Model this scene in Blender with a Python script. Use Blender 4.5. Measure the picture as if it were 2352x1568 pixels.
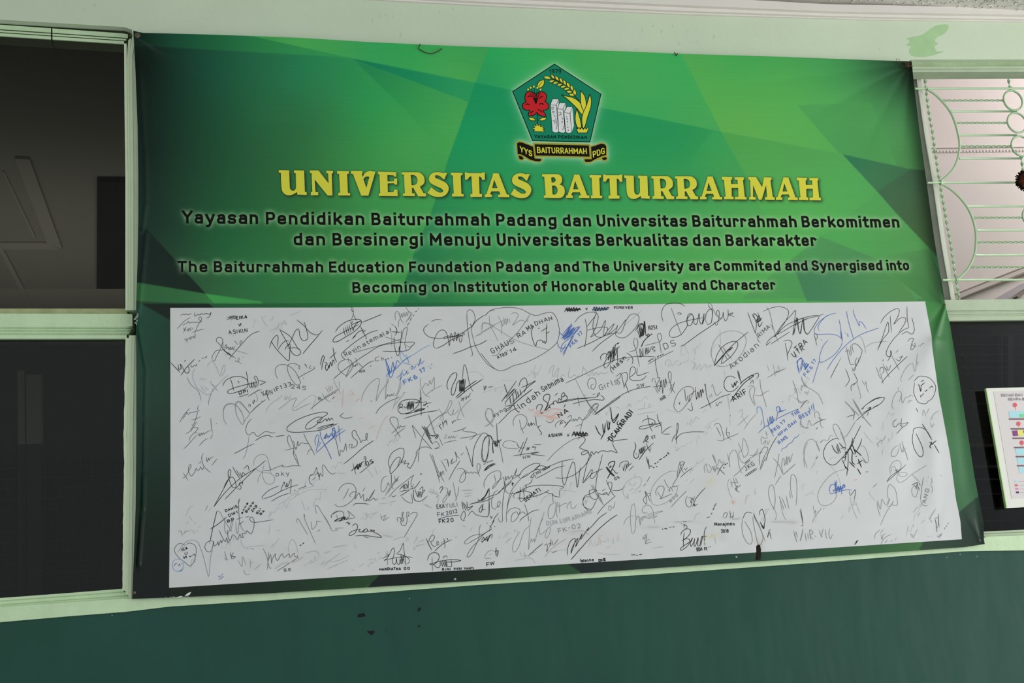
import bpy, math, random
import numpy as np
from mathutils import Vector, Matrix
from mathutils.geometry import tessellate_polygon

for _o in list(bpy.data.objects):
    bpy.data.objects.remove(_o, do_unlink=True)
SC = bpy.context.scene
COL = SC.collection

# ------------------------------------------------------------------ camera
W, H = 2352.0, 1568.0
F = 2749.353
CX, CY = 1176.0, 784.0
RX = np.array([0.97370872, -0.01677383, 0.22717829])
RY = np.array([-0.21773116, 0.22464467, 0.94980414])
RZ = np.array([-0.06696625, -0.97429637, 0.21508629])
R = np.stack([RX, RY, RZ])
CAM = np.array([0.0, -4.3, 1.62])
cd = bpy.data.cameras.new('camera')
cam = bpy.data.objects.new('camera', cd)
COL.objects.link(cam)
cd.sensor_width = 36.0
cd.lens = F / W * 36.0
cd.clip_start = 0.05
cx, cyv, cz = R[:, 0], R[:, 1], R[:, 2]
cam.matrix_world = Matrix(((cx[0], -cyv[0], -cz[0], CAM[0]), (cx[1], -cyv[1], -cz[1], CAM[1]),
                           (cx[2], -cyv[2], -cz[2], CAM[2]), (0, 0, 0, 1)))
SC.camera = cam

# ------------------------------------------------------------------ light
SC.view_settings.view_transform = 'Standard'
SC.view_settings.look = 'None'
SC.view_settings.gamma = 1.0
SC.view_settings.use_curve_mapping = False
SC.view_settings.exposure = 0.0
wd = bpy.data.worlds.new('world')
SC.world = wd
wd.use_nodes = True
bg = wd.node_tree.nodes['Background']
bg.inputs[0].default_value = (0.90, 0.96, 1.0, 1)
bg.inputs[1].default_value = 1.12


def area(name, loc, target, sx, sy, power, col):
    ld = bpy.data.lights.new(name, 'AREA')
    ld.shape = 'RECTANGLE'
    ld.size = sx
    ld.size_y = sy
    ld.energy = power
    ld.color = col
    o = bpy.data.objects.new(name, ld)
    COL.objects.link(o)
    o.location = loc
    o.rotation_euler = (Vector(target) - Vector(loc)).to_track_quat('-Z', 'Y').to_euler()
    return o


area('daylight_opening', (8.2, -2.6, 2.3), (1.8, 0, 2.3), 3.0, 3.0, 100, (1.0, 0.985, 0.95))
area('low_sheen_fill', (7.4, -6.3, 0.6), (2.6, 0, 1.2), 3.2, 1.0, 75, (0.96, 1.0, 1.0))  # added low fill lamp, puts sheen on the right of the teal wall
area('left_room_fill', (-1.2, 3.2, 2.7), (-1.2, 3.4, 4.0), 2.6, 2.4, 14.0, (1.0, 0.98, 0.93))  # added unseen fill that brightens the ceiling behind the left pane
area('inner_room_fill', (6.4, 0.75, 4.6), (3.9, 1.8, 3.9), 1.0, 0.8, 46, (1.0, 0.965, 0.955))  # added unseen fill that brightens the white inner wall


# ------------------------------------------------------------------ helpers
def srgb(r, g, b):
    o = []
    for c in (r, g, b):
        c = c / 255.0
        o.append(c / 12.92 if c <= 0.04045 else ((c + 0.055) / 1.055) ** 2.4)
    return o


def wp(px, py, y=0.0):
    """pixel(s) of the photograph -> point(s) on the vertical plane at depth y"""
    px = np.asarray(px, float)
    py = np.asarray(py, float)
    y = np.asarray(y, float)
    d0 = (px - CX)
    d1 = (py - CY)
    dx = R[0, 0] * d0 + R[0, 1] * d1 + R[0, 2] * F
    dy = R[1, 0] * d0 + R[1, 1] * d1 + R[1, 2] * F
    dz = R[2, 0] * d0 + R[2, 1] * d1 + R[2, 2] * F
    t = (y - CAM[1]) / dy
    return np.stack([CAM[0] + dx * t, CAM[1] + dy * t, CAM[2] + dz * t], axis=-1)


def wz(px, py, z):
    """pixel -> point on the horizontal plane at height z"""
    d = R @ np.array([px - CX, py - CY, F])
    t = (z - CAM[2]) / d[2]
    return CAM + d * t


def light_at(px, py):
    """how brightly the wall is lit at a place of the photograph (measured in test renders)"""
    return LIGHT0 + LIGHT1 * (np.asarray(px, float) - 320) / 1900.0 + LIGHT2 * (np.asarray(py, float) - 700) / 700.0


LIGHT0, LIGHT1, LIGHT2 = 0.62, 0.16, 0.0


def ink(r, g, b, px=1200, py=700, k=1.0):
    e = float(light_at(px, py))
    return tuple(min(0.92, c / e * k) for c in srgb(r, g, b)) + (1,)


MATS = {}


def mat(name, col, rough=0.6, spec=0.3, metal=0.0, noise=0.0, nscale=6.0, bump=0.0, bscale=60.0, col2=None, stretch=None):
    if name in MATS:
        return MATS[name]
    m = bpy.data.materials.new(name)
    m.use_nodes = True
    nt = m.node_tree
    b = nt.nodes['Principled BSDF']
    b.inputs['Base Color'].default_value = tuple(col[:3]) + (1,)
    b.inputs['Roughness'].default_value = rough
    b.inputs['Specular IOR Level'].default_value = spec
    b.inputs['Metallic'].default_value = metal
    tc = nt.nodes.new('ShaderNodeTexCoord')
    src = tc.outputs['Object']
    if stretch:
        mp = nt.nodes.new('ShaderNodeMapping')
        mp.inputs['Scale'].default_value = stretch
        nt.links.new(src, mp.inputs['Vector'])
        src = mp.outputs['Vector']
    if noise > 0 or col2:
        n = nt.nodes.new('ShaderNodeTexNoise')
        n.inputs['Scale'].default_value = nscale
        n.inputs['Detail'].default_value = 5
        nt.links.new(src, n.inputs['Vector'])
        mr = nt.nodes.new('ShaderNodeMapRange')
        mr.inputs['From Min'].default_value = 0.35
        mr.inputs['From Max'].default_value = 0.65
        nt.links.new(n.outputs['Fac'], mr.inputs['Value'])
        mx = nt.nodes.new('ShaderNodeMix')
        mx.data_type = 'RGBA'
        mx.inputs[6].default_value = tuple(col[:3]) + (1,)
        c2 = col2 if col2 else [c * (1 - noise) for c in col[:3]]
        mx.inputs[7].default_value = tuple(c2[:3]) + (1,)
        nt.links.new(mr.outputs['Result'], mx.inputs[0])
        nt.links.new(mx.outputs[2], b.inputs['Base Color'])
    if bump > 0:
        n2 = nt.nodes.new('ShaderNodeTexNoise')
        n2.inputs['Scale'].default_value = bscale
        n2.inputs['Detail'].default_value = 4
        nt.links.new(src, n2.inputs['Vector'])
        bp = nt.nodes.new('ShaderNodeBump')
        bp.inputs['Strength'].default_value = bump
        bp.inputs['Distance'].default_value = 0.01
        nt.links.new(n2.outputs['Fac'], bp.inputs['Height'])
        nt.links.new(bp.outputs['Normal'], b.inputs['Normal'])
    MATS[name] = m
    return m


def glass(name, tint, refl=1.0):
    m = bpy.data.materials.new(name)
    m.use_nodes = True
    nt = m.node_tree
    nt.nodes.clear()
    out = nt.nodes.new('ShaderNodeOutputMaterial')
    tr = nt.nodes.new('ShaderNodeBsdfTransparent')
    tr.inputs[0].default_value = tuple(tint) + (1,)
    gl = nt.nodes.new('ShaderNodeBsdfGlossy')
    gl.inputs[0].default_value = (refl, refl, refl, 1)
    gl.inputs['Roughness'].default_value = 0.03
    fr = nt.nodes.new('ShaderNodeFresnel')
    fr.inputs[0].default_value = 1.5
    mx = nt.nodes.new('ShaderNodeMixShader')
    nt.links.new(fr.outputs[0], mx.inputs[0])
    nt.links.new(tr.outputs[0], mx.inputs[1])
    nt.links.new(gl.outputs[0], mx.inputs[2])
    nt.links.new(mx.outputs[0], out.inputs[0])
    return m


def link(o, parent=None, label=None, cat=None, group=None, kind=None):
    COL.objects.link(o)
    if parent:
        o.parent = parent
    if label:
        o['label'] = label
    if cat:
        o['category'] = cat
    if group:
        o['group'] = group
    if kind:
        o['kind'] = kind
    return o


def mesh_obj(name, verts, faces, m, parent=None, smooth=False, **kw):
    me = bpy.data.meshes.new(name)
    me.from_pydata([tuple(map(float, v)) for v in verts] if not isinstance(verts, list) else verts, [], faces)
    if m:
        me.materials.append(m)
    if smooth:
        me.polygons.foreach_set('use_smooth', [True] * len(me.polygons))
    me.update()
    return link(bpy.data.objects.new(name, me), parent, **kw)


def empty(name, loc=(0, 0, 0), **kw):
    o = bpy.data.objects.new(name, None)
    o.empty_display_size = 0.1
    o.location = loc
    return link(o, **kw)


class Geo:
    """collects vertices and faces for one mesh"""

    def __init__(s):
        s.v = []
        s.f = []

    def add(s, vs, fs):
        n = len(s.v)
        s.v.extend([tuple(float(c) for c in p) for p in vs])
        s.f.extend([tuple(i + n for i in f) for f in fs])

    def box(s, x0, x1, y0, y1, z0, z1):
        s.add([(x0, y0, z0), (x1, y0, z0), (x1, y1, z0), (x0, y1, z0), (x0, y0, z1), (x1, y0, z1), (x1, y1, z1), (x0, y1, z1)],
              [(0, 1, 5, 4), (1, 2, 6, 5), (2, 3, 7, 6), (3, 0, 4, 7), (4, 5, 6, 7), (3, 2, 1, 0)])

    def prism(s, pts, yb):
        """front outline (list of 3-D points) pushed back to the plane y=yb"""
        n = len(pts)
        fr = [tuple(p) for p in pts]
        bk = [(p[0], yb, p[2]) for p in pts]
        tris = tessellate_polygon([[Vector(p) for p in fr]])
        fs = []
        for t in tris:
            fs.append(tuple(t))
            fs.append(tuple(i + n for i in reversed(t)))
        for i in range(n):
            j = (i + 1) % n
            fs.append((i, i + n, j + n, j))
        s.add(fr + bk, fs)

    def tube(s, path, r, sides=8, closed=False, twist=0.0, square=False):
        path = [Vector(p) for p in path]
        n = len(path)
        rings = []
        prev = None
        L = 0
        for i in range(n):
            a = path[(i - 1) % n] if (closed or i > 0) else path[i]
            b = path[(i + 1) % n] if (closed or i < n - 1) else path[i]
            t = (b - a).normalized()
            ref = Vector((0, 1, 0))
            u = t.cross(ref).normalized()
            v = t.cross(u).normalized()
            if i:
                L += (path[i] - path[i - 1]).length
            ring = []
            for k in range(sides):
                an = 2 * math.pi * k / sides + twist * L
                rr = r
                if square:
                    rr = r * (1.25 if k % 2 == 0 else 0.55)
                ring.append(path[i] + u * math.cos(an) * rr + v * math.sin(an) * rr)
            rings.append(ring)
        vs = [p for rg in rings for p in rg]
        fs = []
        m = n if closed else n - 1
        for i in range(m):
            j = (i + 1) % n
            for k in range(sides):
                l = (k + 1) % sides
                fs.append((i * sides + k, i * sides + l, j * sides + l, j * sides + k))
        if not closed:
            fs.append(tuple(range(sides)))
            fs.append(tuple((n - 1) * sides + k for k in reversed(range(sides))))
        s.add(vs, fs)

    def build(s, name, m, parent=None, smooth=False, **kw):
        return mesh_obj(name, s.v, s.f, m, parent, smooth, **kw)


def pxprism(g, pts, yf, yb):
    g.prism([wp(x, y, yf) for x, y in pts], yb)


def interp(tab, t):
    a = np.array(tab, float)
    return np.interp(t, a[:, 0], a[:, 1])


def curve_px(pts, n=6):
    out = []
    P = [np.array(p, float) for p in pts]
    P = [2 * P[0] - P[1]] + P + [2 * P[-1] - P[-2]]
    for i in range(1, len(P) - 2):
        for k in range(n):
            t = k / n
            out.append(0.5 * ((2 * P[i]) + (-P[i - 1] + P[i + 1]) * t + (2 * P[i - 1] - 5 * P[i] + 4 * P[i + 1] - P[i + 2]) * t * t
                              + (-P[i - 1] + 3 * P[i] - 3 * P[i + 1] + P[i + 2]) * t ** 3))
    out.append(P[-2])
    return out


# ------------------------------------------------------------------ materials
M_PALE = mat('pale_green_wall_paint', ink(191, 203, 180, 1500, 60), 0.62, 0.25, noise=0.05, nscale=3.0, bump=0.12, bscale=35)
M_TEAL = mat('dark_teal_gloss_paint', ink(17, 66, 53, 1200, 1450), 0.48, 0.30, noise=0.12, nscale=2.2, bump=0.25, bscale=7)
_nt = M_TEAL.node_tree
_mp = _nt.nodes.new('ShaderNodeMapping')
_mp.inputs['Rotation'].default_value = (0, math.radians(-28), 0)
_mp.inputs['Scale'].default_value = (3.6, 1.0, 1.0)
_n = _nt.nodes.new('ShaderNodeTexNoise')
_n.inputs['Scale'].default_value = 1.0
_n.inputs['Detail'].default_value = 3
_b1 = _nt.nodes['Bump']
_b2 = _nt.nodes.new('ShaderNodeBump')
_b2.inputs['Strength'].default_value = 0.40
_b2.inputs['Distance'].default_value = 0.035
_nt.links.new(_nt.nodes['Texture Coordinate'].outputs['Object'], _mp.inputs['Vector'])
_nt.links.new(_mp.outputs['Vector'], _n.inputs['Vector'])
_nt.links.new(_n.outputs['Fac'], _b2.inputs['Height'])
_nt.links.new(_b1.outputs['Normal'], _b2.inputs['Normal'])
_nt.links.new(_b2.outputs['Normal'], _nt.nodes['Principled BSDF'].inputs['Normal'])
M_POST = mat('bright_pale_green_post_paint', (0.84, 0.97, 0.68), 0.45, 0.35, noise=0.05, nscale=14, bump=0.1, bscale=60)
M_FRAME = mat('pale_green_window_paint', (0.70, 0.90, 0.57), 0.45, 0.35, noise=0.08, nscale=14, bump=0.15, bscale=60)
M_FRAMER = mat('pale_green_frame_paint', (0.56, 0.66, 0.47), 0.5, 0.3, noise=0.08, nscale=14, bump=0.1, bscale=60)
M_FRAMED = mat('shaded_reveal_green', ink(150, 166, 132, 300, 700), 0.55, 0.3, noise=0.2, nscale=18, bump=0.2, bscale=60)  # duller frame green, soffit shade put into the colour
M_OLIVE = mat('dirty_olive_ledge', ink(148, 152, 112, 200, 700), 0.7, 0.2, noise=0.25, nscale=22)
M_GREY = mat('grey_post_face', ink(112, 114, 105, 2200, 400), 0.6, 0.3, noise=0.15, nscale=12)  # plain grey for the narrow strip beside the banner edge
M_WHITE = mat('white_gypsum_cornice', ink(222, 211, 205, 2000, 30), 0.7, 0.2, noise=0.03)
M_CEIL = mat('white_embossed_ceiling_board', ink(208, 203, 196, 2000, 0), 0.6, 0.3, noise=0.04, nscale=8)
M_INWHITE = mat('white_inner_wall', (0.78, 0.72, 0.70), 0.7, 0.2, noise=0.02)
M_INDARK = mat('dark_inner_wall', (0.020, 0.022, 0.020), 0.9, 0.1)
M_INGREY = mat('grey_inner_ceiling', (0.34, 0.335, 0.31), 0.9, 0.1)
M_INGREY2 = mat('reflected_moulding_grey', (0.43, 0.415, 0.385), 0.9, 0.1)
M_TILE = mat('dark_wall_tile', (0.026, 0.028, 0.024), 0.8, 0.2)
M_GROUT = mat('pale_grout', (0.22, 0.21, 0.18), 0.9, 0.1)
M_FLOOR = mat('light_terrazzo_floor', (0.42, 0.42, 0.40), 0.5, 0.4, noise=0.1, nscale=30)
M_GRILLE = mat('pale_green_iron_paint', ink(168, 196, 158, 2250, 400), 0.4, 0.5, noise=0.06, nscale=30)
M_GLASS_L = glass('tinted_window_glass', (0.62, 0.62, 0.58), 0.35)
M_GLASS_B = glass('darker_window_glass', (0.55, 0.56, 0.53), 0.30)
M_GLASS_R = glass('dark_tinted_window_glass', (0.45, 0.45, 0.44), 0.18)
M_BLACKMARK = mat('black_adhesive_residue', (0.012, 0.011, 0.012), 0.7, 0.2)

# ------------------------------------------------------------------ walls, ceiling, floor
ZC = CAM[2] + 2.440      # ceiling height
wall_top_px = [(880, 0), (1100, 11.7), (1563, 32), (2005, 45), (2352, 49.5)]

g = Geo()
low = [(-260, 28), (0, 45), (150, 54), (285, 62), (303, 68), (304, 82), (700, 96), (1100, 120), (1575, 134), (2092, 154), (2093, 137), (2352, 136.5), (2800, 133)]
pts = [wp(x, y, 0.0) for x, y in low]
pts.insert(0, np.array([-4.0, 0, pts[0][2]]))
pts.append(np.array([9.0, 0, pts[-1][2]]))
pts += [np.array([9.0, 0, ZC + 0.15]), np.array([-4.0, 0, ZC + 0.15])]
g.prism(pts, 0.20)
wall = g.build('wall_back', M_PALE, kind='structure', label='pale green upper wall band above the windows and banner')

# faint stains and a brighter green touch-up smear on the upper wall
g = Geo()
smear = [(2082, 88), (2100, 84), (2118, 80), (2135, 68), (2150, 59), (2176, 56), (2178, 66), (2168, 78), (2152, 86), (2148, 95), (2155, 100),
         (2147, 106), (2152, 118), (2168, 118), (2140, 128), (2118, 131), (2095, 128), (2088, 118), (2092, 106), (2080, 104), (2090, 96)]
pxprism(g, [tuple(q) for q in curve_px(smear + [smear[0]], 4)][:-1], -0.0004, -0.0001)
g.build('paint_smear', mat('bright_green_touch_up', ink(166, 198, 150, 2130, 90), 0.6, 0.2, noise=0.10, nscale=14), wall)
random.seed(5)
g = Geo()
for (x, y, s) in [(192, 22, 4), (218, 12, 5), (235, 8, 3), (855, 48, 5), (872, 38, 5), (886, 34, 4), (903, 37, 3), (1010, 28, 4), (1040, 20, 4),
                  (920, 80, 6), (1475, 70, 5), (1500, 60, 4), (1520, 72, 5), (1545, 60, 4), (1580, 72, 4), (1600, 95, 4), (1640, 84, 5), (1560, 100, 5),
                  (1002, 52, 1.6), (1828, 59, 1.6), (1684, 108, 2), (2020, 112, 4), (1462, 113, 3), (2206, 99, 1.2)]:
    n = 9
    a0 = random.random() * 6
    pxprism(g, [(x + s * 0.8 * (0.7 + 0.3 * random.random()) * math.cos(a0 + 6.283 * i / n) * 0.7,
                 y + s * 0.8 * (0.8 + 0.5 * random.random()) * math.sin(a0 + 6.283 * i / n)) for i in range(n)], -0.0003, -0.0001)
g.build('wall_stain', mat('faint_wall_stain', ink(180, 190, 168, 1500, 60), 0.7, 0.2), wall)

# wall between the windows, hidden behind the banner
g = Geo()
a = wp(318, 1380, 0.06)
b = wp(2052, 90, 0.06)
g.box(a[0], b[0], 0.06, 0.20, 1.5, 4.0)
g.build('wall_back', M_PALE, kind='structure', label='wall panel between the windows, behind the banner')

g = Geo()
random.seed(9)
top = [(-300, 1452), (0, 1427), (150, 1414), (290, 1403), (390, 1391), (600, 1378), (776, 1365.5), (1104, 1341), (1496, 1317), (1856, 1291.5),
       (2216, 1264), (2264, 1263), (2352, 1262), (2800, 1250)]
dense = []
xs = np.arange(-300, 2801, 9)
for x in xs:
    dense.append((x, float(interp(top, x)) + random.uniform(-1.1, 1.1)))
pts = [wp(x, y, -0.004) for x, y in dense]
pts = [np.array([-4, -0.004, pts[0][2]])] + pts + [np.array([9, -0.004, pts[-1][2]]), np.array([9, -0.004, 0.0]), np.array([-4, -0.004, 0.0])]
g.prism(pts, 0.20)
dado = g.build('wall_back', M_TEAL, kind='structure', label='dark teal glossy lower wall under the window sill')
for pl in ([(822.5, 1410), (836, 1407.5), (840, 1415), (822, 1417.5)], [(961, 1395), (967, 1395), (966, 1401), (960, 1404.5)],
           [(843.5, 1449), (861, 1448), (859.5, 1453), (854.5, 1458), (849, 1455)], [(960, 1437), (966, 1434.5), (964, 1439.5), (961, 1440)]):
    g = Geo()
    pxprism(g, pl, -0.0055, -0.0035)
    g.build('black_patch', M_BLACKMARK, dado)
for pl in ([(888, 1446), (893, 1445), (894, 1452), (889, 1453)],):
    g = Geo()
    pxprism(g, pl, -0.0055, -0.0035)
    g.build('faded_patch', mat('faded_patch', ink(34, 66, 44, 900, 1400), 0.6), dado)
g = Geo()
for (x, y) in [(940, 1374.5), (257, 1413), (2205, 1273), (2244, 1277), (2174, 1280)]:
    pxprism(g, [(x - 1.5, y + 1), (x, y - 1.2), (x + 2, y - 1), (x + 1, y + 1)], -0.0052, -0.0035)
g.build('paint_fleck', mat('pale_fleck', ink(110, 160, 135, 900, 1400), 0.6), dado)

g = Geo()
XR = 4.05
g.box(XR, 9.0, -0.001, 0.20, 1.55, 3.95)
g.build('wall_back', M_PALE, kind='structure', label='pale green wall to the right of the right window, outside the frame')

# cornice in three steps
def edge_shift(tab, dy):
    return [(x, y + dy) for x, y in tab]
full_top = [(-500, -100), (200, -44), (500, -22)] + wall_top_px + [(2700, 52)]
out_top = [(-500, -150), (200, -82), (700, -50), (1196, -18), (1579, 0), (1898, 16), (2352, 25), (2700, 29)]
g = Geo()
for k, (f0, f1, yf) in enumerate([(0.0, 0.22, -0.010), (0.22, 0.50, -0.026), (0.50, 0.62, -0.032), (0.62, 1.25, -0.046)]):
    lo, hi = [], []
    for x in range(-500, 2701, 50):
        yb_ = float(interp(full_top, x))
        yt_ = float(interp(out_top, x))
        lo.append((x, yb_ + (yt_ - yb_) * f0))
        hi.append((x, yb_ + (yt_ - yb_) * f1))
    pxprism(g, lo + hi[::-1], yf, -0.0005)
g.build('trim_1', M_WHITE, kind='structure', label='white stepped gypsum cornice along the wall top')

g = Geo()
g.box(-4.0, 9.0, -6.0, 0.0, ZC, ZC + 0.12)
ceil = g.build('ceiling', M_CEIL, kind='structure', label='white embossed ceiling board over the corridor')
# embossed scroll relief of the ceiling boards, near the wall where the photograph shows it
g = Geo()
random.seed(3)
per = 0.30
motif = []
for k in range(64):
    motif.append((random.uniform(0, per), random.uniform(0.0, 0.15), random.uniform(0.012, 0.026), random.uniform(0, 6.28), random.choice((-1, 1)), random.uniform(2.2, 4.4)))
for rep in range(14):
    for (mx_, my_, r, a0, sg, sweep) in motif:
        x0 = 0.9 + rep * per + mx_
        y0 = -0.055 - my_
        pth = []
        for i in range(9):
            t = i / 8
            rr = r * (1 - 0.55 * t)
            an = a0 + sg * sweep * t
            pth.append((x0 + rr * math.cos(an), y0 + rr * math.sin(an), ZC - 0.0005))
        g.tube(pth, 0.0030, 5)
g.build('embossed_scroll', M_CEIL, ceil, smooth=True, kind='stuff')

g = Geo()
g.box(-4, 9, -8, 5.2, -0.1, 0.0)
g.build('floor', M_FLOOR, kind='structure', label='light terrazzo corridor floor below the frame')

g = Geo()
g.box(-5.1, -5.0, -6.0, 0.0, 0.0, ZC)  # added out of view, darkens what the teal wall reflects
g.build('wall_left', mat('dark_unseen_wall', (0.05, 0.08, 0.07), 0.6, 0.3), kind='structure', label='dark unseen wall added left of the frame to dim reflections')

# ------------------------------------------------------------------ left window
YF = 0.030
w1 = empty('window_1', wp(285, 1352, 0.05), kind='structure', label='left window with two dark panes and pale green frame')


def child(g, name, m, root, **kw):
    o = g.build(name, m, None, **kw)
    o.parent = root
    o.matrix_parent_inverse = Matrix.Translation(root.location).inverted()
    return o


def band(g, x0, x1, tab0, tab1, yf, yb, step=40):
    xs = list(np.arange(x0, x1, step)) + [x1]
    a = [(x, float(interp(tab0, x))) for x in xs]
    b = [(x, float(interp(tab1, x))) for x in xs]
    pxprism(g, a + b[::-1], yf, yb)


def vband(g, y0, y1, tab0, tab1, yf, yb, step=50):
    ys = list(np.arange(y0, y1, step)) + [y1]
    a = [(float(interp(tab0, y)), y) for y in ys]
    b = [(float(interp(tab1, y)), y) for y in ys]
    pxprism(g, a + b[::-1], yf, yb)


hd0 = [(-300, 40), (0, 60), (285, 80), (300, 83)]     # head top
hd1 = [(-300, 62), (0, 82.5), (285, 101), (300, 102)]  # head bottom (glass edge)
def mixt(a, b, f):
    xs = sorted(set([p[0] for p in a] + [p[0] for p in b]))
    return [(x, float(interp(a, x)) * (1 - f) + float(interp(b, x)) * f) for x in xs]
def head(x0, x1, f0, f1, yf, m, nm='frame_head'):
    g = Geo()
    band(g, x0, x1, mixt(hd0, hd1, f0), mixt(hd0, hd1, f1), yf, 0.10)
    return g
for (xa, xb) in ((-280, 117), (120.5, 297)):
    g = Geo()
    for (f0, f1, yf) in ((-0.15, 0.30, 0.030), (0.30, 0.42, 0.036), (0.42, 0.60, 0.031), (0.60, 0.70, 0.036), (0.70, 1.0, 0.028)):
        if xb < 200:
            band(g, xa, xb, mixt(hd0, hd1, f0), mixt(hd0, hd1, f1), yf, 0.10)
        else:
            band(g, xa, xb - 12 * max(0, f1), mixt(hd0, hd1, f0), mixt(hd0, hd1, f1), yf, 0.10)
    child(g, 'frame_head', M_FRAME, w1)
g = Geo()
band(g, -280, 300, [(-300, 22), (0, 42), (285, 58), (300, 60)], mixt(hd0, hd1, 0.1), 0.044, 0.10)
child(g, 'head_reveal', M_FRAMED, w1)

pl = [(60, 294), (84, 293), (100, 285), (250, 286), (400, 288), (600, 288), (703, 288)]
def off(tab, d):
    return [(y, x + d) for y, x in tab]
g = Geo()
for (d0, d1, yf) in ((0, 5.5, 0.004), (5.5, 7.0, 0.007), (7.0, 10.5, 0.003), (10.5, 12.5, 0.006), (12.5, 19, 0.002), (19, 60, 0.007)):
    vband(g, 100 - d0 * 1.6 if d0 < 13 else 68, 712, off(pl, d0), off(pl, d1), yf, 0.12)
child(g, 'post', M_POST, w1)
pl2 = [(770, 289), (850, 287), (880, 286), (950, 285), (1000, 283.5), (1050, 285), (1168, 283), (1352, 281), (1380, 281)]
g = Geo()
random.seed(4)
rough = [(y, float(interp(pl2, y)) + random.uniform(-0.9, 0.9)) for y in range(770, 1381, 9)]
vband(g, 776, 1356, rough, off(pl2, 7), 0.006, 0.12, 9)
for (d0, d1, yf) in ((7, 9.0, 0.007), (9.0, 14, 0.003), (14, 16, 0.006), (16, 21, 0.002), (21, 60, 0.007)):
    vband(g, 770, 1354 + d0 * 1.3 if d0 < 20 else 1378, off(pl2, d0), off(pl2, d1), yf, 0.12)
child(g, 'post', M_POST, w1)

g = Geo()
ra0 = [(-300, 707), (0, 708), (290, 709), (310, 716)]
def rail(y0, y1, yf, x1, bend=0):
    band(g, -280, x1, [(-300, y0), (290, y0 + 0.5), (310, y0 + bend)], [(-300, y1), (290, y1 - 0.5), (310, y1 - bend)], yf, 0.11, 30)
g = Geo(); rail(708, 720, 0.020, 292, 3)
child(g, 'rail_ledge', M_OLIVE, w1)
g = Geo()
rail(719.5, 751, 0.012, 304, 3)
rail(751, 754.5, 0.019, 303, 2)
rail(754.5, 758, 0.015, 301, 2)
rail(758, 762, 0.021, 299, 2)
rail(762, 766, 0.014, 298, 2)
rail(766, 768.5, 0.019, 295, 2)
rail(768.5, 778, 0.013, 291, 2)
child(g, 'mid_rail', M_FRAME, w1)

bt0 = [(-300, 1398), (0, 1373), (150, 1362), (283, 1351.5), (300, 1350)]
bt1 = [(-300, 1422), (0, 1397), (150, 1386), (283, 1377), (306, 1376)]
g = Geo()
for (f0, f1, yf, x1) in ((0, 0.25, 0.022, 283), (0.25, 0.35, 0.028, 286), (0.35, 0.62, 0.022, 291), (0.62, 0.72, 0.027, 295), (0.72, 1.1, 0.019, 298)):
    band(g, -280, x1, mixt(bt0, bt1, f0), mixt(bt0, bt1, f1), yf, 0.12)
child(g, 'bottom_rail', M_FRAME, w1)

for nm, ty, by in (('upper_pane', 60, 712), ('lower_pane', 770, 1400)):
    g = Geo()
    a = wp(-300, ty, 0.07)
    b = wp(300, by, 0.07)
    g.box(-1.9, b[0], 0.033, 0.036, b[2] - 0.03, a[2] + 0.03)
    child(g, nm, M_GLASS_L if nm == 'upper_pane' else M_GLASS_B, w1)

# sill running the whole width under windows and banner
g = Geo()
s0 = [(-300, 1420), (0, 1394), (290, 1374), (304, 1374), (776, 1340), (1496, 1295), (2262, 1240), (2264, 1232), (2352, 1229), (2800, 1216)]
band(g, -290, 2800, s0, [(x, y + 1.5) for x, y in top], -0.012, 0.10, 18)
child(g, 'sill', M_FRAME, w1)

# torn wrap left on the post beside the rail
g = Geo()
random.seed(12)
for k in range(9):
    x = 312 + random.uniform(-3, 8)
    y = 726 + random.uniform(-6, 22)
    q = [wp(x + random.uniform(-5, 5), y + random.uniform(-7, 7), -0.045 - random.uniform(0, 0.012)) for _ in range(3)]
    g.add(q, [(0, 1, 2)])
M_TAPE = mat('clear_tape', (0.42, 0.45, 0.42), 0.12, 0.9)
g.build('tape_scrap', M_TAPE, label='crumpled clear tape scrap at the left edge of the banner by the mid rail', cat='tape')

# ------------------------------------------------------------------ left room behind the glass, with reflections built in as objects
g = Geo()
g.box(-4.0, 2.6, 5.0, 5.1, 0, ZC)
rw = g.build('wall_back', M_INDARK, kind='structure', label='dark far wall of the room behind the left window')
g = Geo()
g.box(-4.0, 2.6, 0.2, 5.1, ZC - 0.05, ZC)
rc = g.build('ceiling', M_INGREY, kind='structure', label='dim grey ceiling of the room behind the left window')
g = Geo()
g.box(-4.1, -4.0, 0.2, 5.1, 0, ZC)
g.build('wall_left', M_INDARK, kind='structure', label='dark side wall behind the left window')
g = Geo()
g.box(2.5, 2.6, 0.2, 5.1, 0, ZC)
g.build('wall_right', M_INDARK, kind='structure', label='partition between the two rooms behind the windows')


def cstrip(name, pl, mt, parent, thick=0.02):
    zt = ZC - 0.05
    pts = [wz(x, y, zt - thick) for x, y in pl]
    g = Geo()
    n = len(pts)
    g.add([tuple(p) for p in pts] + [(p[0], p[1], zt) for p in pts],
          [tuple(range(n))] + [(i, i + n, (i + 1) % n + n, (i + 1) % n) for i in range(n)])
    return g.build(name, mt, parent)


cstrip('reflected_moulding', [(34, 365), (68, 366), (143, 572), (109, 560)], M_INGREY2, rc, 0.014)  # these ceiling strips, panel and dark patch stand in for pane reflections
cstrip('reflected_moulding', [(-60, 558), (106, 558), (141, 573), (-60, 573)], M_INGREY2, rc, 0.010)
cstrip('reflected_moulding', [(-8, 562), (2, 562), (78, 706), (66, 706)], M_INGREY2, rc, 0.012)
cstrip('reflected_moulding', [(6, 395), (10, 395), (82, 545), (76, 545)], M_INGREY2, rc, 0.008)
cstrip('reflected_panel', [(-60, 664), (286, 664), (286, 712), (-60, 712)], M_INGREY2, rc, 0.01)
cstrip('dark_reflection', [(223, 418), (330, 419), (330, 663), (222, 663)], M_INDARK, rc, 0.03)

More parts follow.
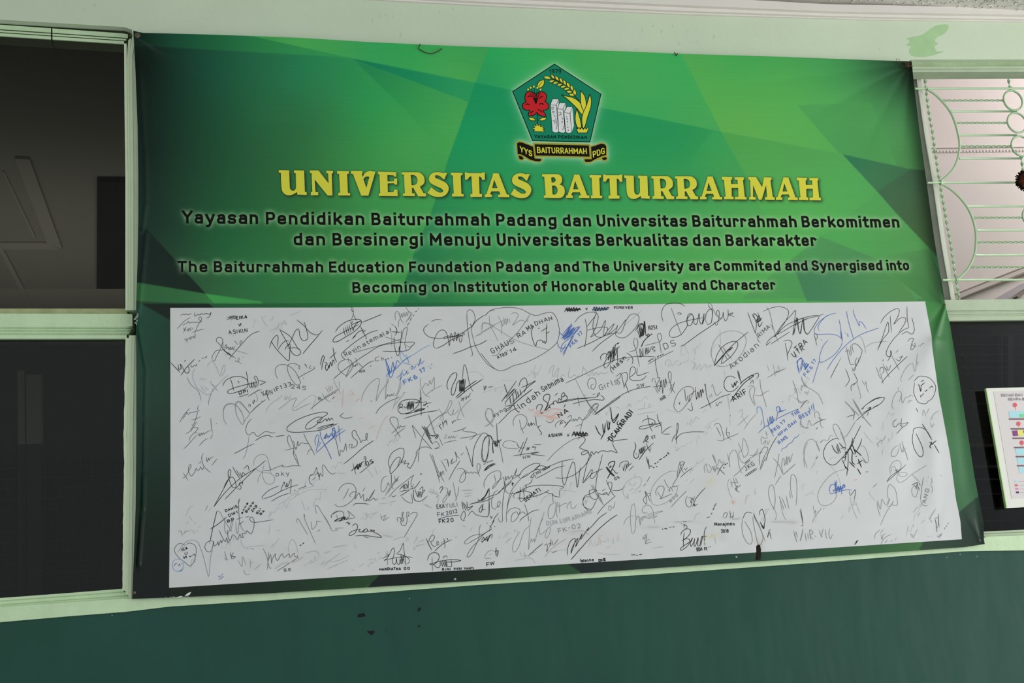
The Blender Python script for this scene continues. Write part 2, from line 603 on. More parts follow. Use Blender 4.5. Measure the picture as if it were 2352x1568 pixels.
# tiled wall standing in for a reflection in the lower pane
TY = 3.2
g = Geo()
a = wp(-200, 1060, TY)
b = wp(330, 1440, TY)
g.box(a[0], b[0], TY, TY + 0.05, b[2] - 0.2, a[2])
tw = g.build('wall_back', M_GROUT, kind='structure', label='dark tiled wall standing in for a reflection, behind the lower left pane')
tilem = None
ncol = 0
x = a[0]
tw_, th_ = 0.066, 0.062
cnt = 0
z = a[2]
while z > b[2] - 0.2:
    x = a[0]
    while x < b[0]:
        if cnt < 300:
            if tilem is None:
                g = Geo()
                g.box(0, tw_ - 0.0024, -0.006, 0, -(th_ - 0.0028), 0)
                o = g.build('tile', M_TILE, tw)
                tilem = o.data
            else:
                o = bpy.data.objects.new('tile', tilem)
                COL.objects.link(o)
                o.parent = tw
            o.location = (x, TY, z)
            cnt += 1
        x += tw_
    z -= th_
g = Geo()
for (x0, x1, y0, y1) in ((40, 56, 850, 1400), (60, 94, 860, 1400)):
    p = [wp(x0, y0, 3.05), wp(x1, y0, 3.05), wp(x1 + 3, y1, 3.05), wp(x0 + 3, y1, 3.05)]
    g.prism(p, 3.12)
g.build('pillar_edge', mat('dim_olive_pillar', (0.075, 0.078, 0.06), 0.8), tw)

# ------------------------------------------------------------------ right window
w2 = empty('window_2', wp(2170, 1240, 0.05), kind='structure', label='right window, open above with grille and glazed below')
g = Geo()
band(g, 2080, 2790, [(2080, 133), (2790, 130)], [(2080, 154), (2790, 151)], 0.030, 0.10)
child(g, 'head_reveal', M_FRAMED, w2)
g = Geo()
band(g, 2080, 2790, [(2080, 153), (2790, 150)], [(2080, 158.5), (2790, 156)], 0.018, 0.10)
band(g, 2080, 2790, [(2080, 158.5), (2790, 156)], [(2080, 165.5), (2790, 163)], 0.026, 0.10)
child(g, 'frame_head', M_FRAMER, w2)
re = [(141, 2094), (200, 2100), (300, 2112), (417, 2128), (549, 2146), (679, 2168)]
gp = [(150, 2100), (166, 2105), (300, 2123.5), (417, 2144), (549, 2162), (687, 2186)]
g = Geo()
vband(g, 160, 690, off(gp, -60), gp, 0.125, 0.16)
child(g, 'post', M_GREY, w2)
g = Geo()
vband(g, 160, 690, off(gp, -1), off(gp, 3.0), 0.120, 0.16)
vband(g, 160, 690, off(gp, 3.0), off(gp, 8.5), 0.130, 0.16)
child(g, 'jamb', mat('cream_jamb_paint', ink(212, 214, 200, 2150, 400), 0.6), w2)
g = Geo()
for (y0, y1, yf) in ((689, 714, 0.012), (714, 718, 0.020), (718, 722, 0.015), (722, 727, 0.021), (727, 737, 0.013)):
    band(g, 2130, 2790, [(2130, y0), (2352, y0 - 2.2), (2790, y0 - 7)], [(2130, y1), (2352, y1 - 2.6), (2790, y1 - 7.5)], yf, 0.11, 60)
child(g, 'mid_rail', M_FRAMER, w2)
g = Geo()
for (f0, f1, yf) in ((0, 0.3, 0.024), (0.3, 0.42, 0.030), (0.42, 1.15, 0.020)):
    t0 = [(2230, 1222), (2352, 1216), (2790, 1200)]
    t1 = [(2230, 1237), (2352, 1231), (2790, 1215)]
    band(g, 2235, 2790, mixt(t0, t1, f0), mixt(t0, t1, f1), yf, 0.12)
child(g, 'bottom_rail', M_FRAMER, w2)
g = Geo()
pxprism(g, [(2130, 728), (2790, 722), (2790, 1222), (2180, 1238)], 0.033, 0.036)
child(g, 'lower_pane', M_GLASS_R, w2)

# ------------------------------------------------------------------ right room
g = Geo()
g.box(2.6, 9.0, 1.8, 1.9, 3.12, ZC + 2)
rr = g.build('wall_back', M_INWHITE, kind='structure', label='white inner wall seen through the open right window')
g = Geo()
g.box(2.6, 9.0, 1.8, 1.9, 0, 3.12)  # invented dark stretch so the pane stays dark and bars stand out
rd = g.build('wall_back', mat('dark_pane_backing', (0.028, 0.027, 0.028), 0.8), kind='structure', label='lower inner wall coloured dark to darken the right pane')
g = Geo()
g.box(2.6, 9.0, 0.2, 1.9, ZC + 1.6, ZC + 1.7)
g.build('ceiling', M_INWHITE, kind='structure', label='white ceiling of the room behind the right window')
g = Geo()
g.box(9.0, 9.1, 0.2, 1.9, 0, ZC + 1.7)
g.build('wall_right', M_INWHITE, kind='structure', label='white far side wall behind the right window')
g = Geo()
g.box(2.5, 9.0, 0.2, 0.3, ZC + 0.1, ZC + 1.7)
g.build('wall_front', M_INWHITE, kind='structure', label='inner face above the right window')
g = Geo()
for i in range(34):
    c = wp(2148 + i * 7.6, 347.5 - i * 0.1, 1.79)
    g.box(c[0] - 0.006, c[0] + 0.006, 1.794, 1.8, c[2] - 0.007, c[2] + 0.007)
pxprism(g, [(2140, 338), (2420, 335), (2420, 336.5), (2140, 339.5)], 1.79, 1.8)
g.build('beaded_moulding', mat('grey_pink_moulding', (0.76, 0.705, 0.685), 0.7), rr)
M_RAIL = mat('grey_beige_rail', (0.66, 0.60, 0.57), 0.6)
M_RAILD = mat('dark_rail_edge', (0.30, 0.25, 0.22), 0.6)
for (p, mt, yf) in (([(2180, 681), (2232, 660), (2351, 613), (2440, 578), (2440, 594), (2351, 629), (2232, 675), (2190, 692)], M_RAIL, 1.77),
                    ([(2180, 680), (2232, 659), (2351, 612), (2440, 577), (2440, 579.5), (2351, 614.5), (2232, 661), (2180, 682)], M_RAILD, 1.765),
                    ([(2190, 690), (2232, 672.5), (2351, 625), (2440, 590), (2440, 596), (2351, 630), (2232, 675), (2190, 693)], M_RAILD, 1.765),
                    ([(2280, 690), (2351, 650), (2440, 610), (2440, 625), (2351, 664), (2310, 690)], mat('mauve_grey_cable_duct', (0.50, 0.46, 0.50), 0.6), 1.77),
                    ([(2335, 680), (2360, 667), (2360, 671), (2340, 683)], M_RAILD, 1.765)):
    g = Geo()
    pxprism(g, p, yf, 1.8)
    g.build('sloping_rail', mt, rr)
# dim door shape and panelling on the dark inner wall, faint through the glass
g = Geo()
for (x0, x1, y0, y1) in ((2316, 2328, 770, 895), (2180, 2290, 1018, 1026), (2180, 2300, 1068, 1074), (2180, 2300, 1098, 1102), (2180, 2300, 1132, 1135),
                         (2180, 2300, 1165, 1168), (2300, 2303, 760, 1220), (2210, 2330, 1195, 1198)):
    p = [wp(x0, y0, 1.76), wp(x1, y0, 1.76), wp(x1, y1, 1.76), wp(x0, y1, 1.76)]
    g.prism(p, 1.8)
g.build('panelling', mat('dim_panelling', (0.10, 0.095, 0.10), 0.8), rd)

# ------------------------------------------------------------------ iron grille
YG = 0.10
gr = empty('window_grille', wp(2125, 690, YG), label='pale green wrought iron grille with twisted bars and rings in the right window', cat='grille')


def bar(x0, x1, y, twist=False, dy=0.0):
    p0 = Vector(wp(x0, y, YG))
    p1 = Vector(wp(x1, y + dy, YG))
    n = max(2, int((x1 - x0) / 2.0)) if twist else 2
    path = [p0.lerp(p1, i / (n - 1)) for i in range(n)]
    g = Geo()
    if twist:
        g.tube(path, 0.0052, 4, twist=115, square=True)
        child(g, 'twisted_bar', M_GRILLE, gr)
    else:
        g.tube(path, 0.0050, 8)
        child(g, 'bar', M_GRILLE, gr, smooth=True)


XE = 2720
for (x0, y, tw2) in ((2101, 203.5, 0), (2166, 231.5, 1), (2184, 256, 0), (2194, 283, 1), (2203, 310.5, 0), (2206, 336.5, 1), (2203, 364, 0),
                     (2130, 419.5, 0), (2222, 474, 0), (2237, 500.5, 1), (2243, 529, 0), (2243, 557, 1), (2240, 586, 0), (2227, 614, 1), (2165, 643, 0)):
    xe = {231.5: 2303, 256: 2335, 283: 2312, 310.5: 2335, 336.5: 2320, 364: 2346, 500.5: 2346}.get(y, XE)
    bar(x0, xe, y, bool(tw2), -0.6 * (xe - x0) / 200)


for arc in ([(2130, 205), (2149, 218), (2166, 235), (2183.5, 258), (2194, 283), (2199.5, 303), (2204, 329), (2201, 359), (2191, 385), (2178, 401), (2161, 416)],
            [(2161, 421), (2184, 435), (2204, 453), (2222, 476), (2234, 502), (2241, 532), (2241.5, 558), (2238, 585), (2225, 614), (2210, 632), (2196, 643)]):
    g = Geo()
    g.tube([wp(p[0], p[1], YG - 0.004) for p in curve_px(arc, 4)], 0.0052, 8)
    child(g, 'arc', M_GRILLE, gr, smooth=True)
vb = curve_px([(2122, 155), (2127, 205), (2134, 260), (2141, 300), (2149, 353), (2158, 415), (2171, 491), (2184, 564), (2196, 643), (2205, 692)], 26)
g = Geo()
g.tube([wp(p[0], p[1], YG + 0.004) for p in vb], 0.0056, 4, twist=105, square=True)
child(g, 'twisted_bar', M_GRILLE, gr)
vb = curve_px([(2312, 155), (2316, 180), (2321, 208)], 14)
g = Geo()
g.tube([wp(p[0], p[1], YG + 0.004) for p in vb], 0.0056, 4, twist=105, square=True)
child(g, 'twisted_bar', M_GRILLE, gr)
vb = curve_px([(2345, 358), (2350, 392), (2356, 430), (2360, 475)], 14)
g = Geo()
g.tube([wp(p[0], p[1], YG + 0.004) for p in vb], 0.0056, 4, twist=105, square=True)
child(g, 'twisted_bar', M_GRILLE, gr)


def ring(cx_, cy_, rad, parent=gr, y=YG, mt=M_GRILLE, nm='ring'):
    c = Vector(wp(cx_, cy_, y))
    g = Geo()
    n = 28
    g.tube([c + Vector((rad * math.cos(6.28318 * i / n), -0.006, rad * math.sin(6.28318 * i / n))) for i in range(n)], 0.0048, 8, closed=True)
    child(g, nm, mt, parent, smooth=True)


ring(2325, 232, 0.0475)
ring(2334, 283, 0.0475)
ring(2343, 336.5, 0.0475)
ring(2369, 499, 0.0475)

# the same kind of grille, inside behind the glazed lower half (only faint)
g2r = empty('window_grille', wp(2200, 1050, 0.30), label='dim iron grille behind the dark lower right pane', cat='grille')
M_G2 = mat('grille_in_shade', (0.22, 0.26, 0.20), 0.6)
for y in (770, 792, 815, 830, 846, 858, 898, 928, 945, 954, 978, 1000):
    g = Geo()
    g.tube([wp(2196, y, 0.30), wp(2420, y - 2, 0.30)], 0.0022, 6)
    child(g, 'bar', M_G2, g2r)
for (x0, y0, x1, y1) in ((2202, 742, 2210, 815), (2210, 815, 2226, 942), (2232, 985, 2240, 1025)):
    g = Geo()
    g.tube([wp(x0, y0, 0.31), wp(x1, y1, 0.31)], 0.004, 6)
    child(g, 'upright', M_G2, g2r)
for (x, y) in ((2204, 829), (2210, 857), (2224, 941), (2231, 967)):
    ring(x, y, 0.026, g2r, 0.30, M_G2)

# ornament hung on the grille: a small woven pompom
pc = Vector(wp(2357, 415, 0.04))
pom = empty('hanging_pompom', pc, label='orange and black fringed pompom hung on the right window grille', cat='ornament')
g = Geo()
random.seed(21)
seg, rg = 14, 8
vs, fs = [], []
for i in range(rg + 1):
    th = math.pi * i / rg
    for k in range(seg):
        ph = 6.28318 * k / seg
        r = 0.043 * (1 + 0.10 * random.uniform(-1, 1))
        vs.append((r * math.sin(th) * math.cos(ph), r * 0.6 * math.sin(th) * math.sin(ph), r * math.cos(th)))
for i in range(rg):
    for k in range(seg):
        fs.append((i * seg + k, i * seg + (k + 1) % seg, (i + 1) * seg + (k + 1) % seg, (i + 1) * seg + k))
g.add(vs, fs)
g.build('core', mat('burnt_orange_yarn', (0.17, 0.045, 0.018), 0.9, 0.1, noise=0.6, nscale=60, bump=1.0, bscale=200), pom)
g = Geo()
for k in range(150):
    an = 6.28318 * k / 150 + random.uniform(-0.05, 0.05)
    d = Vector((math.cos(an), random.uniform(-0.35, 0.35), math.sin(an))).normalized()
    p0 = d * 0.038
    g.tube([p0, d * random.uniform(0.045, 0.051)], 0.0028, 4)
g.build('fringe', mat('black_yarn', (0.006, 0.006, 0.006), 0.9, 0.1), pom, kind='stuff')
for k in range(7):
    an = random.uniform(0, 6.28)
    rr_ = random.uniform(0, 0.028)
    g = Geo()
    c = Vector((math.cos(an) * rr_, -0.026, math.sin(an) * rr_))
    g.tube([c + Vector((0.009 * math.cos(t), 0, 0.007 * math.sin(t))) for t in np.linspace(0, 5.6, 9)], 0.0028, 5)
    g.build('petal_loop', mat('orange_loop', (0.30, 0.07, 0.02), 0.8), pom)

# ==================================================================== BANNER
YB = 0.028   # how far the vinyl stands off the wall plane

EL = [(70, 306), (120, 309), (160, 311), (290, 316), (400, 317.6), (500, 317.6), (600, 316), (690, 313), (740, 312), (820, 313), (1000, 313), (1168, 311.5), (1260, 308), (1340, 305), (1375, 303.6)]
ER = [(141, 2094), (200, 2100), (300, 2112), (417, 2128), (549, 2146), (679, 2168), (699, 2171), (739, 2181), (882, 2205), (1098, 2239), (1198, 2259), (1240, 2260), (1249, 2262)]
ET = [(306, 69), (316, 72), (330, 74.5), (450, 77.5), (600, 82.5), (700, 86.5), (833, 95), (963, 101.5), (1083, 106.5), (1275, 111.5), (1420, 117), (1575, 123.5), (1790, 130), (2000, 138), (2094, 141)]
EB = [(303.6, 1375), (330, 1374), (440, 1370), (600, 1363), (776, 1352.5), (1104, 1333), (1496, 1305), (1856, 1281), (2216, 1256), (2262, 1249)]


def ss(t):
    t = np.clip(t, 0, 1)
    return t * t * (3 - 2 * t)


def disp(px, py):
    """stand-off of the vinyl from its mean plane (m, + towards the room) at a place of the photograph"""
    px = np.asarray(px, float)
    py = np.asarray(py, float)
    z = np.zeros(np.broadcast(px, py).shape)

    def ridge(x0, y0, x1, y1, w0, w1, amp, fade=0.35, fade0=0.0):
        nonlocal z
        dx, dy = x1 - x0, y1 - y0
        L2 = dx * dx + dy * dy
        t = ((px - x0) * dx + (py - y0) * dy) / L2
        d = ((px - x0) * dy - (py - y0) * dx) / math.sqrt(L2)
        w = w0 + (w1 - w0) * np.clip(t, 0, 1)
        e = ss((1 - t) / fade) * ss((t + 0.02) / max(fade0, 0.03))
        z = z + amp * np.exp(-(d / w) ** 2) * e

    # fan of pulls at the upper right corner
    ridge(2088, 148, 1560, 212, 4, 20, -0.0022, 0.5)
    ridge(2088, 150, 1700, 262, 5, 26, 0.0012, 0.5)
    ridge(2088, 150, 1800, 300, 4, 20, -0.0028, 0.5)
    ridge(2088, 150, 1890, 360, 4, 22, 0.0010, 0.5)
    ridge(2088, 152, 1960, 380, 4, 16, -0.0020, 0.5)
    ridge(2090, 152, 2020, 400, 4, 16, 0.0006, 0.5)
    ridge(2090, 152, 2070, 400, 4, 14, -0.0020, 0.5)
    # upper left corner
    ridge(312, 84, 640, 250, 4, 24, 0.0030, 0.6)
    ridge(312, 84, 560, 330, 4, 22, -0.0026, 0.6)
    ridge(312, 84, 450, 360, 4, 18, 0.0022, 0.6)
    # vertical curl along the left edge
    for (x0, y0, x1, y1, a) in ((318, 120, 334, 360, 0.0035), (334, 330, 336, 480, 0.004), (336, 460, 326, 540, 0.004), (338, 520, 329, 610, 0.004), (331, 590, 318, 730, 0.004),
                                (315, 735, 338, 860, 0.0035), (336, 840, 333, 970, 0.003), (334, 950, 331, 1100, 0.003), (331, 1080, 329, 1180, 0.004), (329, 1160, 317, 1320, 0.004)):
        ridge(x0, y0, x1, y1, 5.5, 5.5, a * 1.5, 0.2, 0.2)
    ridge(318, 745, 375, 960, 4, 12, 0.0025, 0.5)
    # soft sag under the top edge
    ridge(940, 128, 1270, 150, 5, 8, -0.0016, 0.5, 0.4)
    ridge(1330, 146, 1560, 162, 6, 9, -0.0015, 0.5, 0.4)
    ridge(700, 118, 960, 128, 5, 8, 0.001, 0.5, 0.5)
    # crease from the pin by the right mid rail
    ridge(2171, 700, 2140, 806, 3.5, 10, 0.0085, 0.45)
    ridge(2171, 700, 2126, 760, 5, 12, -0.0050, 0.5)
    ridge(2171, 700, 2100, 620, 4, 14, 0.0030, 0.6)
    ridge(2171, 700, 2150, 600, 3, 10, -0.0035, 0.6)
    ridge(2148, 770, 2110, 900, 16, 46, 0.0100, 0.6, 0.1)
    ridge(2178, 730, 2232, 1190, 12, 14, -0.0050, 0.25, 0.1)
    # loose vinyl on the right part of the white panel
    ridge(2110, 820, 2010, 1180, 26, 40, 0.0070, 0.5, 0.3)
    ridge(2120, 930, 2080, 1200, 20, 24, -0.0050, 0.4, 0.3)
    ridge(2150, 960, 2140, 1230, 18, 18, 0.0040, 0.4, 0.3)
    ridge(1960, 860, 1900, 1060, 30, 36, -0.0040, 0.4, 0.4)
    ridge(2253, 1240, 2200, 1140, 4, 14, 0.0028, 0.5)
    ridge(2253, 1240, 2235, 1110, 4, 10, -0.0028, 0.5)
    ridge(2170, 1150, 2130, 1245, 8, 8, -0.002, 0.5, 0.3)
    # right edge rolls back to the frame
    ex = np.interp(py, [p[0] for p in ER], [p[1] for p in ER])
    z = z + 0.0075 * np.exp(-np.clip(ex - px, 0, 999) / 13.0) * ss((py - 120) / 60)
    # pulls over the bottom edge
    ridge(1741, 1282, 1741, 1238, 5, 9, -0.0030, 0.4)
    z = z + 0.0012 * np.sin(px * 0.006 + 1) * np.sin(py * 0.008)
    return z


def bp(px, py, lift=0.0):
    return wp(px, py, -(YB + disp(px, py) + lift))


# ---- printed background of the banner
def rbf(samples):
    s = np.array(samples, float)
    P = s[:, :2]
    C = s[:, 2:5]
    if len(P) == 1:
        return lambda x, y: np.repeat(C, len(x), 0)
    D = np.hypot(P[:, None, 0] - P[None, :, 0], P[:, None, 1] - P[None, :, 1])
    n = len(P)
    A = np.zeros((n + 1, n + 1))
    A[:n, :n] = -np.sqrt(D ** 2 + 400)
    A[:n, n] = 1
    A[n, :n] = 1
    B = np.zeros((n + 1, 3))
    B[:n] = C
    Wt = np.linalg.solve(A + 1e-6 * np.eye(n + 1), B)

    def f(x, y):
        o = np.repeat(Wt[n:n + 1], len(x), 0)
        for i in range(n):
            o = o + (-np.sqrt((x - P[i, 0]) ** 2 + (y - P[i, 1]) ** 2 + 400))[:, None] * Wt[i][None]
        return o
    return f


def inpoly(x, y, poly):
    c = np.zeros(len(x), bool)
    n = len(poly)
    for i in range(n):
        x0, y0 = poly[i]
        x1, y1 = poly[(i + 1) % n]
        if y0 == y1:
            continue
        k = ((y0 > y) != (y1 > y)) & (x < (x1 - x0) * (y - y0) / (y1 - y0) + x0)
        c ^= k
    return c


ART = [
    (None, [(320, 200, 24, 35, 30), (330, 150, 22, 32, 28), (345, 350, 26, 42, 36), (330, 450, 30, 46, 40), (400, 130, 27, 56, 45), (400, 200, 27, 54, 44),
            (450, 250, 31, 68, 50), (400, 400, 32, 58, 44), (450, 450, 35, 72, 50), (500, 160, 33, 84, 62), (600, 150, 40, 106, 72), (600, 250, 42, 102, 66), (600, 370, 44, 96, 60),
            (700, 160, 44, 126, 82), (700, 300, 50, 112, 68), (750, 250, 52, 126, 76), (750, 350, 56, 124, 70), (700, 480, 52, 112, 62), (850, 250, 52, 150, 82), (850, 350, 62, 145, 76),
            (850, 460, 62, 142, 76), (940, 330, 70, 158, 82), (900, 560, 62, 142, 76), (500, 560, 38, 92, 56), (450, 640, 46, 85, 55), (600, 640, 48, 110, 65),
            (800, 660, 56, 126, 68), (890, 680, 60, 140, 72), (390, 520, 33, 60, 46), (1000, 430, 68, 156, 80)]),
    ([(300, 50), (567, 82), (810, 135), (733, 128), (583, 120), (300, 104)],
     [(320, 85, 24, 42, 34), (400, 95, 30, 74, 54), (500, 105, 36, 100, 64), (600, 105, 46, 126, 74), (700, 122, 52, 142, 82), (800, 134, 56, 150, 86)]),
    ([(810, 135), (1095, 235), (1057, 287), (1040, 345), (1028, 370), (1017, 343), (923, 245)],
     [(850, 165, 42, 135, 82), (930, 230, 54, 150, 82), (1000, 220, 62, 156, 85), (1050, 300, 74, 164, 84)]),
    ([(808, 134), (1092, 189), (1077, 234)], [(830, 145, 28, 122, 88), (950, 175, 33, 136, 90), (1060, 205, 46, 150, 92)]),
    ([(1092, 189), (1162, 203), (1395, 248), (1587, 288), (1655, 300), (1712, 402), (1752, 491), (1770, 530), (1790, 712), (905, 712), (910, 699), (933, 638), (952, 578), (993, 480), (1028, 370)],
     [(1100, 240, 32, 145, 92), (1080, 330, 36, 150, 92), (1060, 420, 44, 142, 85), (1100, 500, 52, 146, 82), (1000, 560, 48, 128, 78), (970, 650, 40, 112, 68),
      (1100, 650, 58, 135, 78), (1100, 690, 58, 140, 78), (1250, 600, 62, 150, 85), (1300, 440, 54, 152, 86), (1250, 400, 48, 150, 88), (1450, 350, 45, 150, 88),
      (1540, 330, 45, 148, 88), (1600, 330, 50, 150, 86), (1450, 480, 64, 156, 86), (1400, 650, 72, 160, 85), (1600, 560, 80, 162, 86), (1600, 680, 80, 162, 84),
      (1700, 470, 80, 162, 86), (1500, 640, 76, 160, 85)]),
    ([(1640, 298), (1655, 300), (1712, 402), (1740, 460), (1540, 460), (1590, 360)], [(1650, 330, 60, 158, 88), (1650, 400, 68, 156, 85), (1700, 440, 75, 155, 85), (1570, 440, 56, 150, 86)]),
    ([(1655, 300), (1935, 354), (2015, 440), (2060, 491), (2140, 575), (2185, 712), (1700, 712), (1760, 560), (1752, 491), (1712, 402)],
     [(1700, 340, 82, 162, 82), (1850, 370, 85, 162, 85), (1950, 420, 84, 165, 88), (1850, 480, 86, 170, 86), (2050, 560, 84, 150, 85), (2110, 620, 76, 130, 75),
      (2140, 690, 66, 122, 68), (1950, 600, 84, 160, 85), (1800, 560, 84, 168, 86), (1760, 690, 82, 162, 82)]),
    ([(2017, 440), (2060, 491), (2136, 571), (2003, 590), (1885, 543), (1959, 488)], [(2000, 480, 82, 158, 86), (2080, 540, 82, 150, 82), (1930, 550, 82, 162, 86)]),
    ([(1885, 543), (2003, 590), (2060, 640), (2120, 686), (1703, 686), (1817, 596)],
     [(1885, 550, 78, 145, 85), (1850, 620, 77, 148, 84), (1780, 670, 80, 150, 84), (1950, 640, 78, 140, 86), (2050, 670, 84, 142, 84)]),
    ([(1817, 596), (1853, 691), (2110, 691), (2060, 640), (1960, 600)], [(1860, 650, 68, 126, 85), (1900, 680, 70, 128, 88), (2000, 660, 80, 138, 84), (2080, 680, 82, 136, 80)]),
    ([(1935, 354), (2090, 388), (2135, 390), (2170, 560), (2150, 590), (2136, 571), (2060, 491), (2015, 440)], [(1960, 370, 52, 118, 82), (2000, 400, 62, 118, 80), (2080, 400, 62, 108, 74)]),
    ([(2090, 388), (2135, 390), (2175, 600), (2136, 571), (2060, 491), (2017, 440)], [(2090, 420, 62, 96, 68), (2060, 470, 66, 102, 70), (2110, 500, 64, 94, 60), (2130, 560, 62, 96, 56)]),
    ([(567, 81), (560, 40), (1125, 60), (1122, 108), (1092, 190), (808, 134)],
     [(600, 86, 62, 148, 80), (680, 100, 74, 162, 84), (760, 110, 70, 160, 86), (860, 125, 58, 160, 90), (950, 120, 58, 162, 86), (1000, 150, 68, 165, 88), (1060, 170, 74, 165, 86), (1090, 120, 66, 160, 86)]),
    ([(1122, 60), (1560, 100), (1569, 132), (1656, 302), (1092, 190), (1122, 108)],
     [(1140, 120, 50, 165, 92), (1110, 190, 48, 155, 95), (1200, 160, 56, 168, 94), (1350, 140, 70, 168, 90), (1450, 200, 72, 168, 92), (1300, 240, 54, 165, 92), (1500, 270, 66, 165, 92),
      (1600, 280, 74, 165, 90), (1560, 150, 66, 170, 92)]),
    ([(1569, 132), (1555, 100), (2110, 110), (2140, 392), (2090, 388), (1935, 354), (1656, 302)],
     [(1600, 150, 84, 170, 86), (1700, 140, 74, 168, 86), (1700, 260, 94, 172, 84), (1800, 200, 86, 170, 86), (1830, 300, 92, 172, 86), (1950, 340, 86, 165, 86), (1950, 250, 82, 160, 88),
      (2050, 300, 78, 145, 84), (2080, 370, 76, 135, 78), (2080, 200, 66, 122, 80), (1900, 150, 72, 155, 86), (2060, 150, 58, 108, 74)]),
    ([(1832, 242), (2000, 235), (2060, 380), (1935, 354), (1925, 350)], [(1900, 280, 80, 158, 88), (1990, 340, 78, 150, 84)]),
    ([(295, 515), (339, 527), (472, 674), (332, 651), (295, 646)], [(400, 600, 28, 42, 36), (320, 560, 27, 40, 36)]),
    ([(295, 646), (332, 651), (472, 674), (600, 692), (606, 698), (480, 698), (295, 690)], [(330, 670, 48, 95, 58), (450, 690, 52, 105, 62), (560, 692, 58, 130, 68), (500, 690, 56, 120, 66)]),
    ([(472, 674), (505, 712), (606, 700), (600, 692)], [(520, 690, 62, 142, 74)]),
    ([(325, 697), (480, 697), (497, 712), (391, 712), (391, 735)], [(400, 700, 28, 38, 33)]),
    ([(480, 697), (905, 695), (903, 712), (497, 712)], [(500, 700, 38, 82, 54), (700, 700, 38, 96, 56), (900, 700, 46, 122, 66)]),
    ([(905, 695), (1260, 694), (1260, 712), (900, 712)], [(930, 700, 34, 96, 62), (1100, 700, 48, 118, 70), (1250, 698, 62, 145, 80)]),
    ([(290, 700), (325, 697), (391, 735), (392, 1352), (392, 1400), (290, 1400)],
     [(330, 740, 36, 68, 54), (380, 760, 34, 62, 50), (350, 900, 36, 60, 48), (350, 1050, 28, 46, 38), (350, 1200, 18, 34, 26), (350, 1340, 18, 26, 24)]),
    ([(388, 1340), (880, 1318), (836, 1352), (700, 1366), (388, 1380)], [(400, 1355, 24, 30, 24), (600, 1345, 24, 42, 32), (850, 1330, 36, 66, 40)]),
    ([(874, 1318), (1110, 1300), (1110, 1345), (830, 1362)], [(900, 1330, 22, 30, 28), (1000, 1325, 22, 34, 28), (1100, 1320, 28, 42, 34)]),
    ([(1100, 1300), (1310, 1294), (1335, 1316), (1335, 1330), (1100, 1345)], [(1130, 1320, 28, 46, 34), (1200, 1310, 34, 62, 40), (1300, 1305, 42, 74, 50)]),
    ([(1303, 1294), (1470, 1280), (1470, 1320), (1335, 1326), (1334, 1314)], [(1350, 1300, 30, 40, 38), (1450, 1298, 34, 48, 42)]),
    ([(1460, 1278), (2124, 1238), (2113, 1272), (1460, 1320)], [(1480, 1295, 36, 52, 46), (1650, 1285, 38, 64, 52), (1850, 1272, 44, 78, 58), (2000, 1262, 52, 92, 56), (2110, 1255, 60, 105, 58)]),
    ([(2124, 1238), (2204, 1175), (2243, 1142), (2290, 1140), (2290, 1290), (2110, 1272), (2113, 1258)], [(2140, 1252, 42, 66, 48), (2220, 1180, 46, 66, 52), (2240, 1230, 34, 52, 42)]),
    ([(2118, 690), (2185, 700), (2300, 1140), (2243, 1142), (2204, 1175), (2195, 1190)],
     [(2140, 710, 70, 132, 72), (2170, 760, 68, 118, 72), (2170, 850, 66, 112, 72), (2190, 950, 66, 112, 72), (2200, 1000, 70, 116, 76), (2220, 1100, 70, 114, 78), (2215, 1160, 66, 108, 74)]),
]

NU, NV = 900, 600
u = np.linspace(0, 1, NU)
v = np.linspace(0, 1, NV)
U, V = np.meshgrid(u, v)
tl, trc, blc, brc = np.array([306, 69.]), np.array([2094, 141.]), np.array([303.6, 1375.]), np.array([2262, 1249.])
def ecurve(tab, xfirst, t, lo, hi):
    a = np.array(tab, float)
    s = lo + (hi - lo) * t
    return s, np.interp(s, a[:, 0], a[:, 1])
tx, ty = ecurve(ET, True, U, 306, 2094)
bx, by = ecurve(EB, True, U, 303.6, 2262)
ly, lx = ecurve(EL, False, V, 70, 1375)
ry, rx = ecurve(ER, False, V, 141, 1249)
PX = (1 - V) * tx + V * bx + (1 - U) * lx + U * rx - ((1 - U) * (1 - V) * tl[0] + U * (1 - V) * trc[0] + (1 - U) * V * blc[0] + U * V * brc[0])
PY = (1 - V) * ty + V * by + (1 - U) * ly + U * ry - ((1 - U) * (1 - V) * tl[1] + U * (1 - V) * trc[1] + (1 - U) * V * blc[1] + U * V * brc[1])
px = PX.ravel()
py = PY.ravel()

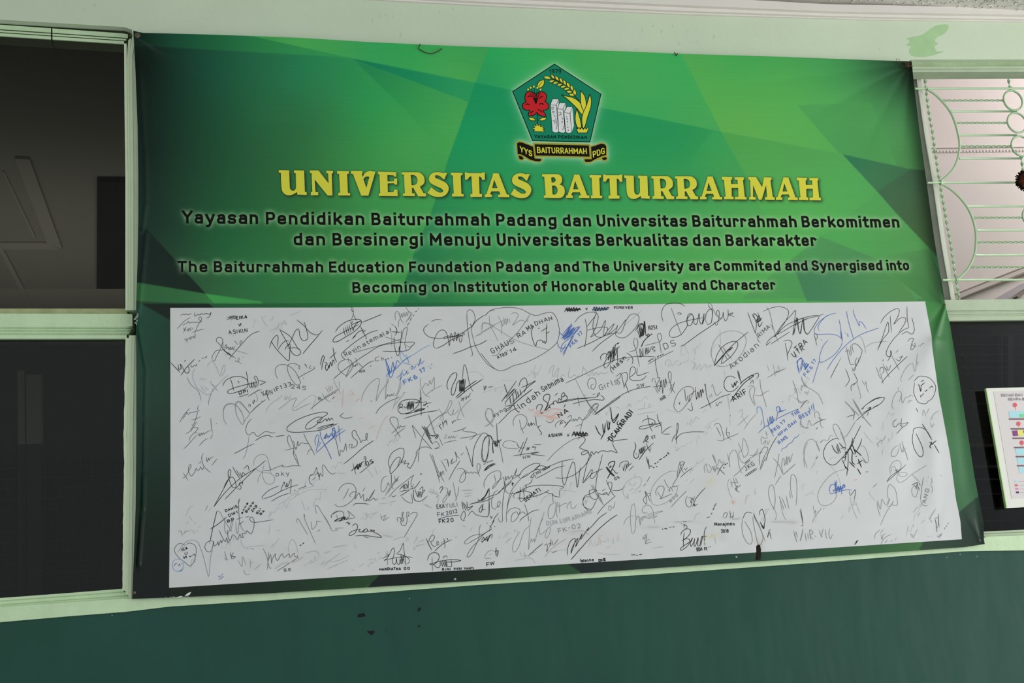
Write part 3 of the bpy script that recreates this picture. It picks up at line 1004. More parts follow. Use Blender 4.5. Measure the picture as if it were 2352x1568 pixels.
# ---- fonts (strokes): baseline 0, cap height 100
FONT = {
    'a': (64, "16,60 24,65,8 53,65,16 53,11|53,42 11,42,14 11,11,14 53,11"), 'b': (64, "11,89 11,11|11,65 53,65,18 53,11,18 11,11"),
    'c': (60, "52,56 48,65,8 11,65,20 11,11,20 48,11,8 52,20"), 'd': (64, "53,89 53,11|53,65 11,65,18 11,11,18 53,11"),
    'e': (64, "11,38 53,38 53,65,18 11,65,18 11,11,18 46,11,6 53,17"), 'f': (44, "42,89 20,89,12 20,11|5,65 38,65"),
    'g': (64, "53,65 11,65,18 11,14,18 53,14|53,65 53,-15,18 14,-15,8 11,-9"), 'h': (64, "11,89 11,11|11,65 53,65,20 53,11"),
    'i': (22, "11,65 11,11|11,91 11,94"), 'j': (25, "14,65 14,-15,12 3,-15|14,91 14,94"), 'k': (60, "11,89 11,11|50,65 13,31|26,42 54,11"),
    'l': (30, "11,89 11,11,9 22,11"), 'm': (94, "11,65 11,11|11,65 47,65,17 47,11|47,65 83,65,17 83,11"), 'n': (64, "11,65 11,11|11,65 53,65,20 53,11"),
    'o': (66, "11,38 11,65,20 55,65,20 55,11,20 11,11,20 11,38"), 'p': (64, "11,65 11,-18|11,65 53,65,18 53,11,18 11,11"),
    'q': (64, "53,65 53,-18|53,65 11,65,18 11,11,18 53,11"), 'r': (48, "11,65 11,11|11,65 36,65,14 42,56"),
    's': (62, "51,58 46,65,7 11,65,13 11,39,13 52,37,13 52,11,13 15,11,7 9,18"), 't': (44, "19,85 19,11,12 39,11|5,65 39,65"),
    'u': (64, "11,65 11,11,20 53,11|53,65 53,11"), 'v': (64, "8,65 32,13 56,65"), 'w': (90, "8,65 26,13 45,60 64,13 82,65"),
    'x': (60, "8,65 52,11|52,65 8,11"), 'y': (66, "8,65 34,13|58,65 30,-9 23,-15,4 14,-15"), 'z': (58, "8,65 50,65 8,11 50,11"),
    'A': (68, "6,11 34,89 62,11|16,34 52,34"), 'B': (70, "11,11 11,89 56,89,18 56,51,18 11,51|40,51 60,51,19 60,11,19 11,11"),
    'C': (68, "59,74 53,89,14 11,89,24 11,11,24 53,11,14 59,26"), 'D': (70, "11,11 11,89 60,89,26 60,11,26 11,11"), 'E': (62, "56,89 11,89 11,11 56,11|11,51 50,51"),
    'F': (60, "56,89 11,89 11,11|11,49 50,49"), 'G': (70, "60,76 54,89,12 11,89,24 11,11,24 60,11,14 60,46 40,46"), 'H': (72, "11,89 11,11|61,89 61,11|11,50 61,50"),
    'I': (22, "11,89 11,11"), 'J': (56, "45,89 45,11,18 10,11,12 8,22"), 'K': (68, "11,89 11,11|58,89 14,42|27,54 60,11"), 'L': (58, "11,89 11,11 52,11"),
    'M': (88, "11,11 11,89 44,35 77,89 77,11"), 'N': (72, "11,11 11,89 61,11 61,89"), 'O': (72, "11,50 11,89,26 61,89,26 61,11,26 11,11,26 11,50"),
    'P': (66, "11,11 11,89 58,89,20 58,43,20 11,43"), 'Q': (72, "11,50 11,89,26 61,89,26 61,11,26 11,11,26 11,50|42,28 62,4"),
    'R': (68, "11,11 11,89 56,89,20 56,45,20 11,45|36,45 60,11"), 'S': (70, "58,78 51,89,11 11,89,18 11,53,18 60,47,18 60,11,18 17,11,10 10,22"),
    'T': (66, "6,89 60,89|33,89 33,11"), 'U': (72, "11,89 11,11,26 61,11,26 61,89"), 'V': (68, "6,89 34,11 62,89"), 'W': (92, "4,89 25,11 46,80 67,11 88,89"),
    'X': (66, "8,89 58,11|58,89 8,11"), 'Y': (70, "6,89 35,48 64,89|35,48 35,11"), 'Z': (64, "8,89 56,89 8,11 56,11"),
    '0': (66, "11,50 11,89,24 55,89,24 55,11,24 11,11,24 11,50"), '1': (44, "10,72 30,89 30,11"), '2': (64, "10,74 14,89,12 54,89,22 54,60 10,11 56,11"),
    '3': (64, "10,89 52,89,16 52,52,16 26,52|30,52 54,52,18 54,11,18 10,11,8 9,18"), '4': (68, "46,11 46,89 8,32 62,32"),
    '5': (64, "54,89 14,89 12,54 54,56,18 54,11,18 10,11"), '6': (64, "46,89 20,80 11,40 11,11,18 54,11,18 54,52,18 12,52"),
    '7': (60, "8,89 54,89 26,11"), '8': (66, "33,52 12,52,16 12,89,16 54,89,16 54,52,16 33,52|33,52 10,52,18 10,11,18 56,11,18 56,52,18 33,52"),
    '9': (64, "54,48 11,48,16 11,89,18 54,89,18 54,50 44,20 20,11"), '(': (34, "28,105 10,60 12,20 28,-10"), ')': (34, "8,105 26,60 24,20 8,-10"),
    "'": (16, "8,95 6,75"), '-': (44, "8,48 36,48"), '.': (22, "11,14 11,11"),
}


def rounded(spec):
    """polyline with optional corner radii -> dense points"""
    P = []
    for tok in spec.split():
        q = [float(c) for c in tok.split(',')]
        P.append((q[0], q[1], q[2] if len(q) > 2 else 0.0))
    out = []
    n = len(P)
    for i, (x, y, r) in enumerate(P):
        if r <= 0 or i == 0 or i == n - 1:
            out.append((x, y))
            continue
        a = np.array([P[i - 1][0] - x, P[i - 1][1] - y])
        b = np.array([P[i + 1][0] - x, P[i + 1][1] - y])
        la, lb = np.hypot(*a), np.hypot(*b)
        rr = min(r, la * 0.9 if P[i - 1][2] == 0 else la * 0.5, lb * 0.9 if P[i + 1][2] == 0 else lb * 0.5)
        p0 = np.array([x, y]) + a / la * rr
        p2 = np.array([x, y]) + b / lb * rr
        c = np.array([x, y])
        for k in range(6):
            t = k / 5
            w = 0.72
            # rational quadratic close to a circular arc
            den = (1 - t) ** 2 + 2 * w * t * (1 - t) + t * t
            q = ((1 - t) ** 2 * p0 + 2 * w * t * (1 - t) * c + t * t * p2) / den
            out.append((float(q[0]), float(q[1])))
    return out


GLY = {k: (w_, [rounded(s) for s in sp.split('|')]) for k, (w_, sp) in FONT.items()}
V2 = np.array([320.0, -11670.0])


def lay_text(txt, x0, y0, x1, y1, cap, gap=15.0, up=None, jitter=0.0, inset=0.0):
    """skeleton strokes in photo pixels for a word whose ink runs from (x0,y0) to (x1,y1) on the baseline"""
    tot = 0
    pos = []
    for ch in txt:
        w_ = GLY[ch][0] if ch in GLY else 40
        pos.append(tot)
        tot += w_ + gap
    tot -= gap
    b = np.array([x1 - x0, y1 - y0], float) / tot
    if up is None:
        d = V2 - np.array([x0, y0], float)
        upv = d / np.hypot(*d)
    else:
        bl = b / np.hypot(*b)
        upv = np.array([bl[1], -bl[0]])
        upv = upv / np.hypot(*upv)
    out = []
    for ch, p in zip(txt, pos):
        if ch not in GLY:
            continue
        jx = random.uniform(-1, 1) * jitter
        jy = random.uniform(-1, 1) * jitter
        js = 1 + random.uniform(-1, 1) * jitter * 0.012
        for st in GLY[ch][1]:
            q = []
            for (gx, gy) in st:
                X = np.array([x0, y0]) + b * (p + gx + jx) + upv * ((gy * js + jy) * cap / 100.0)
                q.append((X[0], X[1]))
            out.append(q)
    return out


def resample(st, step):
    out = [st[0]]
    for i in range(1, len(st)):
        a, b = st[i - 1], st[i]
        L = math.hypot(b[0] - a[0], b[1] - a[1])
        n = max(1, int(math.ceil(L / step)))
        for k in range(1, n + 1):
            out.append((a[0] + (b[0] - a[0]) * k / n, a[1] + (b[1] - a[1]) * k / n))
    return out


def catmull(pts, step):
    if len(pts) < 3:
        return resample(pts, step)
    P = [np.array(p, float) for p in pts]
    P = [2 * P[0] - P[1]] + P + [2 * P[-1] - P[-2]]
    out = []
    for i in range(1, len(P) - 2):
        L = np.hypot(*(P[i + 1] - P[i]))
        n = max(2, int(L / step))
        for k in range(n):
            t = k / n
            q = 0.5 * ((2 * P[i]) + (-P[i - 1] + P[i + 1]) * t + (2 * P[i - 1] - 5 * P[i] + 4 * P[i + 1] - P[i + 2]) * t * t
                       + (-P[i - 1] + 3 * P[i] - 3 * P[i + 1] + P[i + 2]) * t ** 3)
            out.append((float(q[0]), float(q[1])))
    out.append((float(P[-2][0]), float(P[-2][1])))
    return out


class Flat:
    """flat print: collects 2-D shapes in photo pixels and lays them on the vinyl"""

    def __init__(s):
        s.p = []
        s.l = []
        s.f = []

    def _add(s, pts, lifts, faces):
        n = len(s.p)
        s.p.extend(pts)
        s.l.extend(lifts)
        s.f.extend([tuple(i + n for i in f) for f in faces])

    def ribbon(s, st, w, caps=False, taper=False, lift=0.0, sharp=True):
        st = [st[0]] + [b for a, b in zip(st, st[1:]) if abs(a[0] - b[0]) + abs(a[1] - b[1]) > 1e-4]
        if len(st) < 2:
            st = [st[0], (st[0][0] + 0.3, st[0][1])]
        A = np.array(st, float)
        n = len(A)
        T = np.zeros_like(A)
        D = A[1:] - A[:-1]
        D = D / np.maximum(np.hypot(D[:, 0], D[:, 1]), 1e-9)[:, None]
        T[0] = D[0]
        T[-1] = D[-1]
        M = D[:-1] + D[1:]
        ml = np.hypot(M[:, 0], M[:, 1])
        bad = ml < 0.45
        M[bad] = D[:-1][bad]
        ml = np.hypot(M[:, 0], M[:, 1])
        T[1:-1] = M / np.maximum(ml, 1e-9)[:, None]
        N = np.stack([-T[:, 1], T[:, 0]], 1)
        ww = np.full(n, w / 2.0)
        k = np.ones(n)
        c = np.clip((T[1:-1] * D[:-1]).sum(1), 0.5, 1)
        k[1:-1] = 1 / c
        ww = ww * np.minimum(k, 1.35)
        if taper:
            m = min(5, n // 2)
            for i in range(m):
                f = 0.45 + 0.55 * (i + 0.5) / m
                ww[i] *= f
                ww[n - 1 - i] *= f
        if caps:
            A[0] -= T[0] * caps
            A[-1] += T[-1] * caps
        pts = []
        for i in range(n):
            pts.append(tuple(A[i] + N[i] * ww[i]))
            pts.append(tuple(A[i] - N[i] * ww[i]))
        lf = []
        for i in range(n):
            e = lift + i * 4e-7
            lf += [e, e]
        s._add(pts, lf, [(2 * i, 2 * i + 1, 2 * i + 3, 2 * i + 2) for i in range(n - 1)])

    def dot(s, x, y, r, lift=0.0, n=10):
        s._add([(x, y)] + [(x + r * math.cos(6.28318 * i / n), y + r * math.sin(6.28318 * i / n)) for i in range(n)], [lift] * (n + 1),
               [(0, i + 1, (i + 1) % n + 1) for i in range(n)])

    def poly(s, outer, holes=(), lift=0.0):
        loops = [[Vector((a, b, 0)) for a, b in outer]] + [[Vector((a, b, 0)) for a, b in h] for h in holes]
        flat = [p for L in loops for p in L]
        tr = tessellate_polygon(loops)
        s._add([(p.x, p.y) for p in flat], [lift] * len(flat), [tuple(t) for t in tr])

    def build(s, name, m, parent, lift, **kw):
        A = np.array(s.p, float)
        L = np.array(s.l, float)
        P = bp(A[:, 0], A[:, 1], L + lift)
        return mesh_obj(name, [tuple(q) for q in P.tolist()], s.f, m, parent, **kw)


# ---- the four lines of black print: word, ink start, baseline, ink end, baseline, cap height
LINES = [
    [('Yayasan', 419.2, 513.4, 593.6, 515.3, 31), ('Pendidikan', 610.4, 515.6, 837.7, 516.9, 30), ('Baiturrahmah', 853.3, 517.3, 1125.7, 518.6, 29.5), ('Padang', 1140, 518.8, 1279.4, 520, 29),
     ('dan', 1293, 520, 1358.8, 520.6, 28.6), ('Universitas', 1371.8, 520.6, 1579.2, 521, 28.4), ('Baiturrahmah', 1591.4, 521, 1831.2, 522.3, 27.8), ('Berkomitmen', 1842.7, 522.3, 2067.2, 523, 27.4)],
    [('dan', 674.2, 563.7, 747.7, 563.9, 30), ('Bersinergi', 763.7, 564.2, 972.3, 564.4, 30), ('Menuju', 987.6, 564.4, 1127.7, 564.6, 30), ('Universitas', 1142, 565, 1357.5, 565, 29.6),
     ('Berkualitas', 1369.9, 565, 1580.7, 565.2, 29), ('dan', 1592.2, 564.9, 1656, 565, 27.8), ('Barkarakter', 1668, 565.1, 1875.9, 565.1, 27.5)],
    [('The', 408.1, 624.9, 477.2, 625.4, 26.6), ('Baiturrahmah', 490.8, 625.4, 743.3, 626, 26.6), ('Education', 755.9, 626, 927.7, 626, 26.2), ('Foundation', 940, 625.6, 1128.2, 625, 25.6),
     ('Padang', 1140.5, 624.9, 1262.1, 624.5, 25.2), ('and', 1273.7, 624.4, 1331.1, 624.2, 25), ('The', 1341, 624.2, 1400.2, 624, 24.9), ('University', 1411.3, 623.6, 1571, 622.4, 24.8),
     ('are', 1583, 622.3, 1631.7, 622.3, 24.7), ('Commited', 1641.7, 622.3, 1793.5, 622, 24.6), ('and', 1804.4, 621.8, 1856, 621.7, 24.5), ('Synergised', 1866.2, 621.6, 2027.7, 621, 24.4),
     ('into', 2037.9, 621, 2089.4, 620.9, 24.4)],
    [('Becoming', 809.4, 672.7, 979.7, 671.9, 25.6), ('on', 992, 671.6, 1031.5, 671.4, 25.4), ('Institution', 1043.8, 671.3, 1214.5, 670.4, 25.4), ('of', 1226.3, 670, 1256.7, 669.8, 25.2),
     ('Honorable', 1268.3, 669.5, 1435.5, 668.3, 25), ('Quality', 1447.1, 667.9, 1556.5, 666.4, 24.8), ('and', 1568.5, 666.4, 1622.8, 666.4, 24.4), ('Character', 1633.5, 666.3, 1781.5, 665.7, 24.2)],
]
line_strokes = []
for ln in LINES:
    sts = []
    for wi, wd_ in enumerate(ln):
        for st in lay_text(wd_[0], *wd_[1:], gap=15):
            sts.append((st, wd_[5] * 0.193, wi))
    line_strokes.append(sts)

# ---- the big yellow slab lettering (outlines: unit box 0..100 high, y down)
TG = {
    'U': ([(0, 0), (0, 10), (8, 12), (10, 60), (13, 80), (19, 91), (27, 97), (38, 100), (52, 98), (64, 92), (72, 87), (73, 97), (110, 99), (110, 88), (103, 86), (100, 2), (60, 1), (60, 11), (67, 13), (68, 66), (66, 75), (62, 80), (57, 82), (50, 80), (45, 74), (43, 62), (41, 1)], [], 110),
    'N': ([(0, 0), (34, 0), (74, 51), (72, 12), (65, 11), (65, 1), (91, 2), (91, 11), (86, 13), (89, 99), (70, 99), (19, 36), (22, 85), (33, 86), (33, 98), (4, 98), (4, 86), (10, 85), (7, 11), (0, 10)], [], 91),
    'I': ([(0, 0), (47, 1), (47, 10), (40, 12), (43, 88), (52, 89), (52, 99), (5, 99), (5, 88), (12, 87), (8, 12), (0, 10)], [], 52),
    'V': ([(0, 0), (46, 0), (46, 11), (43, 13), (48, 24), (53, 12), (62, 4), (75, 0), (85, 1), (97, 3), (97, 7), (70, 99), (41, 99), (8, 12), (0, 10)], [[(50, 33), (55, 26), (64, 22), (74, 24), (62, 68)]], 97),
    'E': ([(0, 0), (74, 2), (75, 20), (67, 21), (62, 15), (38, 14), (39, 40), (64, 39), (67, 28), (78, 28), (78, 53), (68, 53), (64, 47), (39, 48), (40, 84), (62, 84), (67, 73), (79, 73), (81, 100), (3, 99), (3, 89), (9, 88), (6, 11), (0, 10)], [], 81),
    'R': ([(0, 0), (60, 0), (73, 2), (83, 8), (91, 17), (94, 28), (94, 40), (89, 50), (75, 60), (90, 86), (100, 88), (100, 100), (68, 100), (48, 65), (42, 65), (43, 87), (54, 88), (54, 99), (5, 98), (5, 88), (13, 87), (9, 11), (0, 9)], [[(37, 11), (50, 12), (59, 17), (64, 27), (65, 38), (60, 49), (52, 53), (41, 54)]], 100),
    'S': ([(79, 4), (67, 31), (55, 20), (48, 15), (40, 13), (32, 13), (30, 18), (34, 24), (52, 32), (69, 40), (79, 49), (85, 60), (85, 72), (80, 84), (70, 94), (58, 99), (44, 100), (32, 99), (18, 95), (0, 84), (15, 61), (26, 70), (38, 78), (47, 82), (56, 82), (62, 80), (63, 74), (55, 66), (36, 57), (19, 49), (10, 41), (6, 32), (7, 20), (12, 11), (21, 4), (31, 1), (42, 0), (56, 2), (64, 5), (68, 2)], [], 85),
    'T': ([(0, 0), (9, 0), (12, 3), (70, 3), (72, 0), (81, 0), (82, 30), (71, 30), (67, 21), (58, 16), (60, 87), (70, 88), (70, 100), (23, 100), (23, 88), (31, 87), (27, 16), (19, 18), (11, 29), (1, 29)], [], 82),
    'A': ([(33, 0), (58, 0), (92, 88), (102, 89), (102, 100), (56, 99), (56, 89), (65, 88), (60, 75), (28, 75), (22, 87), (30, 89), (30, 99), (0, 99), (0, 88), (7, 87), (33, 8)], [[(39, 26), (54, 62), (31, 62)]], 102),
    'B': ([(0, 0), (59, 0), (70, 2), (79, 8), (83, 18), (83, 27), (80, 37), (73, 43), (84, 48), (92, 57), (95, 70), (93, 84), (85, 95), (70, 100), (7, 99), (7, 89), (15, 88), (9, 12), (0, 10)], [[(38, 14), (48, 13), (54, 17), (57, 25), (54, 32), (47, 35), (40, 35)], [(41, 48), (52, 48), (61, 55), (65, 67), (62, 79), (55, 85), (44, 85)]], 95),
    'H': ([(0, 0), (45, 1), (45, 12), (40, 13), (41, 32), (70, 32), (69, 13), (57, 12), (57, 2), (97, 2), (97, 13), (93, 14), (101, 88), (109, 89), (109, 100), (57, 99), (57, 89), (73, 87), (72, 49), (43, 49), (44, 86), (52, 88), (52, 99), (10, 98), (10, 88), (17, 86), (9, 13), (0, 12)], [], 109),
    'M': ([(0, 0), (33, 0), (60, 44), (68, 1), (101, 2), (101, 13), (96, 14), (107, 87), (115, 88), (115, 100), (73, 99), (73, 88), (82, 87), (77, 35), (58, 99), (46, 99), (20, 35), (20, 86), (31, 88), (31, 99), (3, 98), (3, 87), (10, 86), (7, 13), (0, 12)], [], 115),
}
TI = [('U', 0, 75, 310, 75, 288), ('N', 0, 337, 532, 78, 292), ('I', 0, 567, 677, 83, 292), ('V', 0, 684, 888, 83, 293), ('E', 0, 912, 1080, 88, 295), ('R', 0, 1112, 1317, 93, 297),
      ('S', 0, 1330, 1508, 92, 302), ('I', 0, 1527, 1635, 97, 300), ('T', 0, 1645, 1815, 95, 302), ('A', 0, 1813, 2020, 103, 305), ('S', 0, 2032, 2205, 102, 312),
      ('B', 1, 52, 233, 103, 293), ('A', 1, 243, 428, 107, 294), ('I', 1, 430, 530, 110, 296), ('T', 1, 537, 690, 106, 297), ('U', 1, 705, 907, 113, 300), ('R', 1, 920, 1102, 118, 302),
      ('R', 1, 1108, 1292, 120, 303), ('A', 1, 1307, 1483, 122, 305), ('H', 1, 1480, 1677, 124, 305), ('M', 1, 1692, 1900, 126, 308), ('A', 1, 1910, 2083, 129, 309), ('H', 1, 2075, 2268, 130, 311)]
title_polys = []


def smooth_poly(pl_):
    n = len(pl_)
    P_ = [np.array(p, float) for p in pl_]
    corner = []
    for i in range(n):
        a = P_[i] - P_[i - 1]
        b = P_[(i + 1) % n] - P_[i]
        c = a @ b / (np.hypot(*a) * np.hypot(*b) + 1e-9)
        corner.append(c < 0.72)
    out = []
    for i in range(n):
        j = (i + 1) % n
        p0 = P_[i - 1] if not corner[i] else 2 * P_[i] - P_[j]
        p3 = P_[(j + 1) % n] if not corner[j] else 2 * P_[j] - P_[i]
        k_ = 1 if (corner[i] and corner[j]) else 4
        for k in range(k_):
            t = k / k_
            q = 0.5 * ((2 * P_[i]) + (-p0 + P_[j]) * t + (2 * p0 - 5 * P_[i] + 4 * P_[j] - p3) * t * t + (-p0 + 3 * P_[i] - 3 * P_[j] + p3) * t ** 3)
            out.append((float(q[0]), float(q[1])))
    return out


for (ch, zn, x0, x1, y0, y1) in TI:
    ox, sc = ((620, 3.675), (1230, 3.459))[zn]
    o_, h_, w_ = TG[ch]
    f = lambda p: (ox + (x0 + (x1 - x0) * p[0] / w_) / sc, 370 + (y0 + (y1 - y0) * p[1] / 100.0) / sc)
    title_polys.append((smooth_poly([f(p) for p in o_]), [smooth_poly([f(p) for p in hh]) for hh in h_]))

# ---- emblem geometry (traced in units of a 6.03x enlargement)
EX = lambda x, y: (1150 + x / 6.03, 130 + y / 6.03)
PENT = [(745, 97), (1395, 517), (1240, 1187), (440, 1170), (160, 480)]
RIB_C = [(455, 1190), (1235, 1208), (1248, 1405), (478, 1385)]
RIB_CI = [(470, 1213), (1222, 1230), (1232, 1385), (487, 1368)]
RIB_L = [(212, 1190), (230, 1172), (255, 1165), (300, 1172), (400, 1212), (460, 1235), (482, 1400), (578, 1402), (580, 1440), (545, 1467), (480, 1462), (400, 1440), (335, 1405), (320, 1432), (285, 1445), (245, 1425), (232, 1370), (220, 1300)]
RIB_LI = [(228, 1200), (258, 1182), (300, 1190), (398, 1228), (448, 1248), (470, 1410), (562, 1416), (560, 1437), (540, 1452), (480, 1446), (405, 1425), (335, 1380), (285, 1355), (236, 1350)]
RIB_R = [(1240, 1235), (1300, 1220), (1390, 1187), (1440, 1195), (1475, 1235), (1477, 1380), (1490, 1412), (1470, 1440), (1425, 1452), (1395, 1425), (1310, 1440), (1240, 1477), (1180, 1477), (1150, 1457), (1148, 1405), (1250, 1408)]
RIB_RI = [(1252, 1250), (1305, 1235), (1390, 1203), (1435, 1210), (1462, 1240), (1462, 1362), (1400, 1378), (1330, 1410), (1240, 1458), (1185, 1460), (1165, 1448), (1163, 1420), (1262, 1420)]

# ---- soft halos of the print, worked out on a raster and sampled at the vertices
GX0, GY0, GW, GH = 380, 110, 1760, 610
yy, xx = np.mgrid[0:GH, 0:GW]
fxx = (xx.ravel() + GX0 + 0.5)
fyy = (yy.ravel() + GY0 + 0.5)


def gblur(img, s):
    fy = np.fft.fftfreq(img.shape[0])[:, None]
    fx = np.fft.rfftfreq(img.shape[1])[None]
    return np.fft.irfft2(np.fft.rfft2(img) * np.exp(-2 * (math.pi * s) ** 2 * (fx ** 2 + fy ** 2)), img.shape)


tm = np.zeros((GH, GW))
for sts in line_strokes:
    for st, w_, wi in sts:
        for (a, b) in resample(st, 1.0):
            i, j = int(b - GY0), int(a - GX0)
            if 0 <= i < GH and 0 <= j < GW:
                tm[i, j] = 1
tmask = np.clip(gblur(tm, 2.2) * 9, 0, 1)
thalo = np.clip(gblur(tmask, 5.2) * 2.0, 0, 1)
tim = np.zeros(GH * GW, bool)
for o_, h_ in title_polys:
    xa = min(p[0] for p in o_) - GX0
    xb = max(p[0] for p in o_) - GX0
    sub = (fxx - GX0 >= xa) & (fxx - GX0 <= xb) & (fyy > 380) & (fyy < 475)
    idx = np.nonzero(sub)[0]
    m_ = inpoly(fxx[idx], fyy[idx], o_)
    for hh in h_:
        m_ &= ~inpoly(fxx[idx], fyy[idx], hh)
    tim[idx] |= m_
tim = tim.reshape(GH, GW).astype(float)
tsh = np.clip(gblur(np.roll(np.roll(tim, 3, 0), 3, 1), 3.4) * 1.35, 0, 1) * 0.85 + 0.6 * np.clip(gblur(tim, 1.4) * 1.2, 0, 1)
tsh = np.clip(tsh, 0, 1)
em = np.zeros(GH * GW, bool)
for pl_ in (PENT, RIB_C, RIB_L, RIB_R):
    em |= inpoly(fxx, fyy, [EX(*p) for p in pl_])
em = em.reshape(GH, GW).astype(float)
ehalo = np.clip(gblur(em, 5.5) * 1.5, 0, 1) * 0.72 + 0.5 * np.clip(gblur(em, 13) * 1.4, 0, 1)
ehalo = np.clip(ehalo, 0, 1)


def samp(img, x, y):
    j = np.clip(x - GX0 - 0.5, 0, GW - 1.001)
    i = np.clip(y - GY0 - 0.5, 0, GH - 1.001)
    i0 = i.astype(int)
    j0 = j.astype(int)
    fi = i - i0
    fj = j - j0
    val = img[i0, j0] * (1 - fi) * (1 - fj) + img[i0 + 1, j0] * fi * (1 - fj) + img[i0, j0 + 1] * (1 - fi) * fj + img[i0 + 1, j0 + 1] * fi * fj
    ok = (x > GX0) & (x < GX0 + GW) & (y > GY0) & (y < GY0 + GH)
    return np.where(ok, val, 0)


colr = np.zeros((len(px), 3))
for (sx_, sy_) in ((-0.8, -0.3), (0.3, -0.8), (0.8, 0.3), (-0.3, 0.8)):
    cs = np.zeros((len(px), 3))
    qx_ = px + sx_ * 1.1
    qy_ = py + sy_ * 1.1
    for poly, sm in ART:
        if poly is None:
            idx = np.arange(len(px))
        else:
            bx_ = [p[0] for p in poly]
            by_ = [p[1] for p in poly]
            idx = np.nonzero((qx_ > min(bx_)) & (qx_ < max(bx_)) & (qy_ > min(by_)) & (qy_ < max(by_)))[0]
            idx = idx[inpoly(qx_[idx], qy_[idx], poly)]
        if len(idx):
            c = rbf(sm)(qx_[idx], qy_[idx])
            s_ = np.array(sm, float)[:, 2:5]
            cs[idx] = np.clip(c, s_.min(0) - 6, s_.max(0) + 6)
    colr += cs / 4
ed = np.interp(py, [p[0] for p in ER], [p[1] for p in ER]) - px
dk = 0.42 * np.exp(-(np.clip(ed, 0, 999) / 24.0) ** 2) * ss((720 - py) / 60) + 0.35 * np.exp(-(np.hypot(px - 2094, py - 141) / 90.0) ** 2)  # print vignette that also carries the edge curl and corner fold shade
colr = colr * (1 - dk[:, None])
h = samp(ehalo, px, py)[:, None]
colr = colr * (1 - 0.80 * h) + np.array([178, 208, 172]) * 0.80 * h
h = samp(thalo, px, py)[:, None]
colr = colr * (1 - 0.80 * h) + (colr * 0.30 + np.array([156, 190, 142]) * 0.70 + 4) * 0.80 * h
h = samp(tsh, px, py)[:, None]
colr = colr * (1 - 0.88 * h) + np.array([34, 50, 36]) * 0.88 * h
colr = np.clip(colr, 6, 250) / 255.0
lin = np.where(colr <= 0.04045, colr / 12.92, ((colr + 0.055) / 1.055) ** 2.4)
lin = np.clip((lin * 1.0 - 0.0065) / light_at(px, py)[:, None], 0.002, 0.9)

banner = empty('printed_banner', wp(1280, 1320, -YB), label='large green printed vinyl banner covered in signatures, between the two windows', cat='banner')
BPI = Matrix.Translation(banner.location).inverted()


def onb(o):
    o.parent = banner
    o.matrix_parent_inverse = BPI
    return o


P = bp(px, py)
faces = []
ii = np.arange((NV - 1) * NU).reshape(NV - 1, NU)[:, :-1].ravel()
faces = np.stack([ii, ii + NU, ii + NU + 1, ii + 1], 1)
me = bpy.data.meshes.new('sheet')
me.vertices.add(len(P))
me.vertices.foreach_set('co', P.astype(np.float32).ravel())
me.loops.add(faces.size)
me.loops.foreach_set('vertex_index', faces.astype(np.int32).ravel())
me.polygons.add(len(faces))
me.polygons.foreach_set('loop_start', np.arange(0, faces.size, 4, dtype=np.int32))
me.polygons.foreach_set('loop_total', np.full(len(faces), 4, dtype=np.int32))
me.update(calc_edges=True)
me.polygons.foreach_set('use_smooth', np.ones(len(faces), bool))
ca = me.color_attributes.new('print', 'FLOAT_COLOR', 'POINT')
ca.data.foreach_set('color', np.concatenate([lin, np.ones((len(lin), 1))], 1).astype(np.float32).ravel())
mv = bpy.data.materials.new('printed_vinyl')
mv.use_nodes = True
nt = mv.node_tree
b_ = nt.nodes['Principled BSDF']
at = nt.nodes.new('ShaderNodeAttribute')
at.attribute_name = 'print'
tc = nt.nodes.new('ShaderNodeTexCoord')
mp = nt.nodes.new('ShaderNodeMapping')
mp.inputs['Scale'].default_value = (3.0, 1, 300)
nz = nt.nodes.new('ShaderNodeTexNoise')
nz.inputs['Scale'].default_value = 1.0
nz.inputs['Detail'].default_value = 2
nt.links.new(tc.outputs['Object'], mp.inputs['Vector'])
nt.links.new(mp.outputs['Vector'], nz.inputs['Vector'])
mr = nt.nodes.new('ShaderNodeMapRange')
mr.inputs['From Min'].default_value = 0.3
mr.inputs['From Max'].default_value = 0.7
mr.inputs['To Min'].default_value = 0.965
mr.inputs['To Max'].default_value = 1.035
nt.links.new(nz.outputs['Fac'], mr.inputs['Value'])
vm = nt.nodes.new('ShaderNodeVectorMath')
vm.operation = 'SCALE'
nt.links.new(at.outputs['Color'], vm.inputs[0])
nt.links.new(mr.outputs['Result'], vm.inputs['Scale'])
nt.links.new(vm.outputs[0], b_.inputs['Base Color'])
b_.inputs['Roughness'].default_value = 0.42
b_.inputs['Specular IOR Level'].default_value = 0.10
b_.inputs['Coat Weight'].default_value = 0.22
b_.inputs['Coat Roughness'].default_value = 0.22
me.materials.append(mv)
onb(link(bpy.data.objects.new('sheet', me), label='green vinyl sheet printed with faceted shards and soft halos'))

# ---- white signing panel
pl_l = [(707, 391), (900, 391.5), (1110, 391.5), (1250, 389.5), (1349.5, 388.5)]
pl_r = [(692, 2124.8), (773, 2140), (800, 2141.5), (910, 2157), (940, 2163), (1043, 2182), (1147, 2195.7), (1171, 2201), (1197, 2206), (1238, 2209.3)]
pl_t = [(391, 706.8), (776, 706), (1136, 702.5), (1496, 698), (1856, 695), (2124.8, 692)]
pl_b = [(388.5, 1349.5), (776, 1325), (1136, 1305), (1496, 1283), (1856, 1261), (2209.3, 1238)]
nu, nv = 420, 150
uu, vv = np.meshgrid(np.linspace(0, 1, nu), np.linspace(0, 1, nv))
tx, ty = ecurve(pl_t, True, uu, 391, 2124.8)
bx, by = ecurve(pl_b, True, uu, 388.5, 2209.3)
ly, lx = ecurve(pl_l, False, vv, 707, 1349.5)
ry, rx = ecurve(pl_r, False, vv, 692, 1238)
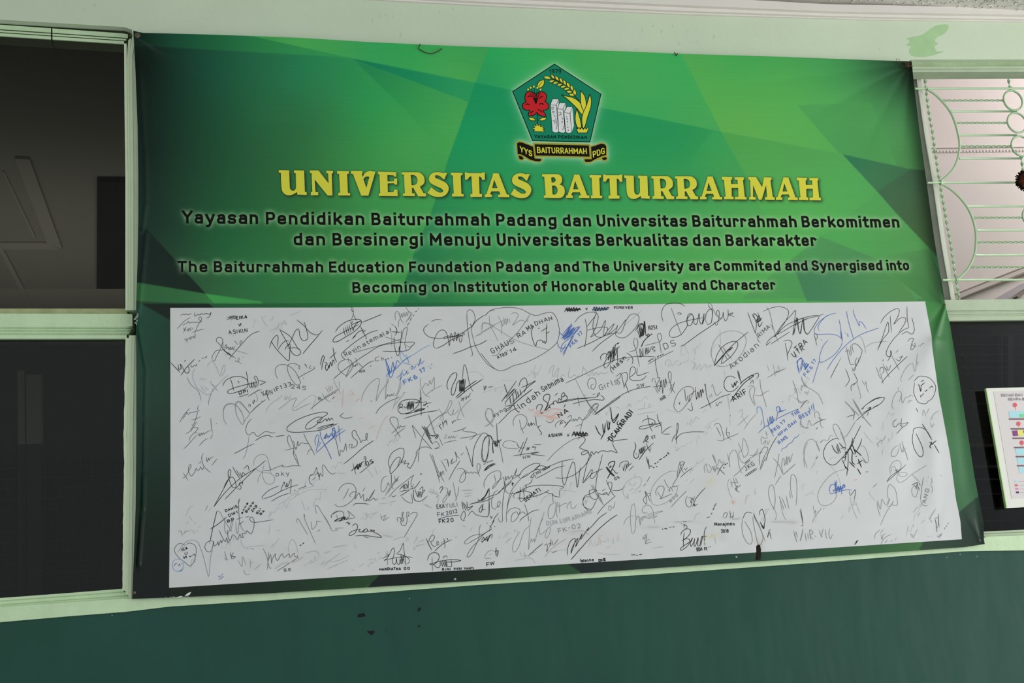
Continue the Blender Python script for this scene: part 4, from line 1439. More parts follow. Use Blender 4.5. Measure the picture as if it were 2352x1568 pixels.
qx = (1 - vv) * tx + vv * bx + (1 - uu) * lx + uu * rx - ((1 - uu) * (1 - vv) * 391 + uu * (1 - vv) * 2124.8 + (1 - uu) * vv * 388.5 + uu * vv * 2209.3)
qy = (1 - vv) * ty + vv * by + (1 - uu) * ly + uu * ry - ((1 - uu) * (1 - vv) * 707 + uu * (1 - vv) * 692 + (1 - uu) * vv * 1349.5 + uu * vv * 1238)
Q = bp(qx.ravel(), qy.ravel(), 0.0004)
fc = []
ii = np.arange((nv - 1) * nu).reshape(nv - 1, nu)[:, :-1].ravel()
fc = [(int(i), int(i + nu), int(i + nu + 1), int(i + 1)) for i in ii]
M_PANEL = mat('white_vinyl_panel', (0.77, 0.78, 0.80), 0.45, 0.35, col2=(0.745, 0.753, 0.768), nscale=5)
PG = [(480, 1338, 90, 12, .10, 0), (700, 1285, 95, 26, .11, 0), (640, 1262, 50, 16, .08, 0), (800, 1235, 60, 14, .07, 0), (890, 1226, 40, 9, .14, 0), (575, 1300, 26, 16, .12, 0), (1320, 1222, 30, 7, .20, 0),
      (1370, 1224, 26, 6, .10, 0), (1500, 1210, 30, 5, .16, 0), (1575, 1199, 34, 4, .18, 0), (1690, 1191, 26, 5, .14, 0), (1820, 1199, 18, 6, .26, 0), (1790, 1197, 40, 4, .12, 0), (1658, 1236, 12, 9, .16, 0),
      (1265, 950, 34, 11, .16, 1), (1275, 962, 22, 5, .14, 1), (1684, 1152, 6, 6, .30, 1), (800, 915, 22, 20, .05, 1), (850, 975, 30, 24, .05, 1), (1320, 1240, 60, 16, .07, 1), (770, 900, 10, 22, .08, 1),
      (1630, 1110, 18, 10, .10, 2), (625, 968, 12, 10, .10, 2), (1640, 1230, 22, 10, .10, 2), (1900, 1080, 60, 50, .03, 0), (1960, 905, 60, 40, .035, 0), (1600, 1000, 90, 60, .03, 0), (500, 1150, 70, 60, .03, 0),
      (2150, 1190, 10, 26, .12, 0), (430, 1160, 40, 50, .04, 0), (1000, 1290, 80, 30, .03, 0), (1180, 1285, 26, 14, .10, 0), (1741, 1248, 9, 12, .35, 0)]
TONES = ((0.62, 0.56, 0.46), (0.70, 0.42, 0.34), (0.74, 0.72, 0.40))
pcol = np.repeat(np.array([[0.778, 0.778, 0.780]]), len(Q), 0)
for (gx_, gy_, sx_, sy_, am_, tn_) in PG:
    w_ = am_ * np.exp(-((qx.ravel() - gx_) / sx_) ** 2 - ((qy.ravel() - gy_) / sy_) ** 2)
    pcol = pcol * (1 - w_[:, None]) + np.array(TONES[tn_]) * 0.8 * w_[:, None]
panel = mesh_obj('signing_panel', [tuple(q) for q in Q.tolist()], fc, M_PANEL, None, smooth=True, label='white vinyl panel filled with pen signatures')
onb(panel)
_ca = panel.data.color_attributes.new('print', 'FLOAT_COLOR', 'POINT')
_ca.data.foreach_set('color', np.concatenate([pcol, np.ones((len(pcol), 1))], 1).astype(np.float32).ravel())
_nt = M_PANEL.node_tree
_at = _nt.nodes.new('ShaderNodeAttribute')
_at.attribute_name = 'print'
_nz = _nt.nodes.new('ShaderNodeTexNoise')
_nz.inputs['Scale'].default_value = 9
_nz.inputs['Detail'].default_value = 8
_nt.links.new(_nt.nodes['Texture Coordinate'].outputs['Object'], _nz.inputs['Vector'])
_mr = _nt.nodes.new('ShaderNodeMapRange')
_mr.inputs['From Min'].default_value = 0.3
_mr.inputs['From Max'].default_value = 0.7
_mr.inputs['To Min'].default_value = 0.955
_mr.inputs['To Max'].default_value = 1.02
_nt.links.new(_nz.outputs['Fac'], _mr.inputs['Value'])
_vm = _nt.nodes.new('ShaderNodeVectorMath')
_vm.operation = 'SCALE'
_nt.links.new(_at.outputs['Color'], _vm.inputs[0])
_nt.links.new(_mr.outputs['Result'], _vm.inputs['Scale'])
_nt.links.new(_vm.outputs[0], _nt.nodes['Principled BSDF'].inputs['Base Color'])


def onp(o):
    o.parent = panel
    o.matrix_parent_inverse = Matrix.Identity(4)
    return o


# panel is itself placed through the banner's inverse, so its children share that frame
PANEL_INV = (panel.matrix_parent_inverse.copy())


def flat_mat(name, r, g_, b3, px_=1200, py_=700, rough=0.6, spec=0.2, k=1.0):
    return mat(name, ink(r, g_, b3, px_, py_, k), rough, spec)


M_BLACK = mat('black_print', (0.006, 0.006, 0.005), 0.6, 0.12)
M_YEL = flat_mat('yellow_print', 202, 196, 62)

for i, sts in enumerate(line_strokes):
    c0 = wp(sts[0][0][0][0], sts[0][0][0][1], -YB - 0.001)
    sl = empty('slogan_line', c0)
    sl.parent = banner
    sl.matrix_parent_inverse = BPI
    SLI = Matrix.Translation(c0).inverted()
    for wi in sorted(set(s[2] for s in sts)):
        fl = Flat()
        for k, (st, w_, wq) in enumerate(sts):
            if wq != wi:
                continue
            st2 = resample(st, 4.0)
            short = len(st) == 2 and math.hypot(st[1][0] - st[0][0], st[1][1] - st[0][1]) < 3
            fl.ribbon(st2, w_, caps=w_ * (0.36 if short else 0.48), lift=(k % 5) * 2e-5)
            for j in range(1, len(st) - 1):
                a = np.array(st[j]) - np.array(st[j - 1])
                b = np.array(st[j + 1]) - np.array(st[j])
                if a @ b < 0.6 * np.hypot(*a) * np.hypot(*b):
                    fl.dot(st[j][0], st[j][1], w_ * 0.49, lift=(k % 5) * 2e-5 + 1e-5, n=10)
        ob = fl.build('word', M_BLACK, None, 0.0006)
        ob.parent = sl
        ob.matrix_parent_inverse = SLI

tt = Flat()
title = empty('title', wp(1262, 455, -YB - 0.001))
title.parent = banner
title.matrix_parent_inverse = BPI
TINV = Matrix.Translation(wp(1262, 455, -YB - 0.001)).inverted()
for o_, h_ in title_polys:
    fl = Flat()
    fl.poly(o_, h_)
    ob = fl.build('letter', M_YEL, None, 0.0008)
    ob.parent = title
    ob.matrix_parent_inverse = TINV

# ---- emblem
EMB = Flat()
EMB.poly([EX(*p) for p in PENT])
emblem = onb(EMB.build('emblem', M_BLACK, None, 0.0006, label='pentagon foundation emblem with flower, books and wheat'))


def eo(fl, name, m, lift, label=None):
    o = fl.build(name, m, None, lift)
    o.parent = emblem
    if label:
        o['label'] = label
    return o


def scale_poly(pl_, cx_, cy_, d):
    out = []
    for (x, y) in pl_:
        L = math.hypot(x - cx_, y - cy_)
        out.append((x - (x - cx_) / L * d, y - (y - cy_) / L * d))
    return out


fl = Flat()
fl.poly([EX(*p) for p in scale_poly(PENT, 780, 680, 14)])
eo(fl, 'field', flat_mat('emblem_green', 8, 122, 90, 1280, 250), 0.0008)
M_EY = flat_mat('emblem_yellow', 208, 200, 58, 1280, 250)
M_ER = flat_mat('emblem_red', 190, 28, 34, 1280, 250)
M_EW = flat_mat('emblem_white', 212, 214, 214, 1280, 250)
M_GOLD = flat_mat('ribbon_gold', 160, 150, 48, 1280, 350)


def shape(pl_, name, m, lift, outline=9, smooth=False, closed=True, extra=None):
    if smooth:
        pl_ = catmull(pl_ + [pl_[0]], 12)[:-1]
    q = [EX(*p) for p in pl_]
    fl = Flat()
    if outline:
        fl.ribbon(q + [q[0], q[1]], outline / 6.03, lift=0)
        o = eo(fl, name + '_outline', M_BLACK, lift + 0.00005)
    fl = Flat()
    fl.poly(q)
    return eo(fl, name, m, lift)


def leafpoly(x0, y0, x1, y1, w):
    dx, dy = x1 - x0, y1 - y0
    L = math.hypot(dx, dy)
    nx, ny = -dy / L, dx / L
    out = []
    for t in (0, .15, .35, .55, .75, .92, 1):
        k = math.sin(math.pi * t ** 0.8) * w / 2
        out.append((x0 + dx * t + nx * k, y0 + dy * t + ny * k))
    for t in (.92, .75, .55, .35, .15):
        k = math.sin(math.pi * t ** 0.8) * w / 2
        out.append((x0 + dx * t - nx * k, y0 + dy * t - ny * k))
    return out


# wheat stalk, kernels, blades and tuft
fl = Flat()
fl.ribbon([EX(*p) for p in catmull([(700, 300), (800, 345), (900, 430), (990, 510), (1040, 560), (1085, 610)], 15)], 1.6)
eo(fl, 'wheat_stalk', M_BLACK, 0.0010)
for (x0, y0, x1, y1, w_) in ((595, 280, 705, 305, 44), (700, 248, 750, 318, 36), (755, 268, 810, 342, 38), (815, 293, 862, 370, 38), (868, 322, 908, 405, 38), (918, 355, 958, 440, 40),
                             (970, 393, 1003, 480, 40), (1030, 545, 1018, 445, 46), (665, 352, 752, 328, 34), (722, 372, 805, 350, 34), (778, 398, 862, 376, 34), (826, 424, 912, 406, 36),
                             (874, 452, 960, 440, 36), (908, 482, 1000, 490, 38), (945, 522, 1040, 535, 40)):
    shape(leafpoly(x0, y0, x1, y1, w_), 'kernel', M_EY, 0.0012, 7)
shape([(840, 525), (895, 543), (1000, 568), (1080, 618), (1140, 695), (1160, 762), (1120, 795), (1060, 720), (960, 622), (888, 560)], 'blade', M_EY, 0.0011, smooth=True)
shape([(1105, 470), (1160, 540), (1182, 620), (1182, 690), (1150, 745), (1120, 690), (1107, 600)], 'blade', M_EY, 0.0013, smooth=True)
shape([(1235, 520), (1256, 600), (1248, 700), (1205, 830), (1170, 960), (1140, 990), (1124, 880), (1138, 790), (1182, 690), (1212, 600)], 'blade', M_EY, 0.0014, smooth=True)
shape([(1055, 720), (1082, 800), (1108, 900), (1115, 980), (1068, 985), (1036, 900), (1035, 810)], 'blade', M_EY, 0.0015, smooth=True)
shape([(1048, 985), (1070, 1002), (1085, 975), (1100, 1010), (1122, 980), (1145, 1010), (1168, 980), (1182, 1005), (1220, 970), (1197, 1055), (1070, 1055)], 'tuft', M_EY, 0.0016)
# flower
fl = Flat()
for q in ((380, 455), (415, 430), (460, 415), (508, 432), (552, 455)):
    fl.ribbon([EX(*q), EX(*((q[0] * 0.45 + 485 * 0.55), 520))], 1.1)
fl.ribbon([EX(505, 770), EX(508, 930)], 1.7)
eo(fl, 'flower_stem', M_BLACK, 0.0010)
shape([(345, 520), (365, 493), (400, 486), (440, 492), (470, 510), (490, 545), (510, 508), (540, 490), (580, 488), (615, 505), (634, 540), (632, 590), (612, 620), (645, 640), (665, 680), (655, 720), (625, 740), (588, 742),
       (600, 770), (628, 826), (560, 820), (520, 800), (500, 772), (470, 805), (430, 818), (388, 820), (384, 790), (402, 742), (355, 742), (315, 720), (302, 690), (312, 650), (350, 622), (334, 580)], 'flower', M_ER, 0.0012, 11, smooth=True)
fl = Flat()
for c in ([(372, 560), (395, 545), (425, 552)], [(535, 585), (555, 560), (585, 548)], [(345, 668), (370, 655), (402, 668)], [(535, 660), (565, 648), (598, 662)], [(415, 785), (430, 765), (455, 755)], [(512, 735), (545, 742), (572, 770)]):
    fl.ribbon([EX(*p) for p in catmull(c, 8)], 2.1)
for q in ((405, 500), (430, 498), (455, 498), (480, 505), (505, 505), (530, 500), (550, 498)):
    fl.ribbon([EX(*q), EX(488, 640)], 1.3)
fl.poly([EX(455, 575), EX(520, 575), EX(500, 640), EX(488, 662), EX(476, 640)], lift=1e-5)
eo(fl, 'flower_marking', M_BLACK, 0.0014)
for q in ((380, 455), (415, 430), (460, 415), (508, 432), (552, 455)):
    fl = Flat()
    fl.dot(*EX(*q), 19 / 6.03)
    eo(fl, 'stamen_outline', M_BLACK, 0.0011)
    fl = Flat()
    fl.dot(*EX(*q), 14.5 / 6.03)
    eo(fl, 'stamen', M_EY, 0.0013)
shape([(505, 400), (520, 360), (545, 335), (602, 318), (605, 370), (585, 412), (550, 432), (518, 435)], 'bud', M_EY, 0.0012)
fl = Flat()
fl.ribbon([EX(*p) for p in catmull([(525, 425), (545, 385), (575, 355)], 8)], 1.0)
eo(fl, 'bud_vein', M_BLACK, 0.0014)
shape(leafpoly(385, 850, 492, 882, 44), 'leaf', M_EY, 0.0012, 8)
shape(leafpoly(635, 852, 525, 882, 44), 'leaf', M_EY, 0.0012, 8)
shape([(455, 1035), (470, 1010), (430, 985), (475, 985), (455, 945), (490, 962), (497, 918), (520, 958), (552, 932), (548, 970), (602, 958), (578, 988), (612, 998), (585, 1012), (612, 1040)], 'tuft', M_EY, 0.0012, 10)
# three books
for (fr_, tp_, sd_, z0) in (
        ([(690, 665), (730, 673), (770, 672), (803, 1040), (785, 1050), (760, 1053), (735, 1048), (715, 1035)], [(690, 665), (716, 590), (740, 584), (770, 588), (803, 582), (772, 672), (730, 673)], [(772, 672), (803, 582), (808, 665), (788, 720), (800, 1020)], 0.0012),
        ([(787, 720), (825, 727), (862, 726), (895, 1045), (875, 1054), (845, 1056), (803, 1040)], [(787, 720), (815, 642), (840, 638), (870, 643), (900, 638), (864, 726), (825, 727)], [(864, 726), (900, 638), (903, 712), (878, 770), (890, 1020)], 0.0015),
        ([(878, 770), (920, 782), (960, 785), (983, 1045), (960, 1060), (930, 1060), (900, 1042)], [(878, 770), (915, 697), (940, 692), (970, 698), (996, 690), (962, 785), (920, 782)], [(962, 785), (996, 690), (1018, 960), (984, 1045)], 0.0018)):
    shape(sd_, 'book_side', M_EW, z0, 6)
    shape(fr_, 'book_spine', M_EW, z0 + 0.0001, 6)
    shape(tp_, 'book_top', M_EW, z0 + 0.0002, 6)
fl = Flat()
for ch, x, y in zip('LOGIKA', (918, 921, 925, 929, 932, 936), (838, 872, 910, 950, 988, 1028)):
    for st in lay_text(ch, *EX(x - 9, y + 0), *EX(x + 10, y + 1), 22 / 6.03):
        fl.ribbon(st, 0.75)
for c in ([(700, 700), (738, 703)], [(705, 715), (712, 730), (742, 722)], [(712, 760), (740, 755), (735, 780), (712, 772)], [(738, 800), (745, 825), (762, 830)], [(722, 892), (740, 885), (755, 900), (748, 930)], [(760, 850), (780, 930), (772, 1005)],
          [(805, 775), (832, 770), (838, 800)], [(805, 815), (830, 795), (840, 812)], [(842, 850), (858, 850), (850, 870)], [(840, 900), (856, 895), (852, 920)], [(845, 945), (850, 950)], [(868, 960), (875, 985), (850, 1015)]):
    fl.ribbon([EX(*p) for p in catmull(c, 8)], 0.9)
eo(fl, 'spine_lettering', M_BLACK, 0.0022)
fl = Flat()
for (t_, a, b, c, d, cap, w_) in (('1979', 672, 235, 842, 236, 66, 1.5), ('YAYASAN', 470, 1130, 770, 1133, 46, 1.6), ('PENDIDIKAN', 795, 1134, 1200, 1141, 46, 1.6)):
    for st in lay_text(t_, *EX(a, b), *EX(c, d), cap / 6.03, gap=12):
        fl.ribbon(resample(st, 3), w_, caps=w_ * 0.4)
eo(fl, 'emblem_lettering', M_BLACK, 0.0010)
for (o_, i_, z0) in ((RIB_L, RIB_LI, 0.0008), (RIB_R, RIB_RI, 0.0008), (RIB_C, RIB_CI, 0.0012)):
    fl = Flat()
    fl.poly([EX(*p) for p in o_])
    eo(fl, 'ribbon_border', M_GOLD, z0)
    fl = Flat()
    fl.poly([EX(*p) for p in i_])
    eo(fl, 'ribbon', M_BLACK, z0 + 0.0002)
for pl_ in ([(245, 1370), (290, 1378), (318, 1405), (300, 1428), (262, 1418)], [(1400, 1402), (1460, 1390), (1472, 1412), (1450, 1434), (1420, 1432)]):
    fl = Flat()
    fl.poly([EX(*p) for p in pl_])
    eo(fl, 'ribbon_curl', M_BLACK, 0.0011)
for (t_, a, b, c, d, cap, w_) in (('YYS', 270, 1318, 440, 1392, 88, 2.3), ('BAITURRAHMAH', 505, 1338, 1198, 1355, 92, 2.2), ('PDG', 1278, 1402, 1445, 1345, 92, 2.3)):
    fl = Flat()
    for k, st in enumerate(lay_text(t_, *EX(a, b), *EX(c, d), cap / 6.03, gap=10)):
        fl.ribbon(resample(st, 3), w_, caps=w_ * 0.4, lift=(k % 4) * 2e-5)
    eo(fl, 'ribbon_lettering', M_EY, 0.0016)

